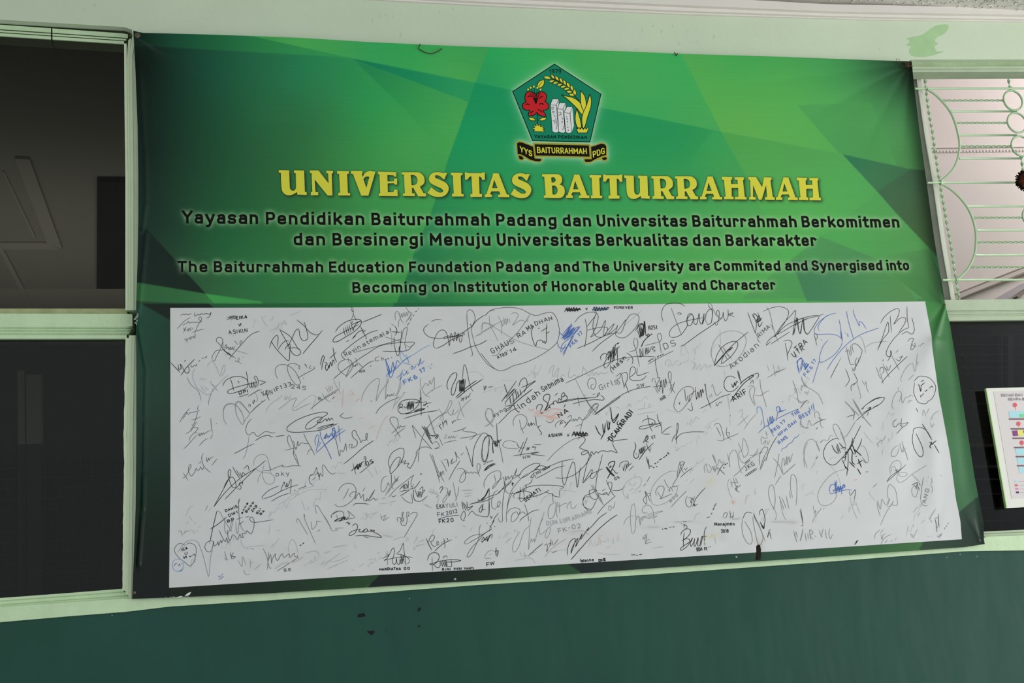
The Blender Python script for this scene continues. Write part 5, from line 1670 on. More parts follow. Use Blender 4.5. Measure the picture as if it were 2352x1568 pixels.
# ---- signatures and notes on the white panel
INK = {'k': (40, 42, 41), 'd': (84, 87, 87), 'm': (130, 133, 134), 'f': (158, 161, 162), 'v': (172, 175, 176), 'b': (72, 100, 165), 'B': (66, 104, 172), 'l': (118, 150, 190),
       'n': (40, 58, 78), 'r': (198, 166, 160), 'o': (204, 158, 142), 'Y': (196, 192, 150)}
INKM = {k: mat('pen_ink_' + n, ink(*INK[k], 1200, 950), 0.55, 0.2) for k, n in
        (('k', 'black'), ('d', 'dark_grey'), ('m', 'grey'), ('f', 'pale_grey'), ('v', 'faded'), ('b', 'blue'), ('B', 'bright_blue'), ('l', 'light_blue'), ('n', 'navy'), ('r', 'faded_red'), ('o', 'orange_red'), ('Y', 'faded_yellow'))}
SIG = """@384,690
k1.3: 185,212 210,185 230,195 260,185 290,195 320,180 340,185; 385,160 375,205 400,210 420,190 450,200 470,180 500,190 530,178 560,182 590,190 603,160 595,200 570,232 535,240
d1.2: 137,393 230,290 322,232 ; 205,345 250,320 285,300 290,285 310,312 330,300 400,300 475,290 440,265 435,240 460,225 475,240 465,280 430,330 400,400 375,465 ; 345,440 430,410 512,390
d1.4: 218,372 235,400 262,360 ; 262,360 225,445 ; 280,400 300,385 290,420 268,410 285,390 ; 335,370 310,385 330,400 305,415 ; 352,372 352,398
d1.4: 240,520 255,548 285,515 ; 285,515 270,560 290,580 ; 300,540 305,510 325,520 310,545 ; 330,535 335,500 350,500 355,525 ; 360,480 375,515 395,500 ; 395,460 370,510
d1.8: 815,240 900,215 940,205 ; 818,268 900,230 955,212 ; 850,215 890,270 ; 870,210 905,265 ; 885,225 930,250 950,215 ; 905,205 930,245
Tk1.7: EIKA 945 265 1105 248 52
k2.2: 985,318 998,350 1020,315 1000,325
Tk1.3: ASIKIN 850 470 1112 438 62
d1.3: 620,820 625,760 680,690 760,680 770,600 760,530 720,505 685,520 680,560 720,600 760,650 790,700 ; 620,820 650,832 680,770 740,650 765,560 ; 760,650 790,680 800,620 820,610 815,660 840,640 850,680 870,640 875,680 900,640 910,670 940,620 ; 925,548 975,610 ; 990,585 1020,550 1030,570 1000,600 1020,610
k1.3: 855,805 930,710 1010,620 1120,500 1200,445 1280,422 ; 830,720 890,762 950,795
k2.2: 760,655 800,700 880,760 ; 835,715 885,760
m1.2: 790,640 1115,737 ; 800,740 830,750 860,730 ; 660,735 670,740
m1.6: 940,810 945,840 975,830 ; 970,820 985,790 ; 985,785 1000,800 985,840 1035,875 ; 950,850 990,830 ; 1040,778 1055,775
k1.4: 1408,655 1440,560 1490,490 1525,485 1528,560 1520,640 ; 1430,555 1500,660 1600,770 1675,825 1690,720 1690,600 1640,640 1625,685 ; 1525,680 1580,600 1640,550 1680,560 ; 1550,400 1640,560 1700,680 1740,740 1800,755 1840,720 1820,670 1760,650 1650,660 ; 1550,400 1620,440 1700,500 1760,590 1810,680 ; 1660,640 1730,500 1760,430 1800,390 1820,420 1830,490 1870,550 1920,540 1940,490 1900,330 1885,292 ; 1785,265 1880,340 1960,430 2030,468 2090,465 2140,408
k1.5: 1865,738 1980,600 2095,470
d1.2: 1530,1078 1500,1030 1490,950 1530,895 1610,880 1690,910 1760,970 1810,1060 1835,1110 1830,1150 1780,1160 1710,1080 1660,960 1665,890 1720,865 1790,880 1830,910 1825,945 ; 1820,900 1815,935 1835,950
d1.4: 1900,880 1920,900 1895,875 1935,930 ; 1980,890 1960,930 1990,930 ; 1795,1068 1900,1010 2000,955 2035,930 2010,905 ; 1885,985 1890,992 ; 1872,1065 1885,1080
k1.6: 2110,890 2130,800 2150,760 2165,790 2140,870 2130,955 ; 2165,850 2200,860 2180,910 2200,965 2240,880 ; 2210,870 2230,930 2250,850 2270,900 2285,820 2310,870 ; 2285,645 2310,790 2340,850 ; 2240,800 2330,710
Td1.2: YON 1310 1330 1465 1290 78
Tk1.2: IF133 1480 1265 1720 1175 66
Td1.3: 245 1700 1215 1915 1235 62
k1.4: 1310,1270 1345,1300 1370,1240 ; 1370,1240 1385,1330 1412,1375
k1.4: 765,1180 800,1110 880,1060 990,1045 1090,1080 1115,1150 1090,1205 990,1250 880,1280 835,1270 850,1235 950,1195 1100,1155 1250,1125 ; 865,1070 890,1130 920,1240 ; 1090,975 1105,1060 1120,1160 ; 970,1110 990,1120 985,1140
d1.5: 1130,1130 1140,1190 1155,1195 1160,1120 1170,1190 1185,1195 1190,1120 1205,1185 1220,1190 1225,1110 1200,1060 1225,1040 1250,1090 1255,1150 1230,1195 ; 1250,1100 1310,1110 1355,1125 1300,1150 1285,1165 1340,1130
Tk1.5: DPI 985 1300 1120 1268 50
k1.4: 985,1330 1125,1285 ; 1115,1322 1200,1270 1260,1235 1305,1230
m1.2: 775,1566 780,1480 820,1430 890,1420 960,1450 1040,1566 ; 1140,1560 1040,1440 980,1390 940,1420 940,1500 960,1566 ; 1135,1560 1230,1470 1310,1400
k1.3: 1290,1390 1330,1385 1355,1362 ; 1120,1465 1130,1430 1150,1440 1145,1470 ; 1170,1390 1190,1420 1200,1370 1210,1400 ; 1235,1380 1240,1390 
m1.1: 1215,1275 1245,1340 1240,1400
k1.5: 48,852 110,920 180,990 ; 150,880 160,950 190,930 180,880 205,900 200,950 ; 190,1032 260,930 382,805 ; 225,920 235,970 270,1000 300,985 300,930 285,900 ; 235,840 255,820
d1.8: 325,880 340,915 375,895 ; 375,890 395,900 415,870 ; 430,840 455,825 ; 480,800 500,790 ; 515,780 530,790 550,760 
f1.3: 555,920 570,870 630,845 680,920 715,1015 ; 735,1000 780,890 800,900 795,960 760,1030 720,1035 760,990 ; 350,1000 380,945 350,1040 400,1180 470,1250 560,1300 620,1260 700,1160 840,1020 ; 440,1100 470,1070 490,1090 520,1080 550,1080 ; 465,1170 490,1220 530,1250 ; 515,1180 560,1230 570,1210 ; 590,1120 640,1180 690,1160 ; 600,1100 610,1160
m1.4: 570,1440 580,1360 640,1200 ; 270,1050 330,1160 430,1250 470,1380 ; 620,1150 700,1250
v1.6: 1290,210 1340,300 1380,360 ; 1400,270 1450,260 1465,210 ; 1420,420 1520,360 1640,260 ; 1680,210 1760,180 1840,140
f1.2: 1375,1540 1370,1500 1450,1410 1580,1320 1560,1300 ; 1610,1380 1625,1320 1640,1370 1655,1320 1680,1360 1710,1290
m1.2: 1535,1500 1640,1420 1700,1370 1780,1345 1750,1420 1730,1500 1760,1515 1850,1470 1970,1415
f1.1: 1760,1480 1850,1400 1980,1310 2050,1330 2010,1460 2000,1510
k1.2: 1975,1495 2120,1380 2340,1250 ; 2270,1360 2310,1320
d1.6: 2080,1320 2090,1370 2105,1330 2120,1370 2135,1350
m1.5: 2130,1270 2180,1350 2250,1398 ; 2180,1190 2230,1270 ; 2215,1180 2245,1250 ; 2240,1170 2260,1250 ; 2270,1160 2275,1230
@744,690
k1.2: 370,92 390,150 405,130 385,95 370,92 ; 405,130 405,190 375,270 ; 405,190 450,280
k1.5: 155,435 210,360 310,290 420,260 500,265 515,310 480,370 400,440 300,500 200,560 140,570 125,545 170,490 280,430 400,370 480,330 ; 370,275 375,320 400,280 ; 370,340 470,295 520,285
k1.5: 270,370 280,440 300,490 ; 300,360 310,430 330,470 ; 320,340 335,400 350,460 ; 345,330 365,400 375,440 ; 375,320 395,390 405,410 430,340 510,270 ; 520,302 640,255 760,205 800,188
k1.5: 500,350 550,450 590,520 ; 385,535 420,490 480,430 560,400 ; 400,520 440,480 ; 530,440 580,408 ; 310,568 350,545 ; 570,520 590,530
k1.4: 245,725 380,610 520,510 640,440 745,408
Td1.4: (Revi 265 805 465 690 75
Td1.4: nate 475 680 690 560 66
Td1.5: mala 695 560 905 450 66
k1.6: 975,350 1005,400 1000,450 975,480 ; 910,370 920,440 ; 930,430 1060,437 
d1.2: 925,320 970,345 ; 1100,510 1080,490 1100,400 1140,365 1150,385 1130,500 1115,600 1140,690 ; 840,500 1110,580 ; 410,718 800,610 1100,520
k1.3: 1075,400 1055,600 1035,740 1015,758 995,720 970,600 970,500 ; 130,1080 350,900 600,730 820,610 1225,572 1200,640 1140,690 1000,700 805,697
k2.5: 1045,625 1035,690
m1.2: 935,450 935,630 ; 1120,600 1170,640 1215,620
d1.3: 305,1035 230,980 195,920 220,850 290,815 360,820 385,860 340,960 300,1060 ; 330,780 350,870 ; 300,1060 380,950 400,870 410,910 440,880 430,910 460,870 ; 435,790 470,900 ; 470,850 540,930
k1.3: 370,1068 480,970 600,870 690,825 ; 630,905 655,898
d1.4: 760,770 715,790 710,830 760,825 ; 790,770 795,830 ; 795,800 820,795 820,825 ; 845,800 840,820 860,810 850,800 ; 870,810 885,795 900,810 ; 920,790 940,775
Td1.3: RR 490 1000 575 985 42
k1.1: 1140,80 1125,58
m1.5: 990,270 980,200 1000,150 1030,170 1060,260 1100,310 ; 1040,170 1055,240 1070,180 1085,230 1100,170 1120,220 1135,160 1150,210 1170,150 1200,190 ; 1120,70 1160,140 1215,170 ; 1125,310 1215,165 ; 1150,280 1220,180 ; 1030,370 1030,290 1060,240
k1.5: 1145,345 1165,320 1180,300 ; 1190,280 1200,250 1215,235 ; 1225,220 1245,195 ; 1255,160 1285,140 ; 1295,120 1305,105
B1.5: 850,820 880,960 900,1040 890,900 920,1000 950,850 975,960 1010,830 1050,870 ; 855,815 900,960 905,1050 940,1040 980,900 ; 880,1045 860,1040 890,1000 990,940 1100,830 1200,760
l1.4: 1055,680 1110,760 1180,850 ; 1040,760 1080,830 1130,870 1210,880 ; 1090,830 1240,740 1380,650 1470,612 ; 1060,690 1050,780 ; 1130,740 1170,850 1120,860
B1.4: 1000,1065 1050,1030 1090,950 ; 1070,1010 1050,1100 1080,1040 ; 1085,990 1100,1030 1130,1000 1140,970 1150,1010 1180,980 ; 1190,920 1220,900 1210,950 1240,930 ; 1230,900 1250,930 1270,880 ; 1280,880 1300,870 1310,900 1330,800 1340,870 1385,825
TB1.8: FK6 1110 1165 1295 1070 66
TB1.8: 17 1335 1010 1410 975 66
B2.0: 1445,905 1452,908 ; 1460,930 1480,930 ; 1480,870 1490,885
k1.2: 1475,290 1550,262 1630,268 ; 1440,325 1380,380 1385,440 1450,500 1560,520 1660,515 ; 1545,662 1510,620 1520,540 1570,440 1630,405 1680,430 1710,520 1730,620 1745,480 1760,460 1790,560 1800,450 1815,445 1830,555 1850,450 1870,560 1890,570 1920,450 1940,460 1930,480
k1.4: 1545,662 1640,620 1760,540 1900,480 1660,520 1700,490 1800,490 1910,445 1990,390 2050,345 2100,280 2210,200
d1.3: 1970,180 1985,135 2030,130 2070,180 2085,260 2050,340 2030,400 ; 1970,180 1975,300 1990,450 2020,620 2050,740 2025,768
d1.1: 2035,360 2040,450 2080,600 2150,740 2250,870 2352,945
k1.4: 1775,733 1900,690 2020,640 2150,600 2250,545 ; 2015,325 2040,350
d1.2: 2220,205 2280,150 2352,132
m1.1: 2175,420 2190,310 2280,320 2352,350 ; 2075,500 2200,430 2352,345 ; 2090,490 2180,460
m1.3: 520,1390 540,1290 620,1160 720,1080 765,1090 750,1200 720,1380 780,1260 880,1130 900,1070 ; 880,1060 860,1180 845,1360 
d1.3: 845,1365 880,1290 870,1320 900,1300 910,1320 930,1290 940,1310 970,1270 ; 960,1310 1000,1300 ; 640,1390 670,1382 ; 935,1245 940,1250 ; 1085,1275 1125,1270
m1.1: 1030,1080 1050,1110 1020,1260 990,1300 ; 1060,1110 1060,1190 1010,1310 950,1500 ; 970,1450 1100,1290
m1.2: 1335,1060 1330,1130 1350,1220 1400,1140 1440,1170 1460,1100 1480,1150 1520,1060 1520,1200 1490,1250 ; 1400,1310 1500,1230 1635,1165 ; 1350,1220 1400,1300 1460,1330
k1.5: 1715,1228 1695,1180 1710,1100 1760,1020 1810,995 1835,1020 1810,1100 1770,1180 1755,1270 1775,1305 1810,1250 1830,1150 1870,1090 ; 1870,1090 1870,1250 1890,1100 1900,1260 1920,1080 1930,1270 1950,1080 ; 1880,1100 1885,1250 1905,1090 1915,1240 1935,1080
d1.4: 1910,1080 1920,950 1935,885 1960,920 1990,1060 2020,1190 2060,1255
k1.8: 1815,1335 1950,1210 2105,1098 ; 1830,1350 2000,1210 2185,1083
k1.4: 1880,1340 1910,1350 1890,1380 1930,1340 1915,1390 ; 1945,1320 1960,1360 1970,1310 ; 1990,1310 1985,1340 2010,1300 2025,1270
v1.2: 1970,1000 2100,980 2190,1040 2200,1100
k1.5: 1020,1530 1030,1440 1090,1380 1200,1360 1290,1370 1330,1400 ; 1040,1500 1050,1430 1080,1430 1080,1460 1050,1470 1100,1480 ; 1105,1450 1120,1480 1150,1450 ; 1145,1400 1150,1500 1165,1400 1170,1500 1185,1390 1190,1500 1205,1390 1210,1490 1225,1390 1230,1490 1245,1380
k1.4: 1325,1225 1335,1300 1320,1380 1260,1410 1380,1400 ; 1340,1400 1340,1566 ; 1380,1400 1410,1395 1400,1440 1370,1440 1450,1410 1490,1405 ; 1420,1450 1440,1470
r2.0: 370,1240 410,1290 360,1300 ; 250,1480 270,1220 ; 430,1400 500,1340
m1.1: 130,1080 160,1160 235,1285 ; 210,1100 215,1210
d1.2: 0,1340 110,1270 215,1215 ; 110,1360 150,1325
@1104,690
k1.1: 60,210 150,130 300,100 430,95 560,120 680,180 770,205 880,175 980,165 1040,230 1075,340 1085,440 1060,560 990,640 850,740 650,840 450,900 350,950 260,965 170,920 80,820 0,720
m1.1: 0,445 160,350 300,280 370,250 ; 120,205 130,330 190,450 240,560 ; 20,410 30,330 100,320 240,400 400,500 600,590 940,680 ; 240,205 290,330 285,470
m1.3: 290,280 300,350 320,290 ; 320,230 330,330 ; 345,240 350,330 370,250 375,310 ; 395,240 405,310 ; 410,190 470,165 520,200 480,280 440,340 500,300 560,270 620,290 660,260
d1.1: 680,190 620,290 500,450 430,520 300,660 220,750 150,760
Tk1.3: GHAU 165 745 400 610 82
Td1.2: S 410 615 475 575 76
Tk1.3: ATRO 240 810 375 745 52
Tk1.3: '14 385 745 510 690 64
Tk1.3: RA 520 530 640 460 74
Tk1.3: MA 655 430 745 370 74
Tk1.3: DHAN 755 355 1000 260 64
k1.4: 730,345 700,440 725,560 760,625 780,560 840,545 860,580 880,560 900,590 ; 830,430 925,365 ; 915,310 905,420 905,560 885,590 870,570 ; 900,460 950,425
k3.0: 798,378 805,385
b1.6: 1110,530 1180,440 1255,320 1160,490 1265,340 1140,520 1290,370 1150,540 1300,400 1180,540 ; 1120,480 1230,350 1180,450 1280,380 1200,510 1290,440 ; 1105,530 1200,450 1280,400 1355,360 1290,450 1200,620 1130,740 
b1.5: 1070,430 1130,480 1160,540 ; 1055,570 1080,640 1130,660 1190,640 ; 1100,690 1130,600 1200,540 1280,470 1380,355 ; 1100,690 1110,710 1180,600 ; 1140,768 1190,650 1290,480 ; 1130,480 1200,470 1260,420 ; 1250,320 1200,440 1280,420
Tb1.4: FK6 1240 655 1345 560 56
Tb1.4: 17 1355 500 1410 460 56
k2.0: 1155,160 1190,100 1200,150 1220,95 1230,150 1250,100 1265,145 1285,95 1300,150 1320,100 1335,145 1350,110 1385,130 ; 1160,130 1250,115 1385,125 ; 1170,110 1280,130 1380,100 ; 1175,140 1290,140 1380,120
Tk1.4: V 1450 135 1480 130 36
n2.0: 1535,140 1570,90 1580,145 1600,90 1615,140 1635,95 1650,140 1670,95 1690,135 1710,90 1725,130 1745,95 1775,100 ; 1540,125 1650,110 1770,105 ; 1545,145 1650,130 1760,120
Tk1.3: FOREVER 1835 118 2100 118 42
k1.2: 1295,305 1360,225 1470,165 1570,165 1620,210 1600,330 1550,450 1510,510 ; 1440,250 1465,400 1435,645 ; 1465,410 1640,370 1750,380 1700,490 1610,500 1560,440 1550,310 1600,150 ; 1465,360 1590,200
d1.3: 1510,510 1640,420 1720,275 1690,480 1760,400 1840,320 1800,400 1740,475 1860,390 1890,340 1860,450 1960,320 2000,270 1960,400 1920,450 1860,440 1875,490 1940,515 2020,490 2130,380 2175,290 2180,220 2140,185 2060,200 1990,300
k1.3: 1325,662 1500,590 1700,490 1850,440 ; 1535,705 1640,600 1760,510 1890,420
f1.0: 1950,380 2100,240 2220,140
k1.6: 2130,420 2180,350 2230,330 2240,380 2200,500 ; 2160,400 2200,520 ; 2190,350 2225,490 2260,290 2275,480 ; 2210,360 2250,480 ; 2180,510 2270,450
k1.8: 2215,640 2250,560 2310,500 2352,470 ; 2280,480 2320,490 ; 2330,360 2345,400
d1.2: 2120,520 2160,540 2165,620 2130,680 2040,710 ; 2120,520 2110,580 2150,720 2190,910
k1.5: 1660,825 1655,770 1700,730 1740,745 1720,800 ; 1720,800 1770,700 1760,820 1800,690 1790,840 1830,640 1820,850 1855,610 1850,760 1890,650 ; 1710,930 1700,880 1750,790 1850,690 1920,630 ; 1740,920 1790,850 ; 1710,930 1735,925 ; 1850,610 1910,580 ; 1780,700 1800,870 ; 1825,650 1845,830 ; 1880,640 1890,850
k2.6: 1875,600 1910,580
Tk1.5: Hasn 1838 965 2020 800 72
d1.5: 2010,720 2070,760 2100,820 2085,880 ; 2020,830 2050,800 ; 1790,880 1790,950 1830,1010
k1.2: 1170,1138 1400,1030 1620,920 1850,820 2060,780 2200,765 2352,772
m1.2: 1300,1070 1400,1270 1480,1400 1600,1566
f1.4: 940,1010 970,920 1010,900 990,1000 1010,1050 1050,960 1080,940 1060,1040 1080,1090 1130,1020 1160,1050 ; 1230,920 1210,1040 1250,1060 1290,1020 1330,1050 1370,1010 ; 1400,1040 1415,900 ; 1400,980 1430,930 1490,1040 1540,980 1560,1030 1600,990 1620,1025 1660,990 1690,1010 1760,980
d1.3: 1500,1220 1475,1160 1490,1090 1540,1065 1580,1090 1590,1150 1560,1220 1520,1200 1530,1160 1560,1150
Td1.3: Girls 1640 1245 1905 1150 92
d1.3: 1860,1050 1930,1000 1920,1060 1880,1090 1920,1130 1895,1170
k1.3: 1940,1010 1980,1200 ; 1940,1010 2010,990 2020,1080 1990,1160 1970,1210 ; 2050,1060 2070,930 2120,920 2130,990 2080,1040 2050,1060 2090,1100 2180,1100 2240,1080 2290,1030 ; 2160,920 2165,1030 2320,985 ; 1990,1130 2045,1280
Td1.2: SW 2155 1210 2260 1185 55
k1.4: 1575,1566 1700,1470 1850,1360 2000,1270 2150,1215 2352,1180
k1.5: 285,1395 350,1320 470,1215 350,1350 ; 290,1390 400,1240 495,1105 ; 340,1450 345,1400 400,1330 500,1220 ; 525,1190 550,1110 600,1065 630,1090 640,1160 600,1270 ; 560,1200 650,1160 755,1108 640,1200 540,1300 440,1400
d2.4: 325,1150 370,1290 ; 400,1320 420,1440 ; 440,1270 460,1420 ; 480,1230 500,1360 ; 505,1250 530,1340 ; 540,1220 560,1310
k1.8: 355,1500 420,1460 520,1370 715,1218 ; 345,1455 390,1450 430,1440 ; 440,1410 455,1450
Tk1.5: (Indah 510 1545 840 1295 100
Tk1.5: Sebnima 855 1265 1150 1110 88
k1.6: 770,1500 780,1450 830,1430 850,1460 820,1530 850,1550 900,1480 950,1350 950,1300 910,1290 870,1320 870,1370 910,1400 930,1440 900,1490 905,1510 940,1470 960,1480 950,1450 990,1420 1010,1430 1000,1400 1040,1380 1060,1410 1080,1350 1110,1370 1120,1290 1150,1270 1160,1310 1120,1330 1180,1310 1190,1360 1150,1380 1060,1410 ; 1020,1310 1065,1272
k1.4: 1090,1400 1250,1360 1400,1345 1560,1335 1620,1310 1640,1270 1610,1290 1620,1330 ; 1060,1415 1200,1385 1350,1355 1480,1350 ; 1265,1425 1400,1390 1560,1365 1690,1370 1690,1330 1650,1300
d1.3: 1340,1320 1350,1400 1365,1455 ; 1415,1308 1450,1300 ; 1540,1298 1580,1285
d1.3: 1480,1540 1560,1430 1620,1430 1600,1500 1540,1566 
v1.6: 690,950 720,1000 760,880 ; 640,1050 700,1000
d1.8: 45,1170 55,1235 70,1180 85,1210 ; 100,1195 170,1185
v1.0: 0,1280 300,1190 600,1160 ; 270,1100 500,1100
@1464,690
k1.2: 355,290 335,200 350,110 400,55 490,35 590,42 660,80
m1.8: 465,100 530,270 610,480
k1.2: 545,185 575,165 605,185 555,190 ; 460,505 440,470 460,400 540,330 660,285 800,255 900,235
k1.3: 460,505 520,505 600,470 650,410 690,340 680,280 700,200 740,180 770,220 760,300 720,350 690,320 690,250 750,190 780,250 780,310 820,320 850,180 860,290 890,320 920,180 905,290 900,320 950,180 1000,120 1030,140 1025,280 1000,320 960,330 ; 990,30 985,80 1030,120
m1.5: 950,200 940,270 970,330 ; 1000,100 1050,130 1090,220 ; 1000,20 1030,80 1040,150 1020,300
d1.4: 1095,350 1120,260 1130,170 1110,130 1090,180 1130,240 1170,230 1185,160 1190,230 1215,280 1250,220 1250,125 1260,200 1320,170 1260,190 1340,225
k1.4: 595,625 630,620 700,570 850,460 1000,360 1100,290 1170,240 ; 1050,290 1090,345
k1.8: 0,390 20,330 70,320 80,380 30,500 ; 20,360 50,510 ; 45,340 80,480 95,285 105,440 ; 20,510 105,420
k1.8: 115,490 150,460 165,485 130,500 ; 180,465 210,462 ; 150,500 90,560 50,640
Tk1.4: F251 160 410 275 395 62
d1.2: 330,730 310,600 280,500 285,460 320,460 335,520 300,570 200,595 110,620
d1.8: 30,660 45,790 ; 40,660 75,760 75,650 ; 110,650 115,740 130,650 140,740 ; 160,640 155,720 200,630 ; 190,640 240,640 205,670 245,690 215,710
Td1.3: DS 370 690 545 625 105
k1.1: 145,878 260,810 380,750 500,690 ; 0,775 120,768 245,775 ; 245,775 255,900 290,1080
k2.2: 145,840 185,825 ; 175,815 225,800 ; 270,780 300,760 ; 310,765 330,745 ; 345,750 360,735
m1.1: 1170,910 1080,890 1030,790 1020,680 1060,560 1150,460 1270,420 1380,425 1470,475 1500,550 1480,650 1420,760 1320,860 1210,905 1100,900
k1.3: 1060,895 1090,770 1160,650 1260,580 1350,562 1385,590 1370,660 1300,760 1220,830 1160,865 1180,780 1240,690 1310,650 ; 1060,895 1200,730 1350,580 1530,430
m2.4: 1120,605 1180,710 1240,810 ; 1180,640 1250,750 1300,800
k1.6: 1200,740 1260,680 1310,645 1250,710 ; 1055,895 1080,880 1200,740
Td1.5: Axodian 1290 955 1690 635 88
d1.3: 1650,490 1670,560 1700,575 
Td1.4: RIMA 1680 520 1840 375 68
d1.2: 1830,320 1860,360 1855,400
d1.6: 1520,160 1570,300 1630,460 ; 1580,180 1600,230 ; 1625,460 1640,320 1600,200 ; 1655,160 1690,230
k1.7: 1600,240 1610,180 1660,230 1640,280 1690,240 1700,270 1650,300 1720,235 ; 1660,280 1680,360 1725,295 ; 1610,240 1650,300 1670,210 1690,280
k1.2: 1730,150 1850,100 1960,85 2050,110 2085,160 2060,250 1980,380 1895,500 1910,460 2000,330 2120,200 2180,135 2170,250 2150,400 2145,470 2200,260 2210,250 2215,330 2240,450 2280,260 2290,250 2310,420 2352,460
m1.6: 1780,90 1820,150 1880,400 1940,570
k1.2: 1840,560 1780,615 1800,560 1880,490 2000,430 2150,340 2352,245 ; 1900,490 2040,350 2180,280 2352,220 ; 1840,600 1900,560 2100,430
k1.3: 2010,560 2080,545 2130,580 2110,650 2060,760 ; 2035,580 2060,700 2075,830
Tk1.3: UTR 2160 790 2310 680 85
v1.3: 590,650 620,600 600,740 660,740 ; 640,600 710,740
v1.6: 380,900 400,830 450,820 480,900 540,830 590,850 ; 800,850 820,950 860,880 890,940 930,880 960,930 1020,880
f1.3: 740,830 790,870 770,970 
d1.3: 290,1280 255,1220 270,1160 310,1070 270,1060 ; 205,1130 210,1080 250,1080 ; 240,1090 300,1250 330,1100 350,1280 360,1090 380,1200 390,1080 410,1180 ; 420,1130 460,1120 465,1000 430,985 430,1060 450,1130 470,1200 520,1275 ; 210,1190 300,1180
k1.6: 275,1170 320,1180 300,1220 ; 310,1100 330,1190 ; 380,1080 400,1140
d1.6: 445,1240 480,1150 ; 460,1280 515,1120
Tk1.5: HR 325 1385 400 1345 50
k1.3: 425,1305 435,1308
d1.2: 560,1535 510,1480 510,1400 560,1280 640,1200 720,1185 770,1215 760,1300 700,1400 620,1500 570,1535
d1.5: 650,1215 670,1390 ; 700,1300 680,1380 ; 720,1290 710,1390 740,1360 ; 690,1480 740,1520 760,1490 740,1400 ; 575,1400 580,1430 590,1390 
k1.3: 720,1310 800,1240 ; 800,1190 815,1360 835,1260 850,1340 870,1230 880,1330 895,1220 905,1270 920,1230 ; 920,1180 935,1150 945,1240 960,1330 1015,1480
m1.4: 1020,1190 1035,1155 1050,1200 1090,1310 1130,1280 1165,1250 ; 980,1300 1010,1320 980,1340 ; 1020,1280 1030,1330
k1.4: 860,1490 1000,1420 1150,1330 1290,1285
d1.4: 1080,1400 1100,1450 1130,1400 ; 1130,1395 1145,1410 1165,1385
k1.4: 1355,1070 1290,1040 1230,1060 1195,1130 1205,1210 1260,1255 1330,1240 1400,1170
d2.0: 1380,960 1400,1050 1440,1140 ; 1395,970 1420,1100
k1.8: 1295,1140 1320,1195 1340,1130 1350,1175 1370,1110 1390,1130 ; 1280,1395 1380,1250 1480,1130 1600,1040 1540,1050 1420,1140 1440,1150
d1.6: 1560,1100 1545,1050 1600,1020 1660,1000 1670,1040 1640,1080 ; 1550,1150 1590,1100 1600,1150 
Tk1.8: ARIF 1325 1400 1520 1280 92
m1.4: 1690,1080 1700,1200 1730,1290 1690,1310 1600,1300 ; 1600,1180 1550,1230 1560,1330 1620,1450 ; 1520,1190 1580,1170 1620,1220 1600,1330 1630,1440 ; 1690,1310 1815,1235 ; 1720,1260 1780,1470
f1.4: 1790,890 1820,980 ; 1870,880 1900,1000 ; 1940,880 1960,990
d1.1: 1790,1065 1920,990 2050,935 ; 1880,990 1960,970
B1.4: 2230,1000 2205,890 2220,820 2260,790 2270,840 2240,960 ; 2290,820 2310,900 2330,860 2345,900 2310,940 2352,880
l1.4: 1655,1566 1650,1490 1690,1465 1720,1510 1725,1566
B1.4: 1930,1540 1920,1470 1955,1470 1970,1530 2045,1500
v1.3: 600,1560 400,1500 ; 1240,1290 1270,1500 ; 1200,960 1215,1060 ; 1140,400 1150,640
m1.5: 2140,1100 2200,1260 2230,1400 2352,1370 ; 2260,1050 2290,1130 2352,1200
@1824,690
k1.2: 0,465 30,260 40,250 60,400 90,450 120,260 135,390 180,465 230,410 300,300 345,220 300,205 180,225 0,280 ; 0,355 150,260 340,210 ; 340,210 410,185
Tk1.4: TRA 40 720 200 585 90
k1.2: 275,455 295,540 315,620 ; 270,460 310,465 320,510 300,545 ; 370,543 385,546 ; 0,700 25,780 45,750
b1.3: 580,172 480,200 360,280 290,370 280,440 330,465 450,462 560,470 640,510 665,550 ; 665,550 650,620 560,740 430,830 360,850 345,800 ; 350,420 330,370 370,290 460,200
b1.4: 620,260 640,370 665,550 650,500 640,420 ; 720,140 740,250 780,400 820,530 ; 700,440 710,455 ; 730,450 745,500 740,460 ; 810,120 830,200 880,310 900,350 900,290 940,310 995,390 ; 450,955 560,790 700,630 820,530 950,455 1165,377
b1.3: 470,540 400,630 360,740 345,840 300,990 255,1140
m1.1: 500,1075 560,950 600,880 650,780 ; 900,480 950,560 990,730 ; 980,640 1100,580 1280,562 ; 980,690 975,640
k1.3: 500,1075 560,950 610,860
d1.3: 750,670 770,740 780,770 ; 775,620 790,750 ; 700,700 750,690 ; 720,640 770,860 830,880 ; 820,720 800,610 860,600 920,660 935,710 880,860 800,975 ; 870,780 840,850 860,900 900,780 ; 790,920 830,970 860,860
d1.5: 710,940 740,1020 760,1100 705,1190 ; 820,990 870,1110 790,1170 790,1250 ; 810,1180 850,1130
m1.3: 870,1130 900,1250 920,1330 890,1350
b1.6: 75,1005 50,890 40,840 100,800 120,860 90,980 ; 120,860 150,920 200,870 ; 150,860 150,950 180,890 ; 150,920 200,880 150,960
Tb1.3: FK6 160 1060 270 925 55
Tb1.3: 17 268 885 315 835 55
k1.2: 1190,315 1240,230 1330,150 1420,110 1450,140 1430,220 1375,325 1450,250 1520,235 1540,270 1510,340 1440,445 ; 1325,210 1340,440
k1.2: 1150,685 1220,500 1290,300 1300,430 1220,540 1150,680 
k1.2: 1555,80 1560,250 1580,370 ; 1620,230 1650,340 1655,420 1620,462 1550,430 1480,470 ; 1590,370 1500,410 1390,510 1310,620 1270,720 1290,770 1330,760 1330,690 1340,740 1290,835 ; 1215,835 1240,810
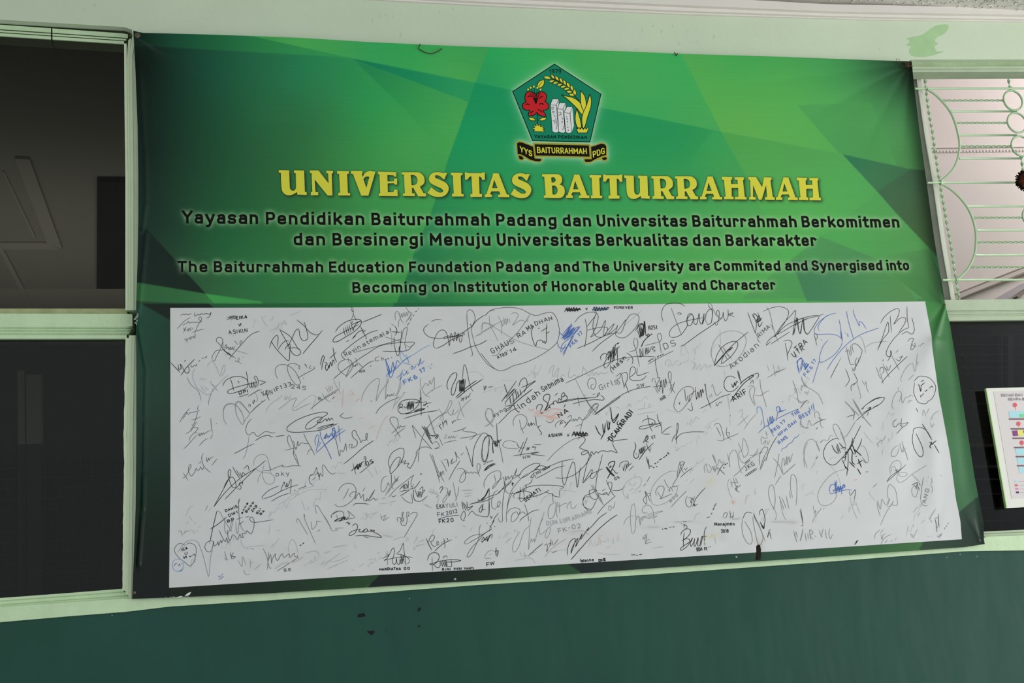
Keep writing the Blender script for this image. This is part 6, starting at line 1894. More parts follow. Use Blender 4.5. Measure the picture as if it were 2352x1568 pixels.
m1.6: 1130,910 1180,1050 1220,1080 ; 1340,750 1400,860 1450,960 ; 1220,870 1300,1030 1320,1060 ; 1190,1000 1230,1150
d1.4: 1180,990 1190,930 1220,920 1240,960 1215,1010 ; 1240,920 1300,960 1335,885 ; 1270,900 1290,950 ; 1400,720 1435,685 ; 1400,800 1450,830 1500,750 ; 1440,790 1495,765
k1.3: 1200,1140 1300,1020 1430,890 1560,768
d1.3: 1565,565 1600,525 1645,525 1620,600 1610,675 1650,655 1670,600 1650,580 ; 1625,590 1640,620 1690,640 ; 1710,625 1730,620 ; 1740,630 1760,600 1790,590
m1.1: 1490,1115 1470,1090 1500,1000 1560,910 1620,860 ; 1630,850 1670,970 1700,720 ; 1680,870 1710,850 1700,900 ; 1570,1100 1650,1020
k1.2: 1650,1115 1700,1060 1745,1040 1850,1060 1910,1110 1950,1180 1940,1270 1900,1350 1850,1385 1810,1422 1720,1405 1680,1350 1650,1270 1655,1180 1660,1130
k1.8: 1705,1170 1720,1160 1745,1250 1750,1170 ; 1750,1120 1790,1090 ; 1740,1180 1800,1130 ; 1750,1340 1745,1310 1770,1310 ; 1765,1300 1790,1280 ; 1800,1260 1820,1240 1840,1230 ; 1860,1210 1900,1180 1915,1200
m1.2: 1380,1495 1350,1460 1360,1370 1400,1280 1450,1250 1480,1290 1450,1400 ; 1480,1290 1490,1410 1530,1350 1550,1330 1580,1330 1600,1300 1645,1325 ; 1435,1195 1440,1240 ; 1560,1390 1610,1370 ; 1560,1415 1630,1370
k1.2: 930,1495 1000,1430 1120,1350 1220,1335 1245,1350 1190,1420 1090,1480 1000,1530
m2.0: 695,1385 780,1470 840,1566 ; 810,1355 850,1440 920,1566
k1.3: 930,1495 960,1490 ; 940,1560 1060,1480 1010,1490
b1.6: 205,1470 225,1530 ; 235,1440 250,1510 ; 262,1410 275,1500 290,1520 ; 232,1532 236,1534 ; 265,1530 270,1532
m1.4: 935,1100 980,1170 ; 990,1110 1000,1200 1030,1265 ; 970,1120 1000,1150
m1.3: 100,1040 110,1100 160,1180 250,1230 340,1300 400,1430 ; 110,1240 100,1190 140,1170 150,1200 ; 150,1250 190,1270 200,1230 ; 140,1260 190,1300
k1.3: 85,1485 130,1420 185,1375
m1.2: 0,1340 60,1370 120,1425 ; 0,1200 30,1280
@384,910
d1.2: 170,365 230,260 315,160 ; 215,315 260,240 270,215 290,250 310,230 370,215 445,200 ; 430,120 420,180 450,195 ; 425,210 400,290 370,370 350,410 340,385 ; 330,325 400,310 465,275
d1.2: 250,518 330,470 400,360 420,355 ; 300,625 320,560 380,500 420,510 ; 220,715 250,705 330,620 410,530 ; 425,545 440,510 450,545 470,505 480,535 500,500 510,520 550,490 600,465 ; 600,300 610,420 625,505 ; 440,685 500,615 565,575 ; 630,520 595,590 ; 670,378 690,372 ; 320,470 350,430 425,440 360,520
m1.3: 825,388 785,330 775,220 800,140 870,105 940,120 1010,190 1050,280 1060,360 1045,385 1020,370 960,260 940,140 980,75 1020,85 1090,170 1135,240 1080,320 1050,380
d1.1: 1135,240 1230,140 1310,80 1355,42
d1.3: 1160,310 1110,370 1085,440 1090,500 1130,530 1190,495 1240,550 1300,520 1350,485 1420,495 1460,505 1490,490
k1.4: 1210,612 1300,560 1390,535 1440,560 1460,550 ; 1490,553 1620,537
m1.1: 1130,540 1110,680 1080,800 1045,860
k1.3: 920,792 1000,750 1090,700 1200,650
k1.4: 2290,335 2270,300 2240,330 2225,300 2200,340 2185,310 2120,360 2065,355 2110,310 2200,250 2200,225 2130,218 1980,250 1800,320 1680,400 1650,450 1680,485 1800,495 2000,480 2150,455 2352,375 ; 2140,285 2060,290 1960,350 1910,410 1920,450 2000,430 2080,370 2140,300 ; 2065,445 2150,410 2300,380 2200,415 2080,455
b1.5: 2050,680 2035,610 2060,540 2090,540 2080,640 2060,720 2050,770 ; 2080,620 2110,640 2080,700 ; 2105,470 2120,560 2160,650 2220,760 2265,860 ; 2050,785 2150,690 2260,590 2352,510 ; 2150,590 2200,510 2180,580 2230,540 2240,560 2260,510 2300,550 2320,480 2280,470 2305,420
d1.3: 1700,710 1660,620 1665,550 1690,545 1720,620 1745,700 1735,800 ; 1740,610 1775,730 1800,620 1810,680 1850,640 1910,650 1960,650 ; 1620,745 1780,705 ; 1740,800 1755,740
m2.2: 1880,505 1920,600 1980,700 2035,810
d1.3: 1930,805 1950,750 1990,720 1985,740 ; 1735,790 1810,950 
d1.3: 210,1130 260,1095 300,1020 330,960 315,940 290,1000 310,1070 340,1095 380,1040 400,990 420,1020 450,1000 460,970 490,1010 510,950 ; 500,780 475,850 500,950 540,1000 600,1050 ; 540,830 550,900 570,850 580,880 600,845 640,830 ; 610,950 640,920 690,855 ; 220,1050 290,1160 ; 430,910 450,920 470,890
k1.4: 780,1255 830,1160 890,1110 930,1150 950,1240 900,1250 850,1130 840,1040 860,1010 880,1030 860,1110 790,1250 640,1525 ; 640,1525 760,1370 900,1220 1060,1090 1230,985 1360,880 ; 900,965 940,1040 1000,1130 ; 950,1010 1010,1110 ; 1000,1040 1030,1110 1040,1050 1090,1090 ; 1050,1000 1110,955 1130,1030 ; 795,1420 900,1310 980,1230 1060,1150 1120,1090 1230,985
k1.3: 1000,1150 1015,1160 ; 960,1260 1000,1280 1020,1250 990,1200 1040,1180 1030,1220 1040,1180
m1.2: 1195,960 1200,880 1250,815 1330,800 1380,840 1410,960 1430,1060 1480,1110 1470,1180 1410,1212 1350,1180 1315,1090 1320,1000 1340,940 ; 1200,990 1300,1040 1420,1060 ; 1250,1190 1260,1120 1320,1020
d1.3: 1320,1020 1420,1015 1500,980 1560,960 1600,945 1590,970 1650,970 1740,955 1850,960 ; 1410,950 1430,1010
Td1.2: oky 1495 1110 1690 1090 70
d1.2: 1815,950 1790,860 1760,780
k1.3: 1320,1415 1310,1385 1380,1310 1470,1260 1540,1235 ; 1320,1415 1450,1370 1560,1310 1700,1250 1810,1215 ; 1560,1310 1610,1180 1620,1210 1640,1250 1650,1190 1660,1245 1690,1170 1710,1150 1700,1350 ; 1430,1450 1550,1380 1690,1330 ; 1750,1305 1770,1285 ; 1810,1275 1925,1232
d1.3: 1960,1140 1970,1090 2010,1070 ; 2010,1230 1960,1170 1965,1100 2020,1070 2060,980 2070,1040 2110,1160 ; 1990,1160 2050,1110 ; 2030,1100 2080,1050 2100,1110 2110,1060 2140,1100 2150,1050 ; 2150,1080 2140,960 2165,950 2220,1030 2280,1070 2330,1045
k1.3: 990,1566 985,1450 1005,1405
f1.0: 1520,1500 1650,1420 1800,1300 2050,1230 ; 1650,1450 1900,1310 2050,1280 2200,1290 ; 1850,1420 1900,1566
@744,910
k1.2: 715,245 760,170 880,80 1050,5
k1.5: 1020,190 1050,230 1100,240 1200,210 1300,120 1335,10 1340,100 1340,270 ; 1100,305 1250,260 1400,220 1570,195 ; 1120,245 1250,215 1380,180 1300,190 1230,220 ; 1240,200 1330,170 1390,170 1280,210
d1.3: 1055,565 990,460 920,360 915,300 960,285 1010,310 1025,380 1010,440 930,515 ; 1000,430 1020,420 1040,440 1050,400 1070,420 1135,405 ; 970,550 1040,490 1120,432
d1.3: 1270,575 1240,480 1220,400 1300,500 1380,600 1490,725 ; 1300,905 1310,760 1360,560 1450,400 1580,280 1700,210 ; 1265,800 1290,740 1360,700 1430,700 1490,725
d2.6: 1350,410 1480,590 ; 1380,410 1440,520 ; 1400,500 1500,660 ; 1410,420 1460,540
m2.6: 1440,250 1490,400 1540,540
k2.2: 1530,580 1575,520 ; 1545,590 1585,535 ; 1450,530 1520,545 1560,520
m1.2: 1570,190 1600,165 ; 1600,325 1650,320 1640,260 1700,160 1740,60 1765,75 1750,130 1700,210 1640,250 1590,320 ; 1590,190 1640,240 ; 1700,180 1720,230 1760,260 1790,180 1780,250 1830,220 1870,170 ; 1860,60 1890,180 1935,290 ; 1830,320 1880,200 1950,110 2035,35
k1.5: 1580,400 1630,460 ; 1590,420 1610,380 ; 1630,340 1650,430 ; 1640,400 1670,340 1700,380 ; 1680,320 1700,400
k1.3: 1760,340 1785,380 ; 1770,375 1800,320 ; 1800,350 1820,330 ; 1830,330 1850,320 1880,315
d1.2: 1540,620 1570,640 1590,690 1530,720 1600,710 ; 1590,570 1640,680 ; 1500,640 1560,620
m1.2: 1660,530 1690,530 1660,580 1700,570 ; 1710,545 1720,580 1730,550 1745,580 1760,545 1775,575 1790,545 1800,575 1840,530
d1.3: 1655,645 1740,620 1830,605 ; 1780,490 1860,470 1960,430 1910,455 1950,485 2060,495 2100,525 2010,600 ; 1870,575 2000,560 2160,515
k1.3: 1955,680 1990,780 2050,965 2050,850 2080,680 2150,550 2200,505 2260,530 2280,620 2260,780 2230,880 2210,905 2180,860 2180,720 2220,570 2290,540 2330,600 2352,640
m1.3: 2230,170 2300,175 2340,300 ; 2230,200 2230,270 2300,380 2330,420 ; 2215,405 2240,410 2290,370 2330,300
b1.5: 0,590 40,530 60,570 100,530 140,560 150,450 120,440 130,520 260,440 ; 0,680 110,590 200,530 300,460 ; 205,400 210,500 225,630 ; 0,640 60,760 100,860
d1.3: 140,570 170,620 215,820 230,740 270,760 300,650 310,740 320,755 ; 160,600 180,540 
d1.4: 350,720 350,670 390,660 380,710 410,700 450,680 460,620 400,560 390,490 430,470 460,530 500,600 510,635 540,600 560,610 590,580 600,515 580,520 580,580 610,610
k1.4: 270,935 400,830 550,700 690,605
k1.3: 230,280 225,265 275,225 ; 225,270 260,295 330,300 395,282
d1.4: 400,920 420,1000 445,1080 ; 375,1030 410,1000 ; 430,1020 460,930 470,1000 490,920 ; 550,870 560,830 580,850 565,970 ; 565,840 590,960
k3.0: 430,1000 450,960 470,1000 490,940 500,970 520,920
k1.6: 375,1030 450,960 560,890
Tk1.5: DS 585 960 690 915 60
k1.3: 490,1062 580,990 690,890 
k1.3: 910,1000 890,900 930,790 1010,730 1080,715 1105,750 1090,850 1040,940 930,1060 910,1010 940,930 1000,850 1050,840 1040,900 1010,980 ; 1050,900 1080,870 1070,910 1110,890 1130,890 1100,930 1170,920 1150,960 1185,990 1210,960 1255,870 1290,760 ; 915,1050 930,1100 930,1220
d1.3: 1460,790 1530,960 1600,1190 ; 1490,795 1560,1000 1660,1180 ; 1540,990 1590,1110 1610,1040 1620,1090 1640,1030 1660,1080 ; 1610,880 1660,960 1695,1040 ; 1700,880 1720,970 1700,870 1640,880 ; 1740,930 1770,860 1760,930 1800,900 1830,880 1810,765 1840,830 1870,855 ; 1880,815 1925,775
k1.3: 1720,1155 1790,1020 1880,880
d1.2: 1830,1010 1880,990 1930,1010 1950,1080 1940,1150 1900,1185 1870,1165 1900,1080 1960,1020 1950,1070 1980,1040 2000,1060 2030,1040 2050,1060 2080,1040 2120,1060 2150,1000 2150,940 2120,930 2110,1000 2150,1105
d1.5: 2200,940 2230,925 ; 2240,915 2260,900 ; 2270,905 2330,885
k1.3: 2200,1030 2260,960 2352,915 ; 2215,1020 2352,925
d1.2: 880,1100 820,1120 790,1200 790,1290 820,1315 860,1260 880,1190 ; 870,1220 890,1190 900,1230 920,1200 ; 845,1365 930,1230 1040,1095 ; 880,1330 960,1210 1020,1150 ; 970,1090 990,1180 ; 890,1390 1000,1270 1100,1190 1240,1080 ; 940,1240 960,1280
k1.5: 990,1180 1010,1130 1020,1170 ; 1040,1290 1080,1240 1130,1210 1150,1250 1110,1280 ; 1165,1160 1160,1280 ; 1040,1320 1100,1300 1160,1290 ; 1050,1370 1120,1330 1190,1280 ; 930,1370 960,1380 1000,1360 ; 1180,1280 1260,1250 1330,1160 ; 1080,1260 1110,1230 1100,1270 1140,1230
k2.5: 1325,1070 1350,1068
d1.3: 1210,1130 1240,1080 ; 1220,1110 1200,1200 1215,1250 1240,1200 ; 1070,1380 1130,1440 1220,1465 1200,1330
d1.6: 1230,1280 1240,1400 1270,1440 1340,1440 1430,1370 ; 1250,1260 1290,1380 1300,1310 1310,1390 1325,1310 1340,1390 1355,1310 1365,1360 ; 1310,1290 1360,1245 1365,1300 1390,1290 1370,1330
d1.3: 195,1310 250,1230 340,1195 420,1230 445,1320 400,1420 300,1500 200,1520 145,1480 ; 345,1262 310,1340 265,1418 ; 380,1385 355,1370 380,1330 430,1310 440,1350 430,1415 480,1330 500,1370 510,1400 545,1350 550,1430 580,1440 600,1400 580,1440 640,1400 690,1310 700,1290 640,1380 620,1440 660,1420 690,1400 710,1430 750,1408 ; 535,1310 570,1255
k1.4: 400,1510 430,1480 520,1475 620,1485
k1.6: 1590,1280 1620,1245 1640,1260 1600,1335
m1.5: 1650,1260 1700,1270 1700,1340 1640,1430 1650,1460 1690,1410 1700,1320 ; 1710,1310 1720,1380 1730,1300 1740,1370 ; 1780,1180 1800,1280 1830,1440 ; 1860,1240 1850,1330 1810,1440
v2.0: 1470,1270 1580,1360 1560,1500 ; 1400,1480 1480,1540
m1.5: 1380,1490 1480,1535 ; 1580,1360 1540,1400
v2.0: 790,1400 860,1400 ; 760,1480 880,1470 ; 920,1450 1000,1440 ; 910,1460 930,1510
k1.3: 2120,1430 2160,1435 2230,1370 2280,1270 ; 2000,1490 2100,1465 2230,1440 2352,1380
v1.8: 600,1000 680,1100 ; 700,980 740,1080 ; 180,1060 300,1060
r1.5: 880,260 800,380 720,600 ; 480,300 550,290 ; 620,440 700,410
@1104,910
m1.3: 70,410 100,390 160,350 190,260 150,180 100,175 70,240 80,310 130,370 180,415
Td1.4: ayng 175 300 365 185 60
k1.3: 350,210 410,170 430,130 ; 240,382 330,290 420,200 515,158
d1.2: 455,405 450,330 490,270 560,250 620,280 640,350 600,430 550,460 ; 535,320 555,420 595,510 
k1.4: 640,400 660,370 670,410 700,360 700,400 730,370 750,400 ; 755,265 770,400 ; 770,400 800,420 780,430 830,400 ; 790,430 830,490 840,520 815,525
o2.6: 740,230 850,245 ; 850,260 960,275 1050,240 ; 900,300 1000,290 1080,300 ; 950,310 1000,320
r3.0: 660,160 700,200 740,160 ; 760,200 900,210 1000,170 1130,190 ; 720,270 830,270 ; 1000,240 1100,220
Tk1.7: NA 1085 300 1220 210 72
k1.7: 1145,155 1170,105 ; 1090,400 1110,350 1145,330 ; 1105,380 1135,360 ; 1150,340 1180,380 ; 1150,430 1230,330
d1.2: 900,330 940,360 990,350 1010,310 ; 1040,430 1030,390 1070,350 1130,320 ; 1190,300 1240,260 1250,300 1220,350 1180,360 ; 1240,330 1260,340 1280,310 1290,340 1310,310 1330,335 1360,285 1380,310 1420,320 1480,280 1540,200 1610,140 1620,105 1570,120 1500,220 1420,320 1390,400 1375,500 ; 1305,415 1395,380 ; 1510,225 1545,210 ; 1450,50 1520,150 1630,255
Tk1.5: ASIKIN 935 570 1130 545 50
k1.8: 1190,515 1205,548 1220,510 
k2.4: 1255,550 1290,490 1310,545 1330,490 1350,545 1370,490 1390,550 1410,490 1430,545 1450,500 1485,530 ; 1260,530 1370,515 1480,520 ; 1270,500 1380,540 1480,540
k1.6: 1590,250 1580,245 1560,250 ; 1575,250 1700,165 1850,60 1930,0
k2.2: 1580,400 1620,490 1660,540 ; 1655,595 1720,470 ; 1680,380 1700,500 1720,370 ; 1740,330 1760,460 1785,350 ; 1765,340 1780,450
k2.2: 1790,150 1820,330 1900,240 1840,360 1800,300 ; 1750,620 1780,570
Tk2.2: DCAHARADI 1810 630 2110 225 82
k2.0: 1900,330 1880,370 1900,395 1940,350 
k1.3: 1340,595 1380,560 1430,570 1440,610 1400,660 1365,705 1410,730 1480,755 1450,790 1400,805 1390,780 1440,750 1480,755 1500,810 1530,760 1560,800 1590,760 1620,780 1650,755 1700,750 1740,760 1800,750 1880,775 1840,700 1820,640 1850,610 1930,600 2030,590
d1.2: 915,895 1010,790 1150,670 1280,590 1380,562
k1.4: 220,370 225,480 230,600 235,710
k1.6: 160,640 165,720 175,780 165,650 190,620 200,690 210,610 220,690 240,600 250,640 275,600 290,595 ; 160,660 285,600
d1.3: 20,780 30,650 80,560 120,545 150,580 165,640 ; 20,780 40,880 65,905 90,860 110,740 115,600 ; 250,640 280,760 310,920
d1.1: 515,650 480,630 410,612 340,620 305,660 330,700 420,720 520,720
k1.4: 595,620 560,700 520,780 ; 645,565 600,680 540,830 ; 530,700 570,715 610,700 ; 620,705 640,740 650,700 660,735 670,700 680,720 ; 740,680 710,700 760,700 740,745 ; 735,665 840,665 ; 445,820 600,795 800,768 700,795 800,810 890,822
Td1.2: HW 585 865 690 855 52
d2.0: 500,650 530,710 
k1.3: 1125,880 1120,1050 1135,1190 1155,1220 1180,1160 1220,1020 1260,920 1280,905 1300,960 1330,1250 1360,1080 1375,970 ; 1030,1120 1150,1125 1280,1085 1380,1010 1460,920 1530,810 1500,830 1460,950 1410,1180 1440,1150 1490,1060 1530,1010 1540,1030 1510,1110 1540,1130 1590,1080 1610,1030 1690,995 ; 1680,800 1640,960 1600,1130 1580,1300 ; 1430,1180 1530,1070 1610,1030
k4.5: 1730,970 1790,1050 1845,1100
k2.2: 1745,1135 1790,1050 1850,910 1820,895 1770,920 1760,960 ; 1790,950 1780,980 1810,960 
d2.0: 1820,1000 1870,1060 1895,1045
Td1.5: GS 1855 1160 1920 1125 45
k1.4: 1910,980 1930,920 1990,890 2030,900 2040,950 2000,1000 1990,1040 ; 1960,960 1970,1020 1990,930 ; 2000,920 2010,980 2020,930 2040,960 ; 2040,1025 2110,955 ; 2030,960 2085,920
k1.6: 2120,630 2140,690 2110,790 2125,850 2170,840 2180,780 ; 2140,780 2145,800 ; 2180,880 2260,760 2340,680 ; 2190,720 2200,790 2215,710 2225,780 2240,700 2250,750 2270,690 ; 2235,640 2280,610 2310,560 2290,540 2270,600 2320,640
d1.5: 40,940 70,920 ; 85,915 130,895 170,880
k1.5: 40,1030 110,965 200,925 ; 60,1025 130,970 210,930
k1.3: 540,1130 530,1090 600,1000 720,930 800,925 815,940 770,1000 700,1040 620,1100 545,1130 ; 720,1040 800,960 900,970 850,1000 960,960 ; 730,1030 760,1010 860,1010 960,970 850,1030 ; 850,1000 1000,940 1120,895 1285,860 ; 765,1130 900,1060 1030,990 1160,955 ; 735,1050 730,1110 690,1110 745,1045 ; 740,1080 770,1130
Td1.2: 200 765 1080 835 1050 38
d1.2: 50,1260 50,1180 110,1080 200,1030 260,1030 280,1080 250,1170 170,1270 190,1210 320,1110 ; 320,1110 330,1220 345,1100 355,1150 380,1100 390,1140 430,1090 440,1130 500,995 480,1090 550,1070 ; 185,1070 200,1130 205,1180
k2.4: 435,1180 445,1240 ; 425,1210 460,1195
d1.2: 395,1340 350,1310 350,1240 430,1150 560,1070 ; 360,1566 380,1440 430,1290 560,1130 650,1060 ; 600,1250 600,1300 ; 590,1240 630,1220 625,1300 
k1.3: 395,1340 500,1330 620,1290 ; 630,1220 690,1190 715,1130 ; 560,1455 540,1420 545,1250 ; 470,1400 450,1370 500,1320 600,1305 700,1330 700,1370 620,1400 500,1400 ; 500,1330 650,1250 800,1225 1000,1225 1120,1240 1145,1255 1100,1275 ; 600,1410 800,1360 940,1295 905,1320 1000,1350 990,1365 1095,1390
d1.3: 620,1220 630,1290 ; 560,1455 600,1400 580,1250
Tk1.6: SEHATI 615 1465 835 1300 62
k1.3: 0,1420 60,1370 110,1265 ; 0,1440 120,1380 250,1330 350,1200 ; 240,1330 350,1240 430,1170
d1.2: 240,1290 180,1340 150,1440 160,1530 210,1560 ; 345,1200 320,1350 300,1500 ; 200,1540 260,1500 270,1450 240,1460 235,1520 280,1520
m2.0: 1520,1220 1580,1320 1640,1420 1700,1500 ; 1540,1215 1600,1310 1680,1460
k1.2: 1530,1566 1430,1520 1410,1440 1440,1370 1520,1340 1600,1290 1500,1300 1520,1390 1580,1420 1620,1390 1620,1340 1680,1350 1720,1320 1690,1350 1740,1340 1730,1320 1760,1360 1770,1340 1800,1280 1810,1200 1770,1180 1750,1220 ; 1730,1150 1790,1290 1850,1380 ; 1810,1290 1870,1300 1950,1280 1985,1240 ; 1670,1305 1720,1275
f1.2: 2040,1400 1970,1350 1970,1250 2050,1150 2150,1110 2215,1130 2200,1230 2120,1300 ; 2040,1200 2100,1230 ; 2050,1300 2110,1260 ; 2110,1230 2150,1180
d1.3: 2290,1180 2335,1105 ; 2240,1240 2280,1200 ; 2180,1320 2210,1300
@1464,910
k1.3: 65,360 100,320 180,310 240,340 230,390 150,430 60,450 25,435 60,410 200,385 340,375 ; 140,260 155,350 185,440 210,485 ; 270,245 290,330 330,420 340,510 ; 190,380 210,360 200,400 230,390 ; 240,390 280,380 340,350 ; 230,430 300,400 340,385
k1.3: 330,520 400,450 470,412 ; 355,520 450,518
Td1.4: ET 200 590 255 575 45
d1.6: 75,635 130,560 150,555 140,600 ; 120,540 150,580 125,600
d2.0: 20,730 40,800 ; 40,720 60,790 ; 70,700 80,760 ; 95,680 110,720
k1.3: 20,880 120,740 225,640 ; 120,640 160,740 185,700 ; 175,700 175,775
k1.2: 475,630 500,560 550,500 565,400 550,370 545,450 540,560 540,665 ; 520,580 560,550 620,510 750,490 930,490 ; 530,750 550,738 ; 510,560 530,590 570,540
d2.2: 125,830 150,930 180,970 ; 150,860 165,1000 ; 180,950 210,970
k2.6: 235,930 260,920 ; 275,910 290,900 ; 300,880 340,855 ; 360,850 375,830 ; 390,830 410,800 ; 415,770 440,800 ; 215,985 235,975 ; 260,965 275,970
d1.3: 480,1250 500,1200 560,1100 600,960 650,920 630,900 580,930 550,1100 620,980 650,900 ; 580,895 610,1000 640,1060 ; 640,980 660,1010 690,980 660,1020
k1.3: 590,1118 680,1040 760,985
m1.1: 545,1030 450,1035 330,1100 240,1200 190,1300 185,1400 210,1480 290,1500 400,1460 500,1390 550,1290 550,1240
m1.8: 275,1310 330,1400 ; 365,1140 400,1210 440,1270
d1.3: 260,1370 255,1300 300,1240 350,1240 370,1280 340,1380 320,1410 480,1340 ; 420,1290 450,1300 430,1310 ; 440,1300 460,1250 490,1310 ; 480,1250 520,1240 580,1230 ; 480,1250 500,1240
Tm1.3: BDG 455 1465 570 1365 42
d1.2: 460,1530 560,1420 680,1300
d1.3: 100,1310 130,1350 90,1400 85,1440 120,1480 130,1440 110,1310 180,1450 ; 110,1340 180,1340 150,1390
d1.3: 690,1370 665,1430 680,1500 720,1525 750,1480 740,1400 700,1400 ; 730,1420 740,1470 760,1400 770,1440 790,1370
k1.4: 760,1520 800,1420 860,1340 940,1255 ; 760,1520 790,1480 790,1510 830,1480
d1.6: 1040,1560 1090,1470
m1.3: 935,1060 920,980 950,930 960,1000 990,1050 1020,1000 980,930 ; 1040,1000 1060,960 1070,1040 1090,960 1110,1020 ; 1030,800 1060,870 1100,950 1130,870 1160,920 1190,880
m2.6: 1030,960 1060,1010 1100,990 ; 1040,800 1080,900
k1.3: 1100,1085 1140,1000 1205,905 ; 1110,980 1210,1080
k2.4: 1185,990 1200,975 ; 1200,945 1225,930 ; 1230,930 1245,920
d1.2: 1055,410 1090,370 1140,390 1170,480 1190,560 1180,610 1140,610 1095,598 ; 1180,600 1300,550 1395,512 ; 1235,420 1225,500 1250,560 1290,600 ; 1220,500 1270,500 1260,560
m2.0: 1090,420 1130,500 1150,550
v2.2: 1400,220 1440,180 1450,250 1420,290 ; 1440,260 1480,340 1520,400
m1.1: 1385,400 1460,330 1535,260 ; 1470,455 1550,340 1640,240
m1.3: 1240,780 1265,900 1280,970 ; 1275,980 1265,860 1290,770 1340,740 1380,800 1400,950 1440,1060 ; 1390,635 1440,760 1470,850 ; 1490,930 1420,880 1400,780 1440,740 1450,690 1460,580 1500,640 1530,740 1510,810 1460,850 ; 1390,745 1400,740
d1.1: 1320,1105 1400,1040 1500,930 1550,880 1480,920 1560,850 1680,780 1740,760 ; 1540,810 1600,810 1650,760 1665,715
Td1.4: JKG 1495 1035 1625 945 68
k1.5: 1480,1098 1560,1040 1645,985 ; 1500,1100 1570,1055 1650,1000
d1.2: 1690,1000 1740,850 1800,720 1750,700 1700,770 1680,860 1690,950 ; 1690,1000 1700,1000 1770,830 
k1.3: 1770,895 1810,760 1870,640 1930,545
m1.4: 1710,660 1705,590 1720,560 1760,580 1800,560 ; 1770,480 1790,540 1770,500 ; 1720,660 1770,610 1750,680 ; 1790,610 1800,660 1830,600
b1.2: 1720,330 1700,400 ; 1655,210 1650,160 1690,145 1720,210 1730,270 1750,400 1740,440 
b1.4: 1665,505 1760,420 1860,360 1880,300 ; 1790,300 1810,380 1830,280 1840,370 1860,270 1865,370 1885,290 ; 1790,420 1860,350 2000,270 2220,170 ; 1920,340 1930,250 1950,210 2045,185 ; 1930,220 1920,160 1950,140 1975,190 1950,230 ; 1800,400 1880,550
Tb1.5: FKG 1870 510 1975 430 58
Tb1.5: 17 1990 400 2050 350 50
Tb1.3: NPM 1955 555 2075 465 50
Tb1.4: OAH 2095 440 2200 360 52
Tb1.4: THE 2150 290 2250 220 58
Tb1.5: BEST 2240 320 2400 240 58
Tb1.4: RMS 1960 665 2080 570 55
b1.3: 1985,755 2000,720 2050,700 2080,660 2130,630 2170,570 2200,560 2235,520 ; 2285,495 2292,500
m1.4: 1870,850 1920,900 1960,960 2010,1080 ; 1955,785 1930,950 1890,1130 ; 2010,1080 1990,960 2000,870 2020,860 2030,950 2060,830 2060,940 2090,830 2100,910 2140,785 ; 1980,1090 1900,1220
d1.2: 2010,1080 2090,1010 2180,930
m1.3: 1870,1566 1900,1450 1890,1300 1860,1220 1820,1250 1810,1350 1840,1470 1890,1560 ; 1950,1370 2000,1500 2020,1566 ; 1990,1390 2050,1540 ; 2050,1370 2090,1550 ; 2100,1300 2110,1400 ; 2140,1400 2110,1250 2120,1100 2150,1075 2190,1140 2200,1300 2190,1480 2180,1500
m1.6: 1290,1160 1310,1250 ; 1320,1120 1350,1210 1380,1300 ; 1350,1120 1390,1200 ; 1280,1190 1390,1190
d1.6: 1340,1290 1380,1230 1360,1290 1410,1320 ; 1380,1260 1425,1215
m1.0: 1310,1410 1270,1330 1245,1220 1260,1150 1290,1130
o3.0: 1305,1440 1320,1470 1335,1445 
Y3.5: 950,1220 1000,1170 1050,1120
v1.4: 920,440 1000,370 1120,300 ; 950,450 1020,390 
f1.3: 0,180 150,160 ; 90,160 110,80 ; 170,90 160,150 210,130 ; 0,255 130,225 250,215
m1.3: 2310,990 2295,880 2310,720 2352,630 ; 2352,440 2270,400 2250,310
k1.3: 1275,250 1282,275
v1.0: 1250,0 1270,150 1280,400
@1824,910
m1.4: 190,100 200,60 ; 150,440 90,400 90,330 110,300 ; 185,410 205,330 240,400 270,390 ; 290,300 285,230 320,210 350,260 370,400 410,435
k1.3: 265,395 330,350 435,310 ; 300,460 325,425 ; 330,290 400,330 ; 155,440 200,430
m2.0: 695,65 800,170 900,270 ; 810,40 880,150 960,290 1065,415
k1.3: 930,180 1000,110 1120,40 1220,15 1245,30 1190,100 1090,150 ; 855,335 940,260 1060,160 1010,160 ; 725,290 780,265 830,255 ; 835,205 820,325 ; 1005,270 1030,205
k3.0: 940,290 948,294
d1.0: 850,340 800,420 740,520 690,570 
m1.4: 715,700 690,590 640,470 590,390 545,390 540,440 590,560 620,600 ; 640,490 700,640 715,700
k1.4: 620,580 540,590 450,660 408,760 420,860 480,930 560,940 640,870 740,750 830,580 920,400
d2.4: 520,670 560,750 610,790 ; 580,680 620,790 ; 590,650 640,780 ; 620,640 690,720
k1.4: 640,720 700,700 710,720 680,735
k1.6: 780,700 810,570 ; 830,610 780,700 700,830 ; 830,800 870,740 910,660 935,580 ; 700,760 720,800 ; 660,860 700,960 710,1000 ; 740,720 745,900 725,1095 ; 720,740 700,900
k2.4: 770,700 820,800 ; 800,660 850,790 ; 820,720 930,820 ; 850,820 860,830 ; 760,900 840,980 ; 800,780 800,900 840,940 ; 880,860 930,980 ; 870,930 940,880 ; 870,990 920,1075 ; 660,850 720,830 ; 690,950 750,1020
m2.0: 940,840 1000,920 ; 950,880 990,920
m1.1: 870,700 940,680 990,730 1025,850 1010,915 960,870
m1.1: 700,1005 600,1030 500,1090 400,1200 335,1320 330,1420 370,1490 440,1505 520,1470 580,1390 580,1300
v1.2: 500,950 600,1080 640,1200 650,1240 ; 490,880 520,840 600,840
b1.5: 485,1345 560,1330 700,1290 800,1290 ; 500,1330 485,1280 510,1220 550,1215 570,1260 540,1320 ; 560,1160 575,1330 ; 585,1150 575,1340 ; 650,1290 660,1355
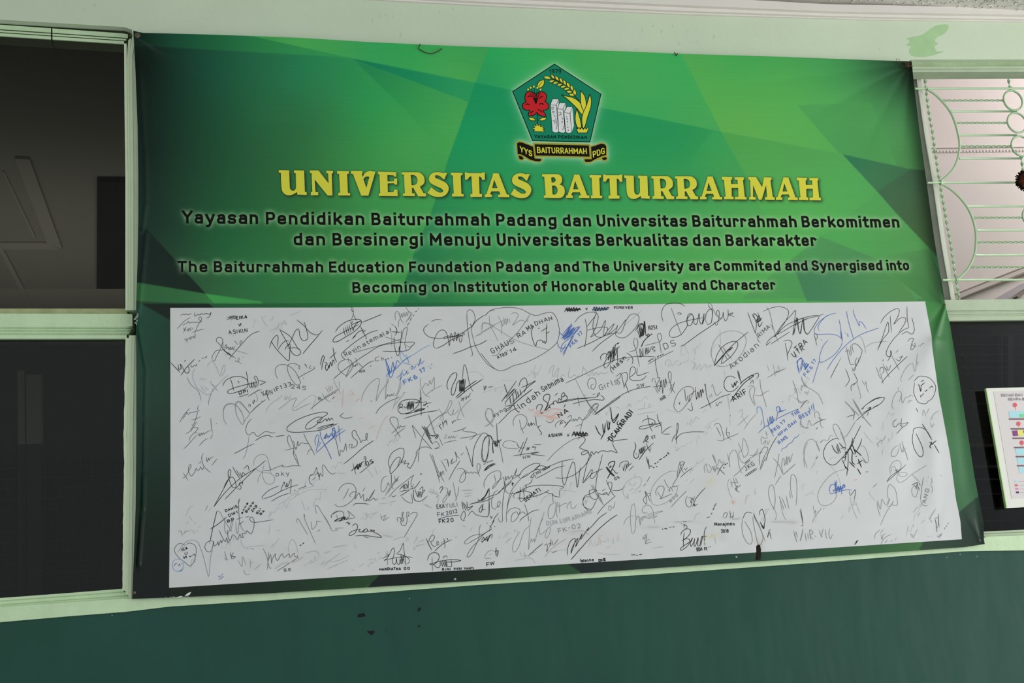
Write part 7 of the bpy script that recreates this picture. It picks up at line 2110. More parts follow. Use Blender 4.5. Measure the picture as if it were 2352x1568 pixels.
b2.6: 540,1290 545,1300 ; 580,1250 590,1300 610,1240 620,1300 640,1240 650,1290 680,1220 700,1240 670,1270 ; 570,1180 580,1300
d1.4: 760,1300 780,1360 840,1285 845,1340 825,1425
m1.1: 185,985 145,870 135,740 170,630 240,590 300,630 345,720 350,760 ; 330,600 310,650 350,760 ; 350,640 380,620 400,600 470,600 500,540 545,550
k1.2: 360,640 390,610 ; 300,870 330,820
d1.2: 990,1030 1000,1045 1020,1030
v1.8: 960,490 1090,655 ; 1130,560 1160,600 
m1.4: 1140,640 1165,700 ; 1150,660 1200,600 1210,660 ; 1220,620 1265,540
d1.3: 1420,310 1370,350 1365,400 1400,420 1450,370 1500,380 1570,360 1540,400 1490,430 1410,520 ; 1480,300 1475,400 1490,430 ; 1450,390 1500,410
m1.3: 1450,680 1400,690 1350,750 1340,810 1370,830 1420,800 1450,700 ; 1485,615 1510,700 1540,780 1570,885 ; 1455,640 1490,770 1510,690 1500,760 1545,710
d2.4: 1545,800 1555,810
k1.3: 1640,500 1650,450 1710,428 1780,440 1840,490 1900,600 ; 1640,500 1630,600 1660,730 1720,820 1760,830 1780,780 1760,680 1680,510
d2.0: 1765,380 1830,480 1900,600 ; 1930,660 2000,780
k2.2: 1860,630 1890,650 1870,690 1895,715 ; 1890,620 1900,660 1920,640 1960,610
d1.3: 1275,1180 1330,1100 1420,1040 1500,980 1540,940 ; 1275,1180 1400,1070 1500,980
m1.2: 1330,1070 1320,980 1370,900 1440,885 1475,930 1460,1000 1380,1060 ; 1350,1040 1340,990 1370,965 1400,990 1390,1030 ; 1500,980 1440,1040 1470,1100 1530,1100 1560,1070 1530,1050 1440,1045 ; 1440,1050 1415,1130 1450,1185 1520,1160 1630,1070 1830,945
f2.4: 1620,1070 1740,1190
k1.5: 1380,1030 1420,1010 1400,1050
v1.5: 1060,1300 1040,1340 1120,1440 
d1.3: 1085,1255 1140,1200
m1.3: 1190,1566 1150,1440 1190,1550 1210,1420 1260,1500 ; 1265,1500 1320,1410 1290,1510 1340,1500 1370,1440 1350,1490 1400,1500 1425,1480 1400,1300 1330,1215 1295,1250 1290,1350 1300,1420
d1.8: 1620,1220 1700,1190 1670,1270 ; 1640,1210 1700,1270 ; 1690,1200 1730,1300 ; 1720,1190 1740,1230
d1.1: 1785,1110 1760,1250 1740,1430
m1.3: 1700,1390 1640,1370 1620,1290 1650,1230 ; 1660,1230 1700,1300 1680,1390
Tm1.8: ANG 1810 1480 1870 1280 62
m1.4: 1880,1210 1910,1280 1890,1330 ; 1740,1440 1780,1500 1840,1505 ; 1895,1120 1900,1180 1880,1210 
d2.4: 1845,1115 1850,1118 ; 1825,1165 1830,1168
v1.6: 110,1300 130,1250 ; 150,1370 230,1330 270,1290 ; 240,1350 290,1340 ; 100,1250 150,1200
d1.8: 1680,160 1710,220 ; 1695,185 1700,190
m1.3: 1770,270 1780,190 1800,220 1820,280 ; 1830,240 1860,160 ; 1880,320 1930,240 1995,200 ; 1880,360 1900,420 1930,370
@384,1110
d1.2: 210,720 190,660 150,655 ; 225,700 260,640 ; 260,665 310,650
v2.2: 260,450 300,350 360,300 ; 300,450 350,520 ; 260,560 300,520 ; 420,600 470,590
f3.0: 525,380 560,300
k1.6: 690,375 680,400 640,570 590,800 ; 590,628 700,560 820,460
m1.5: 690,375 730,400 780,490 860,620 ; 860,620 880,660 ; 800,460 790,600 810,680 840,680 870,600 880,550 910,500 880,640 ; 950,520 950,620 970,690 985,600 990,540 ; 1000,530 1030,620 1080,670
k1.3: 985,575 1055,515 ; 955,495 1035,465 ; 1080,465 1130,455
d1.3: 1000,205 985,290 990,420 1000,560
Tk1.4: DANIS 805 400 975 330 42
Tk1.4: DWI 850 465 975 410 45
Tk1.5: BP 830 540 930 510 45
Tk1.3: anna 1035 425 1120 270 30
Tk1.4: Bobo 1095 410 1205 260 35
Tk1.3: ZAB 1175 400 1250 310 38
Tk1.3: BLI 1245 430 1300 350 35
Tk1.3: BA 1290 440 1350 380 32
d1.4: 640,800 600,790 540,820 520,880 550,935 590,940 620,900 640,800 650,860 690,830 700,800 710,850 740,780 750,820 770,770 ; 715,640 750,720 800,800 820,750 840,820 860,780 ; 830,640 840,740 870,780 900,710 930,720 970,770 1000,700 1020,740 1050,740 1030,690 1080,690 1100,650 1130,680 1160,690 1190,620 1200,530 1180,470 1150,465 1140,500 1190,535 1300,525 1470,497
m1.2: 590,800 580,830 ; 145,950 200,870 270,800 350,780 420,810 460,890 500,1010 540,1170 570,1280 585,1180 600,1000 630,920
d1.2: 250,860 220,835 160,830 110,880 105,940 160,1020 250,1090 320,1135 380,1050 400,920 380,850 310,820 260,845
Tk1.6: ICA 205 935 285 905 40
d1.6: 250,945 280,950 270,975 240,970 250,945
k2.2: 225,1000 235,1030 260,1000 270,1030 ; 300,1000 330,1010 ; 335,990 350,1000 ; 360,970 385,990
l1.3: 225,1180 130,1210 80,1160 80,1080 130,1045 200,1050 230,1110 200,1200 150,1215
n1.4: 100,1140 110,1110 140,1100 ; 150,1140 170,1110 180,1140 ; 190,1100 210,1110 ; 180,1210 220,1170
m1.8: 790,930 820,1050 785,1020 ; 830,1055 840,1045
d1.6: 870,950 885,1020 895,1045 ; 915,950 890,1000 940,1010 900,1040
b1.4: 705,1270 720,1300 ; 720,1270 740,1290 ; 740,1270 770,1240 ; 740,1300 780,1280 ; 710,1325 760,1300
f2.4: 975,1055 1030,1140 1040,1010 1090,1130 ; 1140,1040 1150,1160 ; 1130,1090 1190,1090 ; 1200,1190 1290,1110 ; 1050,1180 1080,1250 1150,1250
m1.8: 1320,890 1370,1000 1410,1160 1440,1160 ; 1400,940 1380,1190 
d1.3: 1390,1080 1420,980 1430,1000 1440,1100 1450,1040 1490,970 1490,1010 1520,1060 1570,980 1590,970 1610,1020 1680,970 1690,1020 1750,960 1760,1000 1800,1020 1790,990 1810,1040
f1.2: 1680,970 1670,880 1700,790 1740,775 1780,850 1810,1000
d1.4: 1510,1210 1650,1120 1790,1030
Td1.4: SE 1605 1215 1710 1205 45
k2.2: 1825,858 1850,845 ; 1865,835 1890,812
m1.6: 1790,545 1785,500 1810,490 1850,560 1940,710 ; 1885,415 1900,500 1970,660 2045,830 ; 1990,520 2000,630 2060,560 2060,520 2130,530 ; 2060,420 2040,330 2070,305 2130,400 2190,500 2260,620
d1.4: 1885,415 1900,460 ; 2065,663 2110,635
m1.3: 1145,895 1200,905 ; 1100,880 1120,878
f1.2: 1115,870 1230,860 1350,855 ; 1010,760 1040,860 1130,915
f1.0: 1500,650 1560,640 ; 1420,560 1400,700 ; 1430,880 1460,830 1440,870 1470,850 1550,750
v3.5: 1480,1180 1600,1100 1750,1080 1880,1010 ; 1900,960 2050,930 2100,1000
f1.1: 2120,1110 2240,1060 2352,980 ; 2120,1140 2160,1060 ; 2200,1180 2352,1120
d1.6: 870,640 890,655
k1.2: 2352,385 2270,430 2260,470 ; 2300,520 2352,480
@744,1110
d1.3: 105,475 110,430 170,385 250,385 275,430 230,500 140,525 ; 170,430 190,480 ; 330,375 350,450 300,500 ; 330,375 435,470 ; 200,520 330,490 430,475
k1.8: 140,525 200,490 280,460 220,520 250,500 ; 240,470 250,500 265,460 280,500 290,460 310,495 330,460 ; 300,550 330,530 340,555 360,545 340,575
k1.4: 390,590 420,560 450,560 465,600 430,680 370,715 345,710 370,670 440,640 500,630 480,660 530,665 580,620 530,665 600,660 590,620 620,660 700,650 640,640 690,670 750,700 795,740 700,735 560,715 430,722 ; 540,725 620,750
m2.0: 0,440 60,540 110,650
f2.4: 110,655 190,640 160,620 270,610
v2.2: 550,410 600,420 ; 570,440 660,420 750,390
m1.8: 780,430 800,500 ; 790,470 850,440 820,510 900,460
d1.3: 1020,530 1010,480 1050,470 1070,520 1100,500 1080,450 1080,400 1100,400 1080,450 1060,540 1090,580 1130,570 1150,490 1130,450 ; 1150,470 1140,410 1160,390 1175,420 1160,450 1190,450 ; 1190,430 1230,400 1280,405 1280,440 1220,550 1160,650 1105,745 ; 1180,530 1190,515
Td1.6: EKA 1560 360 1670 340 72
Tm1.6: YULI 1680 345 1850 320 68
Td1.4: FK 1560 460 1665 450 62
Td1.4: 2012 1685 440 1845 410 60
Tk1.5: FK20 1580 555 1795 530 62
k1.3: 1575,490 1700,455 1870,435
d1.8: 1900,250 1920,360 ; 1910,250 1960,380 ; 1930,270 1990,370 ; 1970,250 1985,330 2050,310 1980,380
d1.4: 1950,510 1900,500 1890,450 1930,380 1950,440 1920,520 ; 2010,290 2060,270 2230,220 ; 1985,450 2040,380 2100,430 2230,460 2270,430 2275,300 2280,60
k1.3: 2120,210 2160,235 2230,170 2280,65
k1.5: 2190,280 2150,340 2140,380 2170,390 2195,290 2180,360 2225,355
f1.4: 1900,570 1960,600 ; 2010,660 2050,600 
d1.2: 1240,90 1230,180 1270,240
k1.5: 1410,750 1440,830 1490,920 
d1.4: 1440,820 1460,750 1500,710 1525,740 1500,790 1470,810 1520,870 1550,850 ; 1550,840 1560,800 1580,810 1560,850 1600,830 ; 1620,800 1630,830 ; 1650,750 1660,790 1670,870 1650,890 ; 1640,800 1680,790 ; 1690,750 1710,780 1700,750
k1.4: 1520,940 1580,880 1660,820 1765,772 ; 1815,740 1825,738
k1.3: 805,1035 850,1010 890,980 870,1030 830,1060 850,1050 890,1000 930,920 950,890 975,920 960,1000 940,1060 960,1110 990,1100 1000,1030 1010,1100 1040,1110 1050,1040 1060,1100 1080,1100 1090,1040 1110,1090 ; 830,1060 950,1030 1100,1010 1225,1018
k1.3: 1000,970 1050,920 1095,825 1100,900 1115,1000 1125,1130 ; 1000,970 1100,990 1170,1040 1170,1090 1130,1110 ; 1140,1130 1143,1136
m1.8: 870,930 880,1130
k1.7: 1060,980 1070,1100 ; 1075,980 1085,1100 ; 1095,980 1100,1080
Tk1.7: HARDIATNA 765 1200 1060 1192 38
Tk1.6: DD 1105 1192 1185 1185 38
k1.5: 1425,1060 1450,990 1500,955 1560,960 1590,1010 1560,1080 1500,1120 1460,1110 1500,1100 1600,1070 1750,1050 1885,1060 1800,1080 1650,1080
m2.0: 1490,1010 1500,1210 
k1.4: 1650,1040 1650,1010 1690,1000 1700,1030 ; 1510,1110 1560,1160 1600,1140 1600,1060 ; 1700,1140 1760,1140 1750,1040
d2.6: 1610,1070 1640,1150 ; 1630,1060 1670,1150 ; 1660,1070 1690,1150 ; 1680,1060 1700,1150
Tk1.5: RINI 1630 1205 1745 1198 36
Tk1.5: FITRI 1790 1195 1900 1190 34
Tk1.5: YANTI 1930 1190 2070 1185 34
d1.3: 2160,565 2140,640 2140,740 2090,860 2030,980 1985,1015 1980,980 2040,880 2130,790 2200,700 ; 1980,830 1945,830 1950,790 2050,720 2180,695 ; 1980,830 2100,760 2220,690
k1.8: 2210,690 2315,625
k1.4: 2300,490 2325,440 ; 2250,540 2255,545 ; 2170,790 2180,810 2230,760 2250,790 2260,720 ; 2250,800 2290,700 ; 2290,730 2320,690 ; 2280,580 2310,610 ; 2300,590 2352,500
v2.4: 380,1180 420,1200 ; 480,1150 560,1100 ; 620,1050 680,1040 ; 730,960 770,950 ; 950,780 1100,730
v3.5: 0,960 100,930 ; 120,880 300,850 ; 820,710 950,740
f1.1: 40,1180 200,1110 340,1050 ; 80,1080 200,1060 360,985 ; 0,1140 100,1050 235,955
f1.5: 1240,830 1290,740 1270,740 ; 1310,800 1400,780 ; 1250,870 1400,830
f2.0: 1440,100 1490,120 1580,160 ; 1380,290 1470,330 ; 1900,100 2050,90 ; 1930,140 2040,130 ; 1940,180 2030,165
v2.0: 800,220 860,200 ; 760,280 870,270 ; 920,260 1000,240
d1.5: 1700,110 1730,160 1745,90 
@1104,1090
k1.3: 120,370 120,480 110,560 60,580 0,565
k1.3: 110,185 60,300 0,350 ; 150,700 190,600 250,525 ; 120,740 150,720 ; 0,840 80,790 155,740 ; 130,560 150,600 ; 85,660 90,670
d1.8: 130,700 140,730 ; 190,710 200,715 ; 15,910 30,930 ; 30,890 60,900 80,850 ; 70,800 110,770
k1.4: 95,920 135,820 ; 150,880 165,820 ; 10,900 40,860 60,900 90,850
d1.1: 360,660 355,540 390,360 450,220 ; 240,590 260,640 300,640 300,500 310,300
k1.3: 535,650 560,610 640,550 720,500 805,480
d1.2: 370,540 400,480 480,455 540,480 535,530 500,600 440,650 420,620 440,540 500,510 520,550 580,510 620,540 640,540 ; 600,395 630,470 660,600 660,640
m1.2: 700,580 680,700 670,850 660,1025 680,950 700,880 710,920 740,880 745,920 800,740 860,570 880,510 ; 690,690 600,780 530,980 470,1065 440,1020 460,920 540,780 ; 860,600 810,720 820,820 860,800 930,740 1030,635 ; 930,730 960,740 950,810 910,870 890,840 920,750
m1.4: 1000,370 1040,400 1020,540 980,600 940,590 930,500 960,420 1010,390 ; 1060,370 1060,440 1150,400 1200,390 ; 1200,470 1190,440 1240,370 1250,450 1290,460 1325,405 ; 1040,400 1045,520 1060,590 ; 1080,380 1090,530
Tf1.8: DITA 915 700 1065 675 62
Tf2.0: LUPI 1100 670 1240 640 68
Tf2.2: ARIANE 1265 640 1545 525 64
Tm1.5: FK-02 1065 810 1390 730 72
k1.4: 1200,1110 1195,1040 1230,930 1280,880 1305,890 1280,990 1245,1080 1260,1010 1320,900 1340,880 1310,990 1390,830 1400,820 1380,890 1480,740 1490,730 1470,770 1550,690 1640,590 1740,520
k1.6: 1245,1170 1350,1050 1500,880 1650,730 1780,620 1885,548
k1.4: 660,1120 720,1060 800,990 860,945
d1.4: 880,980 910,950 920,990 910,1060 940,1000 ; 930,960 960,940 950,990 ; 970,880 970,980 ; 990,910 990,970 ; 1000,970 1030,940 1070,885 ; 980,1080 1050,1050
m1.1: 880,1130 1000,1000 1180,880 
k1.2: 1530,480 1470,490 ; 1480,490 1540,460 1600,340 ; 1490,500 1430,440 1410,370 1440,310 1520,300 ; 1605,550 1700,430 1860,290
m1.6: 1760,480 1770,430 1800,440 1790,490 1760,480 ; 1820,440 1830,460 1855,370
m1.2: 1970,690 2000,620 2060,570 2120,570 ; 2120,390 2080,440 2065,600 2080,780 2110,800 2130,740 2140,600 2130,470 2115,390 ; 2130,690 2150,590 2170,570 2190,640 2200,690 2210,590 2230,630 2250,570 2300,600 2352,600
f1.3: 2352,540 2280,540 2230,510 2240,450 2290,420 2352,430
m1.4: 2230,880 2290,860 2230,890 ; 2270,830 2290,900 2270,950 2352,920
Tk1.6: Wanna 1385 1215 1560 1190 50
k1.3: 1375,1150 1370,1180 1385,1210
Tk2.2: DIE 1625 1200 1725 1185 38
k1.8: 2085,1090 2090,1115 ; 2100,1100 2130,1105 ; 2140,1110 2165,1105 ; 2180,1105 2200,1100 2225,1095
m1.3: 150,1150 70,1150 60,1120 100,1060 160,1040 180,1060 ; 120,1100 150,1090
d2.6: 215,1000 210,1060 215,1120 ; 190,1060 240,1050 225,1130
Tk1.5: FW 80 1265 200 1240 58
r1.6: 1610,870 1640,890 ; 1640,830 1650,930 1670,970 ; 1650,850 1680,830 ; 1880,900 1910,810 ; 1720,980 1760,1010 1780,980
f1.4: 540,1060 560,1110 ; 560,1120 680,1110 ; 480,1180 620,1150 ; 600,1060 620,1160 ; 640,1150 700,1150 760,1220 ; 660,1090 780,1060
m1.2: 340,945 380,900 430,865
v1.6: 250,880 280,830 ; 300,880 380,790 ; 1620,1070 1700,1090 1900,1100
v3.0: 1250,790 1400,770 1500,830 
f1.0: 940,1060 1200,1030 ; 1090,215 1200,215 1325,240 ; 820,400 880,310 1000,250
d1.3: 1100,190 1085,250 1095,310 ; 990,260 1000,380
@1464,1060
m1.1: 150,700 80,700 70,650 110,600 160,600 210,660 230,780 245,850 ; 0,750 20,750 40,860 50,780 80,760 100,780 110,750 130,780 ; 130,760 200,710 350,680 250,720 150,765 ; 140,780 270,745 200,790
k2.0: 345,920 350,940 ; 365,925 400,920 410,935 ; 440,910 455,900 ; 470,900 480,895 ; 495,905 510,890
k2.0: 605,850 615,855 ; 630,825 645,830 ; 655,820 670,825
d1.6: 625,880 650,860 640,910 ; 640,900 670,870 685,910 650,920
k1.5: 595,1010 620,960 680,925 730,940 720,1000 660,1060 610,1090 ; 650,970 635,1060 635,1180 ; 610,1090 680,1060 720,1080 700,1150 620,1215 595,1215 610,1180 700,1120 740,1100 760,1050 730,1110 740,1165 780,1100 790,1060 780,1150 800,1160 830,1070 840,1050 830,1150 860,1150 880,1060 900,1030 870,1170 ; 955,890 925,960 920,1060 935,1155 ; 880,1030 960,1025
Tk1.4: BDA 820 1240 900 1225 58
Tk1.4: FE 925 1225 965 1218 48
k1.3: 975,1180 985,1178 ; 995,1175 1012,1165
Tk1.5: Manajmen 1060 885 1340 880 52
Tk1.4: 2018 1155 985 1260 975 55
d1.2: 1180,770 1200,710 1240,710 1220,770 1190,775 ; 1275,670 1280,730 ; 1290,700 1280,770 1320,740 1310,780 1330,690
Y1.6: 940,1080 970,1020 1010,1050 1040,990 1060,1040 1110,970 ; 900,1160 960,1020
k1.3: 1580,710 1540,695 1490,710 1450,790 
m1.5: 1450,790 1440,900 1460,1020 1510,1110 1560,1135 1585,1080 1560,960 1480,820
k1.4: 1600,705 1620,760 1650,820 ; 1670,850 1680,870 ; 1690,740 1690,680 1720,655 1740,700 1760,800 1740,900
m1.5: 1590,760 1610,900 1660,1120 1700,1140 1730,1060 1710,960 1600,740 ; 1700,930 1765,1100 ; 1650,810 1700,920
k2.2: 1690,830 1720,880 1740,910 ; 1700,850 1740,920 1750,850
d1.5: 1795,1050 1820,970 1845,1070 ; 1815,945 1840,935 ; 1790,1040 1820,940
m1.4: 120,1130 100,1060 75,1060 100,1020 140,1000 ; 130,990 130,1080 180,1060 ; 115,1130 190,1105 ; 218,1050 225,1052
d1.8: 955,770 1000,760 ; 1015,730 1030,700 ; 1040,670 1060,640 ; 1060,620 1090,570
m1.2: 1870,665 1890,620 1900,500 ; 1890,640 1915,740 1895,815 ; 2050,810 2000,700 1960,480
m1.6: 2150,940 2190,1080 2200,1110 ; 2190,1000 2180,960 ; 2240,1100 2285,920
k1.2: 2250,640 2270,760 2285,880 ; 2255,885 2290,885
v3.5: 140,900 300,900 ; 500,830 760,820 ; 1850,830 2100,830 2180,850 ; 1290,800 1420,780
v2.5: 1080,1130 1060,1020 1040,1020 ; 200,1190 360,1170
f1.0: 660,270 700,240 ; 720,300 790,230 ; 790,810 800,740 870,700 
@1824,1030
m1.3: 1190,940 1150,800 1155,710 ; 1190,1055 1260,900 1345,760
d1.2: 125,1055 110,980 80,840 ; 100,1060 130,1065
m1.8: 0,1180 40,1280 ; 30,1150 45,1230 ; 90,1270 125,1110 ; 150,1160 170,1280 ; 190,1160 195,1250 ; 230,1260 215,1120 260,1160 220,1200 270,1250 ; 280,1200 300,1210
m1.6: 345,1120 380,1220 385,1200 ; 400,1100 380,1200 ; 440,1190 430,1110 ; 430,1170 450,1240 ; 490,1100 480,1180 500,1240 530,1180
k1.2: 865,1265 835,1315 850,1310 885,1255 860,1290
k3.4: 850,1295 870,1270
m1.4: 1190,1110 1120,1180 1115,1240 ; 1185,1170 1240,1105 ; 1200,1180 1210,1250 1230,1190 1265,1170 ; 1190,1320 1250,1230 1345,1175 ; 1245,1300 1290,1260 ; 1330,1280 1360,1265 ; 1390,1260 1415,1235
f2.0: 1600,1160 1640,1220 1700,1110 ; 1620,1170 1660,1240 ; 1640,880 1700,800 ; 1700,940 1740,870 ; 1800,875 1810,870
d1.6: 1940,960 1960,1050 1970,1150 ; 1985,890 1990,990 2000,1080 ; 1940,960 1985,950 ; 1965,1085 1985,1080 ; 1970,1200 2000,1220 2040,1165 ; 1990,1190 2030,1190
m2.2: 2070,1110 2080,1085 ; 2090,1075 2110,1060 ; 2115,1040 2130,1020
m1.3: 285,920 300,850 270,900 ; 250,1010 300,920 380,820 ; 260,780 280,880 ; 320,880 360,850
f1.2: 770,640 800,800 870,970 ; 850,740 910,900
f3.0: 1950,830 1880,950 1900,1020
v3.0: 1850,950 1900,1000 ; 1750,1030 1800,980
d1.8: 2020,370 2026,376
m1.5: 1840,1208 1855,1205 ; 1885,1212 1895,1210
r2.6: 820,440 870,420
"""
INKLBL = {'b': 'blue pen signature', 'B': 'bright blue pen signature', 'l': 'light blue pen signature', 'n': 'navy pen scribble', 'r': 'faded red pen marks', 'o': 'orange-red pen smudge', 'Y': 'faded yellow pen marks'}
random.seed(77)
ox = oy = 0
kk = 0
nsig = 0
ENT = []
for ln in SIG.strip().split('\n'):
    ln = ln.strip()
    if not ln:
        continue
    if ln[0] == '@':
        ox, oy = [float(c) for c in ln[1:].split(',')]
        continue
    hdr, body = ln.split(':', 1)
    kk += 1
    lift = 0.0006 + (kk % 40) * 6e-6
    fl = Flat()
    if hdr[0] == 'T':
        tone = hdr[1]
        w_ = float(hdr[2:])
        tk = body.split()
        txt = ' '.join(tk[:-5])
        x0, y0, x1, y1, cap = [float(c) for c in tk[-5:]]
        for st in lay_text(txt, ox + x0 / 6, oy + y0 / 6, ox + x1 / 6, oy + y1 / 6, cap / 6, gap=16, up='perp', jitter=5):
            fl.ribbon(resample(st, 2.0), w_ * 1.15, caps=0.3)
        nm = 'handwritten_note'
    else:
        tone = hdr[0]
        w_ = float(hdr[1:])
        for s_ in body.split(';'):
            if not s_.strip():
                continue
            pts = []
            for tok in s_.split():
                a, b = tok.split(',')
                pts.append((ox + float(a) / 6, oy + float(b) / 6))
            if len(pts) == 0:
                continue
            if len(pts) == 1:
                fl.dot(pts[0][0], pts[0][1], w_ * 0.6)
                continue
            fl.ribbon(catmull(pts, 1.3), w_, taper=True)
        nm = 'signature'
    if not fl.p:
        continue
    parts_ = []
    if nm == 'signature':
        # strokes far apart are separate marks
        par = list(range(len(fl.p)))

        def find(a_):
            while par[a_] != a_:
                par[a_] = par[par[a_]]
                a_ = par[a_]
            return a_
        for f_ in fl.f:
            for q_ in f_[1:]:
                par[find(q_)] = find(f_[0])
        comp = {}
        for q_ in range(len(fl.p)):
            comp.setdefault(find(q_), []).append(q_)
        groups = []
        for ids in comp.values():
            B_ = np.array([fl.p[q_] for q_ in ids])
            groups.append([B_.min(0), B_.max(0), list(ids)])
        merged = True
        while merged:
            merged = False
            for a_ in range(len(groups)):
                for b2 in range(a_ + 1, len(groups)):
                    ga, gb = groups[a_], groups[b2]
                    gap_ = np.maximum(0, np.maximum(ga[0] - gb[1], gb[0] - ga[1]))
                    if np.hypot(*gap_) < 16:
                        groups[a_] = [np.minimum(ga[0], gb[0]), np.maximum(ga[1], gb[1]), ga[2] + gb[2]]
                        groups.pop(b2)
                        merged = True
                        break
                if merged:
                    break
        for (lo_, hi_, ids) in groups:
            f2 = Flat()
            mp_ = {q_: n_ for n_, q_ in enumerate(ids)}
            f2.p = [fl.p[q_] for q_ in ids]
            f2.l = [fl.l[q_] for q_ in ids]
            f2.f = [tuple(mp_[q_] for q_ in f_) for f_ in fl.f if f_[0] in mp_]
            parts_.append(f2)
    else:
        parts_ = [fl]
    for f2 in parts_:
        A_ = np.array(f2.p)
        ENT.append((nm, tone, lift, f2, float(np.ptp(A_[:, 0]) * np.ptp(A_[:, 1]))))
for kind_ in ('signature', 'handwritten_note'):
    es = sorted([e for e in ENT if e[0] == kind_], key=lambda e: -e[4])
    print(kind_, len(es))
    for (nm, tone, lift, fl, ar) in es[:290]:
        ob = fl.build(nm, INKM[tone], None, lift)
        ob.parent = panel
        if tone in INKLBL and nm == 'signature':
            ob['label'] = INKLBL[tone]
    if len(es) > 290:
        tones = sorted(set(e[1] for e in es[290:]))
        V_, F_, M_ = [], [], []
        for (nm, tone, lift, fl, ar) in es[290:]:
            A_ = np.array(fl.p, float)
            P_ = bp(A_[:, 0], A_[:, 1], np.array(fl.l) + lift)
            n_ = len(V_)
            V_ += [tuple(q) for q in P_.tolist()]
            F_ += [tuple(i + n_ for i in f) for f in fl.f]
            M_ += [tones.index(tone)] * len(fl.f)
        ob = mesh_obj(kind_, V_, F_, INKM[tones[0]], None, kind='stuff')
        for tn in tones[1:]:
            ob.data.materials.append(INKM[tn])
        ob.data.polygons.foreach_set('material_index', M_)
        ob.parent = panel
# long faded scribbles too worn to read
fl = Flat()
for (cx_, cy_, ang, ln_) in [(470, 1180, -.6, 60), (455, 1215, -.5, 40), (520, 1250, -.7, 50), (700, 1120, -.6, 90), (730, 1145, -.6, 60), (640, 1170, -.5, 60), (760, 1030, -.8, 40), (775, 1065, -.6, 36), (865, 1090, -.5, 34),
                             (850, 1185, -.2, 44), (930, 1195, -.3, 30), (985, 1135, -.9, 50), (890, 1270, -.6, 120), (980, 1235, -.7, 80), (800, 1255, -.1, 60), (930, 850, -.4, 30), (1010, 975, -.4, 40), (905, 1010, -.5, 40), (1230, 860, -.9, 50),
                             (1160, 890, -.3, 60), (1420, 935, -.3, 80), (1465, 925, -.3, 50), (1560, 835, -.2, 90), (1620, 845, -.2, 80), (1600, 800, -.8, 30), (1640, 795, -.8, 24), (1790, 850, -.5, 40), (1820, 905, -.6, 60), (1850, 880, -.9, 40),
                             (1600, 960, -.5, 60), (1640, 985, -.5, 60), (1580, 1020, -.3, 70), (1610, 1060, -.6, 60), (1730, 1130, -.8, 50), (1760, 1180, -.9, 40), (1865, 1110, -1.1, 60), (1870, 1060, -1.2, 40), (1880, 1180, -.9, 50), (1950, 1170, -.9, 60),
                             (2010, 990, -.7, 60), (2040, 1015, -1.0, 50), (2110, 1170, -1.1, 50), (2090, 1215, -1.0, 50), (2140, 960, -.8, 30), (2050, 950, -.5, 30), (1440, 1110, -.7, 60), (1450, 1135, -.6, 40), (1400, 1240, -.2, 70), (1340, 1260, -.3, 60),
                             (1210, 1275, -.4, 50), (1180, 1225, -.6, 40), (1250, 1130, -.3, 60), (1310, 1120, -.3, 60), (1350, 1150, -.3, 40), (600, 730, -.6, 50), (650, 745, -.6, 60), (545, 760, -.4, 40), (450, 1290, -.6, 30), (720, 1290, -.4, 50)]:
    x_, y_ = cx_ - ln_ / 2 * math.cos(ang), cy_ - ln_ / 2 * math.sin(ang)
    s_ = 0.0
    pts = []
    while s_ < ln_:
        o_ = random.gauss(0, 5.0)
        pts.append((x_ + s_ * math.cos(ang) + random.uniform(-1.5, 1.5), y_ + s_ * math.sin(ang) + o_))
        s_ += random.choice((1.0, 2.0, 3.5, 6.0))
        if random.random() < 0.16:
            if len(pts) > 2:
                fl.ribbon(catmull(pts, 1.5), random.uniform(0.7, 1.3), taper=True)
            pts = []
            s_ += random.uniform(2, 8)
    if len(pts) > 2:
        fl.ribbon(catmull(pts, 1.5), 0.9, taper=True)
ob = fl.build('worn_scribble', mat('pen_ink_nearly_gone', ink(166, 168, 169, 1200, 950), 0.55, 0.2), None, 0.00055, kind='stuff')
ob.parent = panel
print('signatures', nsig)

# ---- marks, pins and scraps on the banner
fl = Flat()
fl.poly([(1737, 1254), (1741, 1250), (1746, 1252), (1748, 1262), (1747, 1285), (1736, 1286), (1737, 1266)])
onb(fl.build('dark_stain', mat('brown_black_stain', (0.030, 0.024, 0.018), 0.8, 0.1, noise=0.5, nscale=60), None, 0.0009))
fl = Flat()
random.seed(31)
for k in range(22):
    x = 380 + k * 2.6
    y = 1373 - k * 0.16 + random.uniform(-2, 1)
    if random.random() < 0.7:
        fl.poly([(x, y), (x + random.uniform(1, 4), y - random.uniform(0.5, 2.0)), (x + random.uniform(1, 3), y + random.uniform(0.3, 1))])
fl.poly([(424, 1368), (432, 1361), (439, 1359), (436, 1365), (430, 1368.5)])
fl.poly([(405, 1371), (416, 1368), (420, 1370), (410, 1372.5)])
onb(fl.build('white_scrape', flat_mat('white_scrape', 190, 196, 190, 420, 1300), None, 0.0009))


def disc(name, x, y, r, col_, label, cat, group=None, dome=0.003):
    c = bp(x, y, 0.001)
    o = empty(name, c, label=label, cat=cat, group=group)
    g = Geo()
    n = 14
    vs = [(0, -dome, 0)]
    for (k, d) in ((0.6, 0.8), (1.0, 0.1)):
        vs += [(r * k * math.cos(6.28318 * i / n), -dome * d, r * k * math.sin(6.28318 * i / n)) for i in range(n)]
    fs = [(0, 1 + i, 1 + (i + 1) % n) for i in range(n)] + [(1 + i, 1 + n + i, 1 + n + (i + 1) % n, 1 + (i + 1) % n) for i in range(n)]
    g.add(vs, fs)
    g.build('head', col_, o, smooth=True)
    g = Geo()
    g.tube([(0, -0.0005, 0), (0, 0.02, 0)], 0.0012, 6)
    g.build('shank', col_, o)
    return o


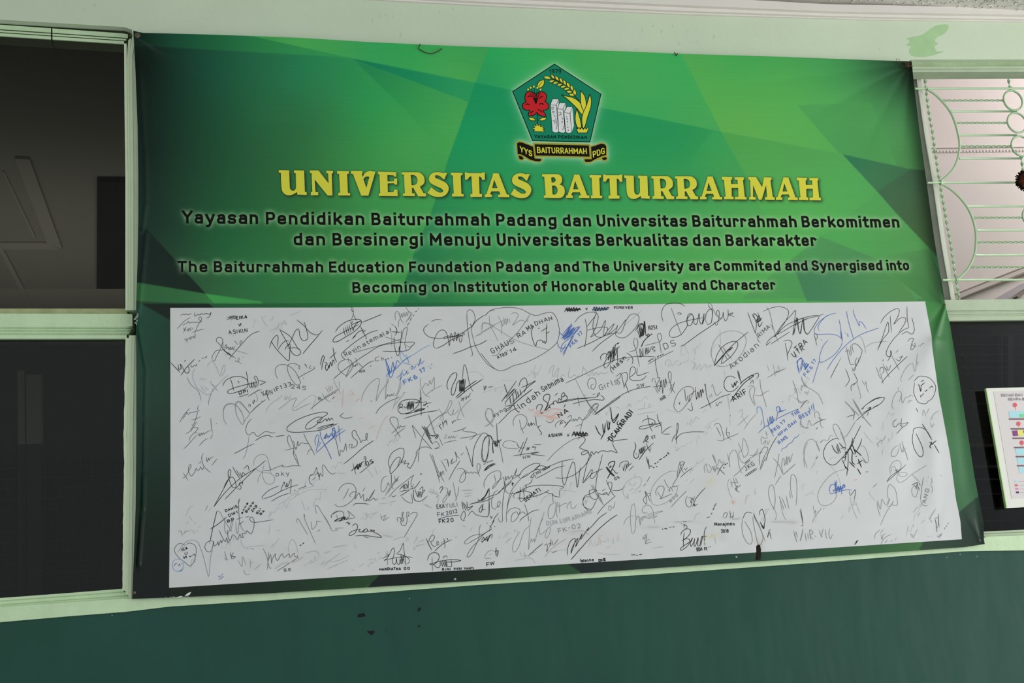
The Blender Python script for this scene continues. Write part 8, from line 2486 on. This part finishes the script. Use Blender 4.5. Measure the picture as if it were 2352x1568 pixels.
M_NAIL = mat('dull_rusty_metal', (0.16, 0.13, 0.09), 0.45, 0.5, metal=0.4, noise=0.4, nscale=80)
M_PIN = mat('pale_metal', (0.45, 0.44, 0.40), 0.35, 0.6, metal=0.5)
disc('nail', 315.5, 81, 0.0105, M_NAIL, 'dull brass nail head at the upper left corner of the banner', 'nail')
disc('nail', 308, 1361, 0.006, M_NAIL, 'small rusty nail at the lower left corner of the banner', 'nail')
disc('nail', 1045, 1329.5, 0.0045, M_PIN, 'pale pin head in the bottom border below the middle of the white panel', 'nail')
disc('nail', 1691, 1279, 0.0045, M_PIN, 'pale pin head in the bottom border just left of the dark stain', 'nail')
disc('nail', 2250, 1241, 0.006, M_NAIL, 'small nail at the lower right corner of the banner', 'nail')
disc('nail', 2170, 699, 0.005, M_NAIL, 'dark nail where the banner crease meets the right mid rail', 'nail')
disc('nail', 2086, 150, 0.006, M_NAIL, 'rusty nail in the tangle of twine at the upper right corner', 'nail')


def wire(name, pts, r, m, label, cat, sag=0.004):
    g = Geo()
    P_ = []
    for i, p in enumerate(catmull(pts, 2.0)):
        q = bp(p[0], p[1], 0.003 + sag * math.sin(i * 0.4) ** 2)
        P_.append(q)
    g.tube(P_, r, 6)
    return g.build(name, m, None, smooth=True, label=label, cat=cat)


M_WIRE = mat('rusty_wire', (0.10, 0.065, 0.035), 0.6, 0.4, noise=0.4, nscale=90)
wire('wire_twist', [(965, 101), (963, 107), (961, 111), (967, 115), (975, 119.5), (985, 122.5), (994, 122.5), (1004, 119), (1012, 114), (1015, 111)], 0.0018, M_WIRE,
     'thin curl of rusty wire hanging over the top edge of the banner', 'wire')
wire('wire_twist', [(1548, 120), (1552, 123), (1553, 128), (1557, 122)], 0.0018, M_WIRE, 'tiny dark wire tip at the banner top edge right of the emblem', 'wire')
g = Geo()
random.seed(8)
for k in range(10):
    a = (2086 + random.uniform(-4, 6), 148 + random.uniform(-6, 4))
    pts = [a]
    for j in range(3):
        pts.append((pts[-1][0] + random.uniform(-9, 9), pts[-1][1] + random.uniform(-5, 5)))
    g.tube([bp(p[0], p[1], 0.004 + random.uniform(0, 0.008)) for p in catmull(pts, 2.5)], 0.0011, 5)
for x in (2058, 2064):
    g.tube([bp(x, 134, 0.004), bp(x + 2, 139, 0.006), bp(x + 1, 147, 0.004)], 0.0010, 5)
g.build('twine', mat('brown_twine', (0.13, 0.085, 0.05), 0.8, 0.1), label='frayed brown twine knotted at the upper right corner of the banner', cat='twine')

# ==================================================================== evacuation map poster
YP = -0.006
pst = empty('map_poster', wp(2330, 1166, YP), label='white mounted floor plan poster standing against the lower right pane', cat='poster')


def pc_(g, name, m, **kw):
    return child(g, name, m, pst, **kw)


g = Geo()
_a, _b = wp(2265.5, 891.5, YP), wp(2312.5, 1166.5, YP)
_x = np.array([0.62, 0, 0])
g.prism([_a, _a + _x, _b + _x, _b], YP + 0.012)
pc_(g, 'board', mat('white_foam_board', ink(226, 228, 212, 2320, 1000), 0.6))
g = Geo()
pxprism(g, [(2264.6, 892), (2266.6, 892), (2314, 1166), (2311.8, 1167)], YP - 0.0005, YP + 0.012)
pc_(g, 'edge_strip', mat('lime_edge', ink(178, 214, 146, 2300, 1000), 0.5))
g = Geo()
_a, _b = wp(2282, 898.5, YP - 0.0012), wp(2324, 1145, YP - 0.0012)
_x = np.array([0.55, 0, 0])
g.prism([_a, _a + _x, _b + _x, _b], YP)
pc_(g, 'print_sheet', mat('pale_pink_grey_print', ink(212, 205, 204, 2330, 1000), 0.6))


def px_poly(name, pts, col_, lift=0.002):
    g = Geo()
    pxprism(g, [(2232 + x / 5.06, 870 + y / 5.06) for x, y in pts], YP - lift, YP - lift + 0.0006)
    return pc_(g, name, col_)


K = lambda n, r, g_, b3: mat(n, ink(r, g_, b3, 2330, 1000), 0.6)
CYAN, BROWN, PURP, YELW, GRN, RED, PINK, DPUR, GTX = (K('map_cyan', 168, 214, 222), K('map_brown_line', 122, 92, 102), K('map_purple', 132, 72, 128), K('map_yellow', 226, 220, 108), K('map_green', 120, 206, 138),
                                                  K('map_red', 226, 92, 108), K('map_pink', 224, 132, 170), K('map_dark_purple', 86, 52, 104), K('map_grey_text', 112, 104, 116))
for (x0, x1, y0, y1, m_) in ((430, 980, 375, 448, CYAN), (556, 700, 408, 445, GRN), (470, 530, 600, 664, PURP), (530, 596, 598, 662, YELW), (596, 720, 598, 630, PURP), (508, 980, 808, 880, CYAN), (526, 980, 916, 990, CYAN), (544, 980, 1024, 1094, CYAN),
                         (432, 990, 458, 475, BROWN), (452, 990, 572, 589, BROWN), (474, 990, 681, 698, BROWN), (490, 990, 789, 805, BROWN), (512, 990, 894, 911, BROWN), (526, 990, 1000, 1016, BROWN)):
    sk = (y1 - y0) * 0.17
    px_poly('plan_block', [(x0, y0), (x1, y0 - 4), (x1 + sk, y1 - 4), (x0 + sk, y1)], m_, 0.0022 if m_ is not GRN else 0.003)
for (x, y) in ((504, 302), (545, 520), (583, 740)):
    px_poly('map_pin', [(x + 23 * math.cos(t) * (1 if abs(t) < 9 else 1), y + 26 * math.sin(t)) for t in np.linspace(0, 6.28, 13)[:-1]], RED, 0.003)
    px_poly('map_pin_stem', [(x - 3 + 8, y + 20), (x + 3 + 8, y + 20), (x + 12, y + 62), (x + 8, y + 62)], mat('pin_stem', ink(232, 184, 180, 2330, 1000), 0.6), 0.0026)
for (x, y, m_) in ((498, 1180, CYAN), (500, 1224, RED), (507, 1266, PINK), (514, 1306, DPUR)):
    px_poly('legend_swatch', [(x, y), (x + 34, y), (x + 37, y + 22), (x + 3, y + 22)], m_)
    px_poly('legend_line', [(x + 50, y + 9), (x + 300, y + 7), (x + 300, y + 12), (x + 50, y + 14)], mat('legend_text_grey', ink(180, 172, 180, 2330, 1000), 0.6))


class PT(Flat):
    def build2(s, name, m, lift):
        A = np.array(s.p, float)
        P_ = wp(A[:, 0], A[:, 1], YP - lift)
        g = Geo()
        g.add(P_.tolist(), s.f)
        return pc_(g, name, m)


fl = PT()
for (t_, a, b, c, d, cap) in (('DENAH', 345, 206, 490, 203, 34), ('DAN', 508, 203, 596, 201, 34), ('GEMPA', 428, 252, 572, 250, 34), ('B', 592, 250, 612, 250, 34)):
    for st in lay_text(t_, 2232 + a / 5.06, 870 + b / 5.06, 2232 + c / 5.06, 870 + d / 5.06, cap / 5.06, gap=14):
        fl.ribbon(st, 0.95, caps=0.3)
fl.build2('heading', GTX, 0.003)
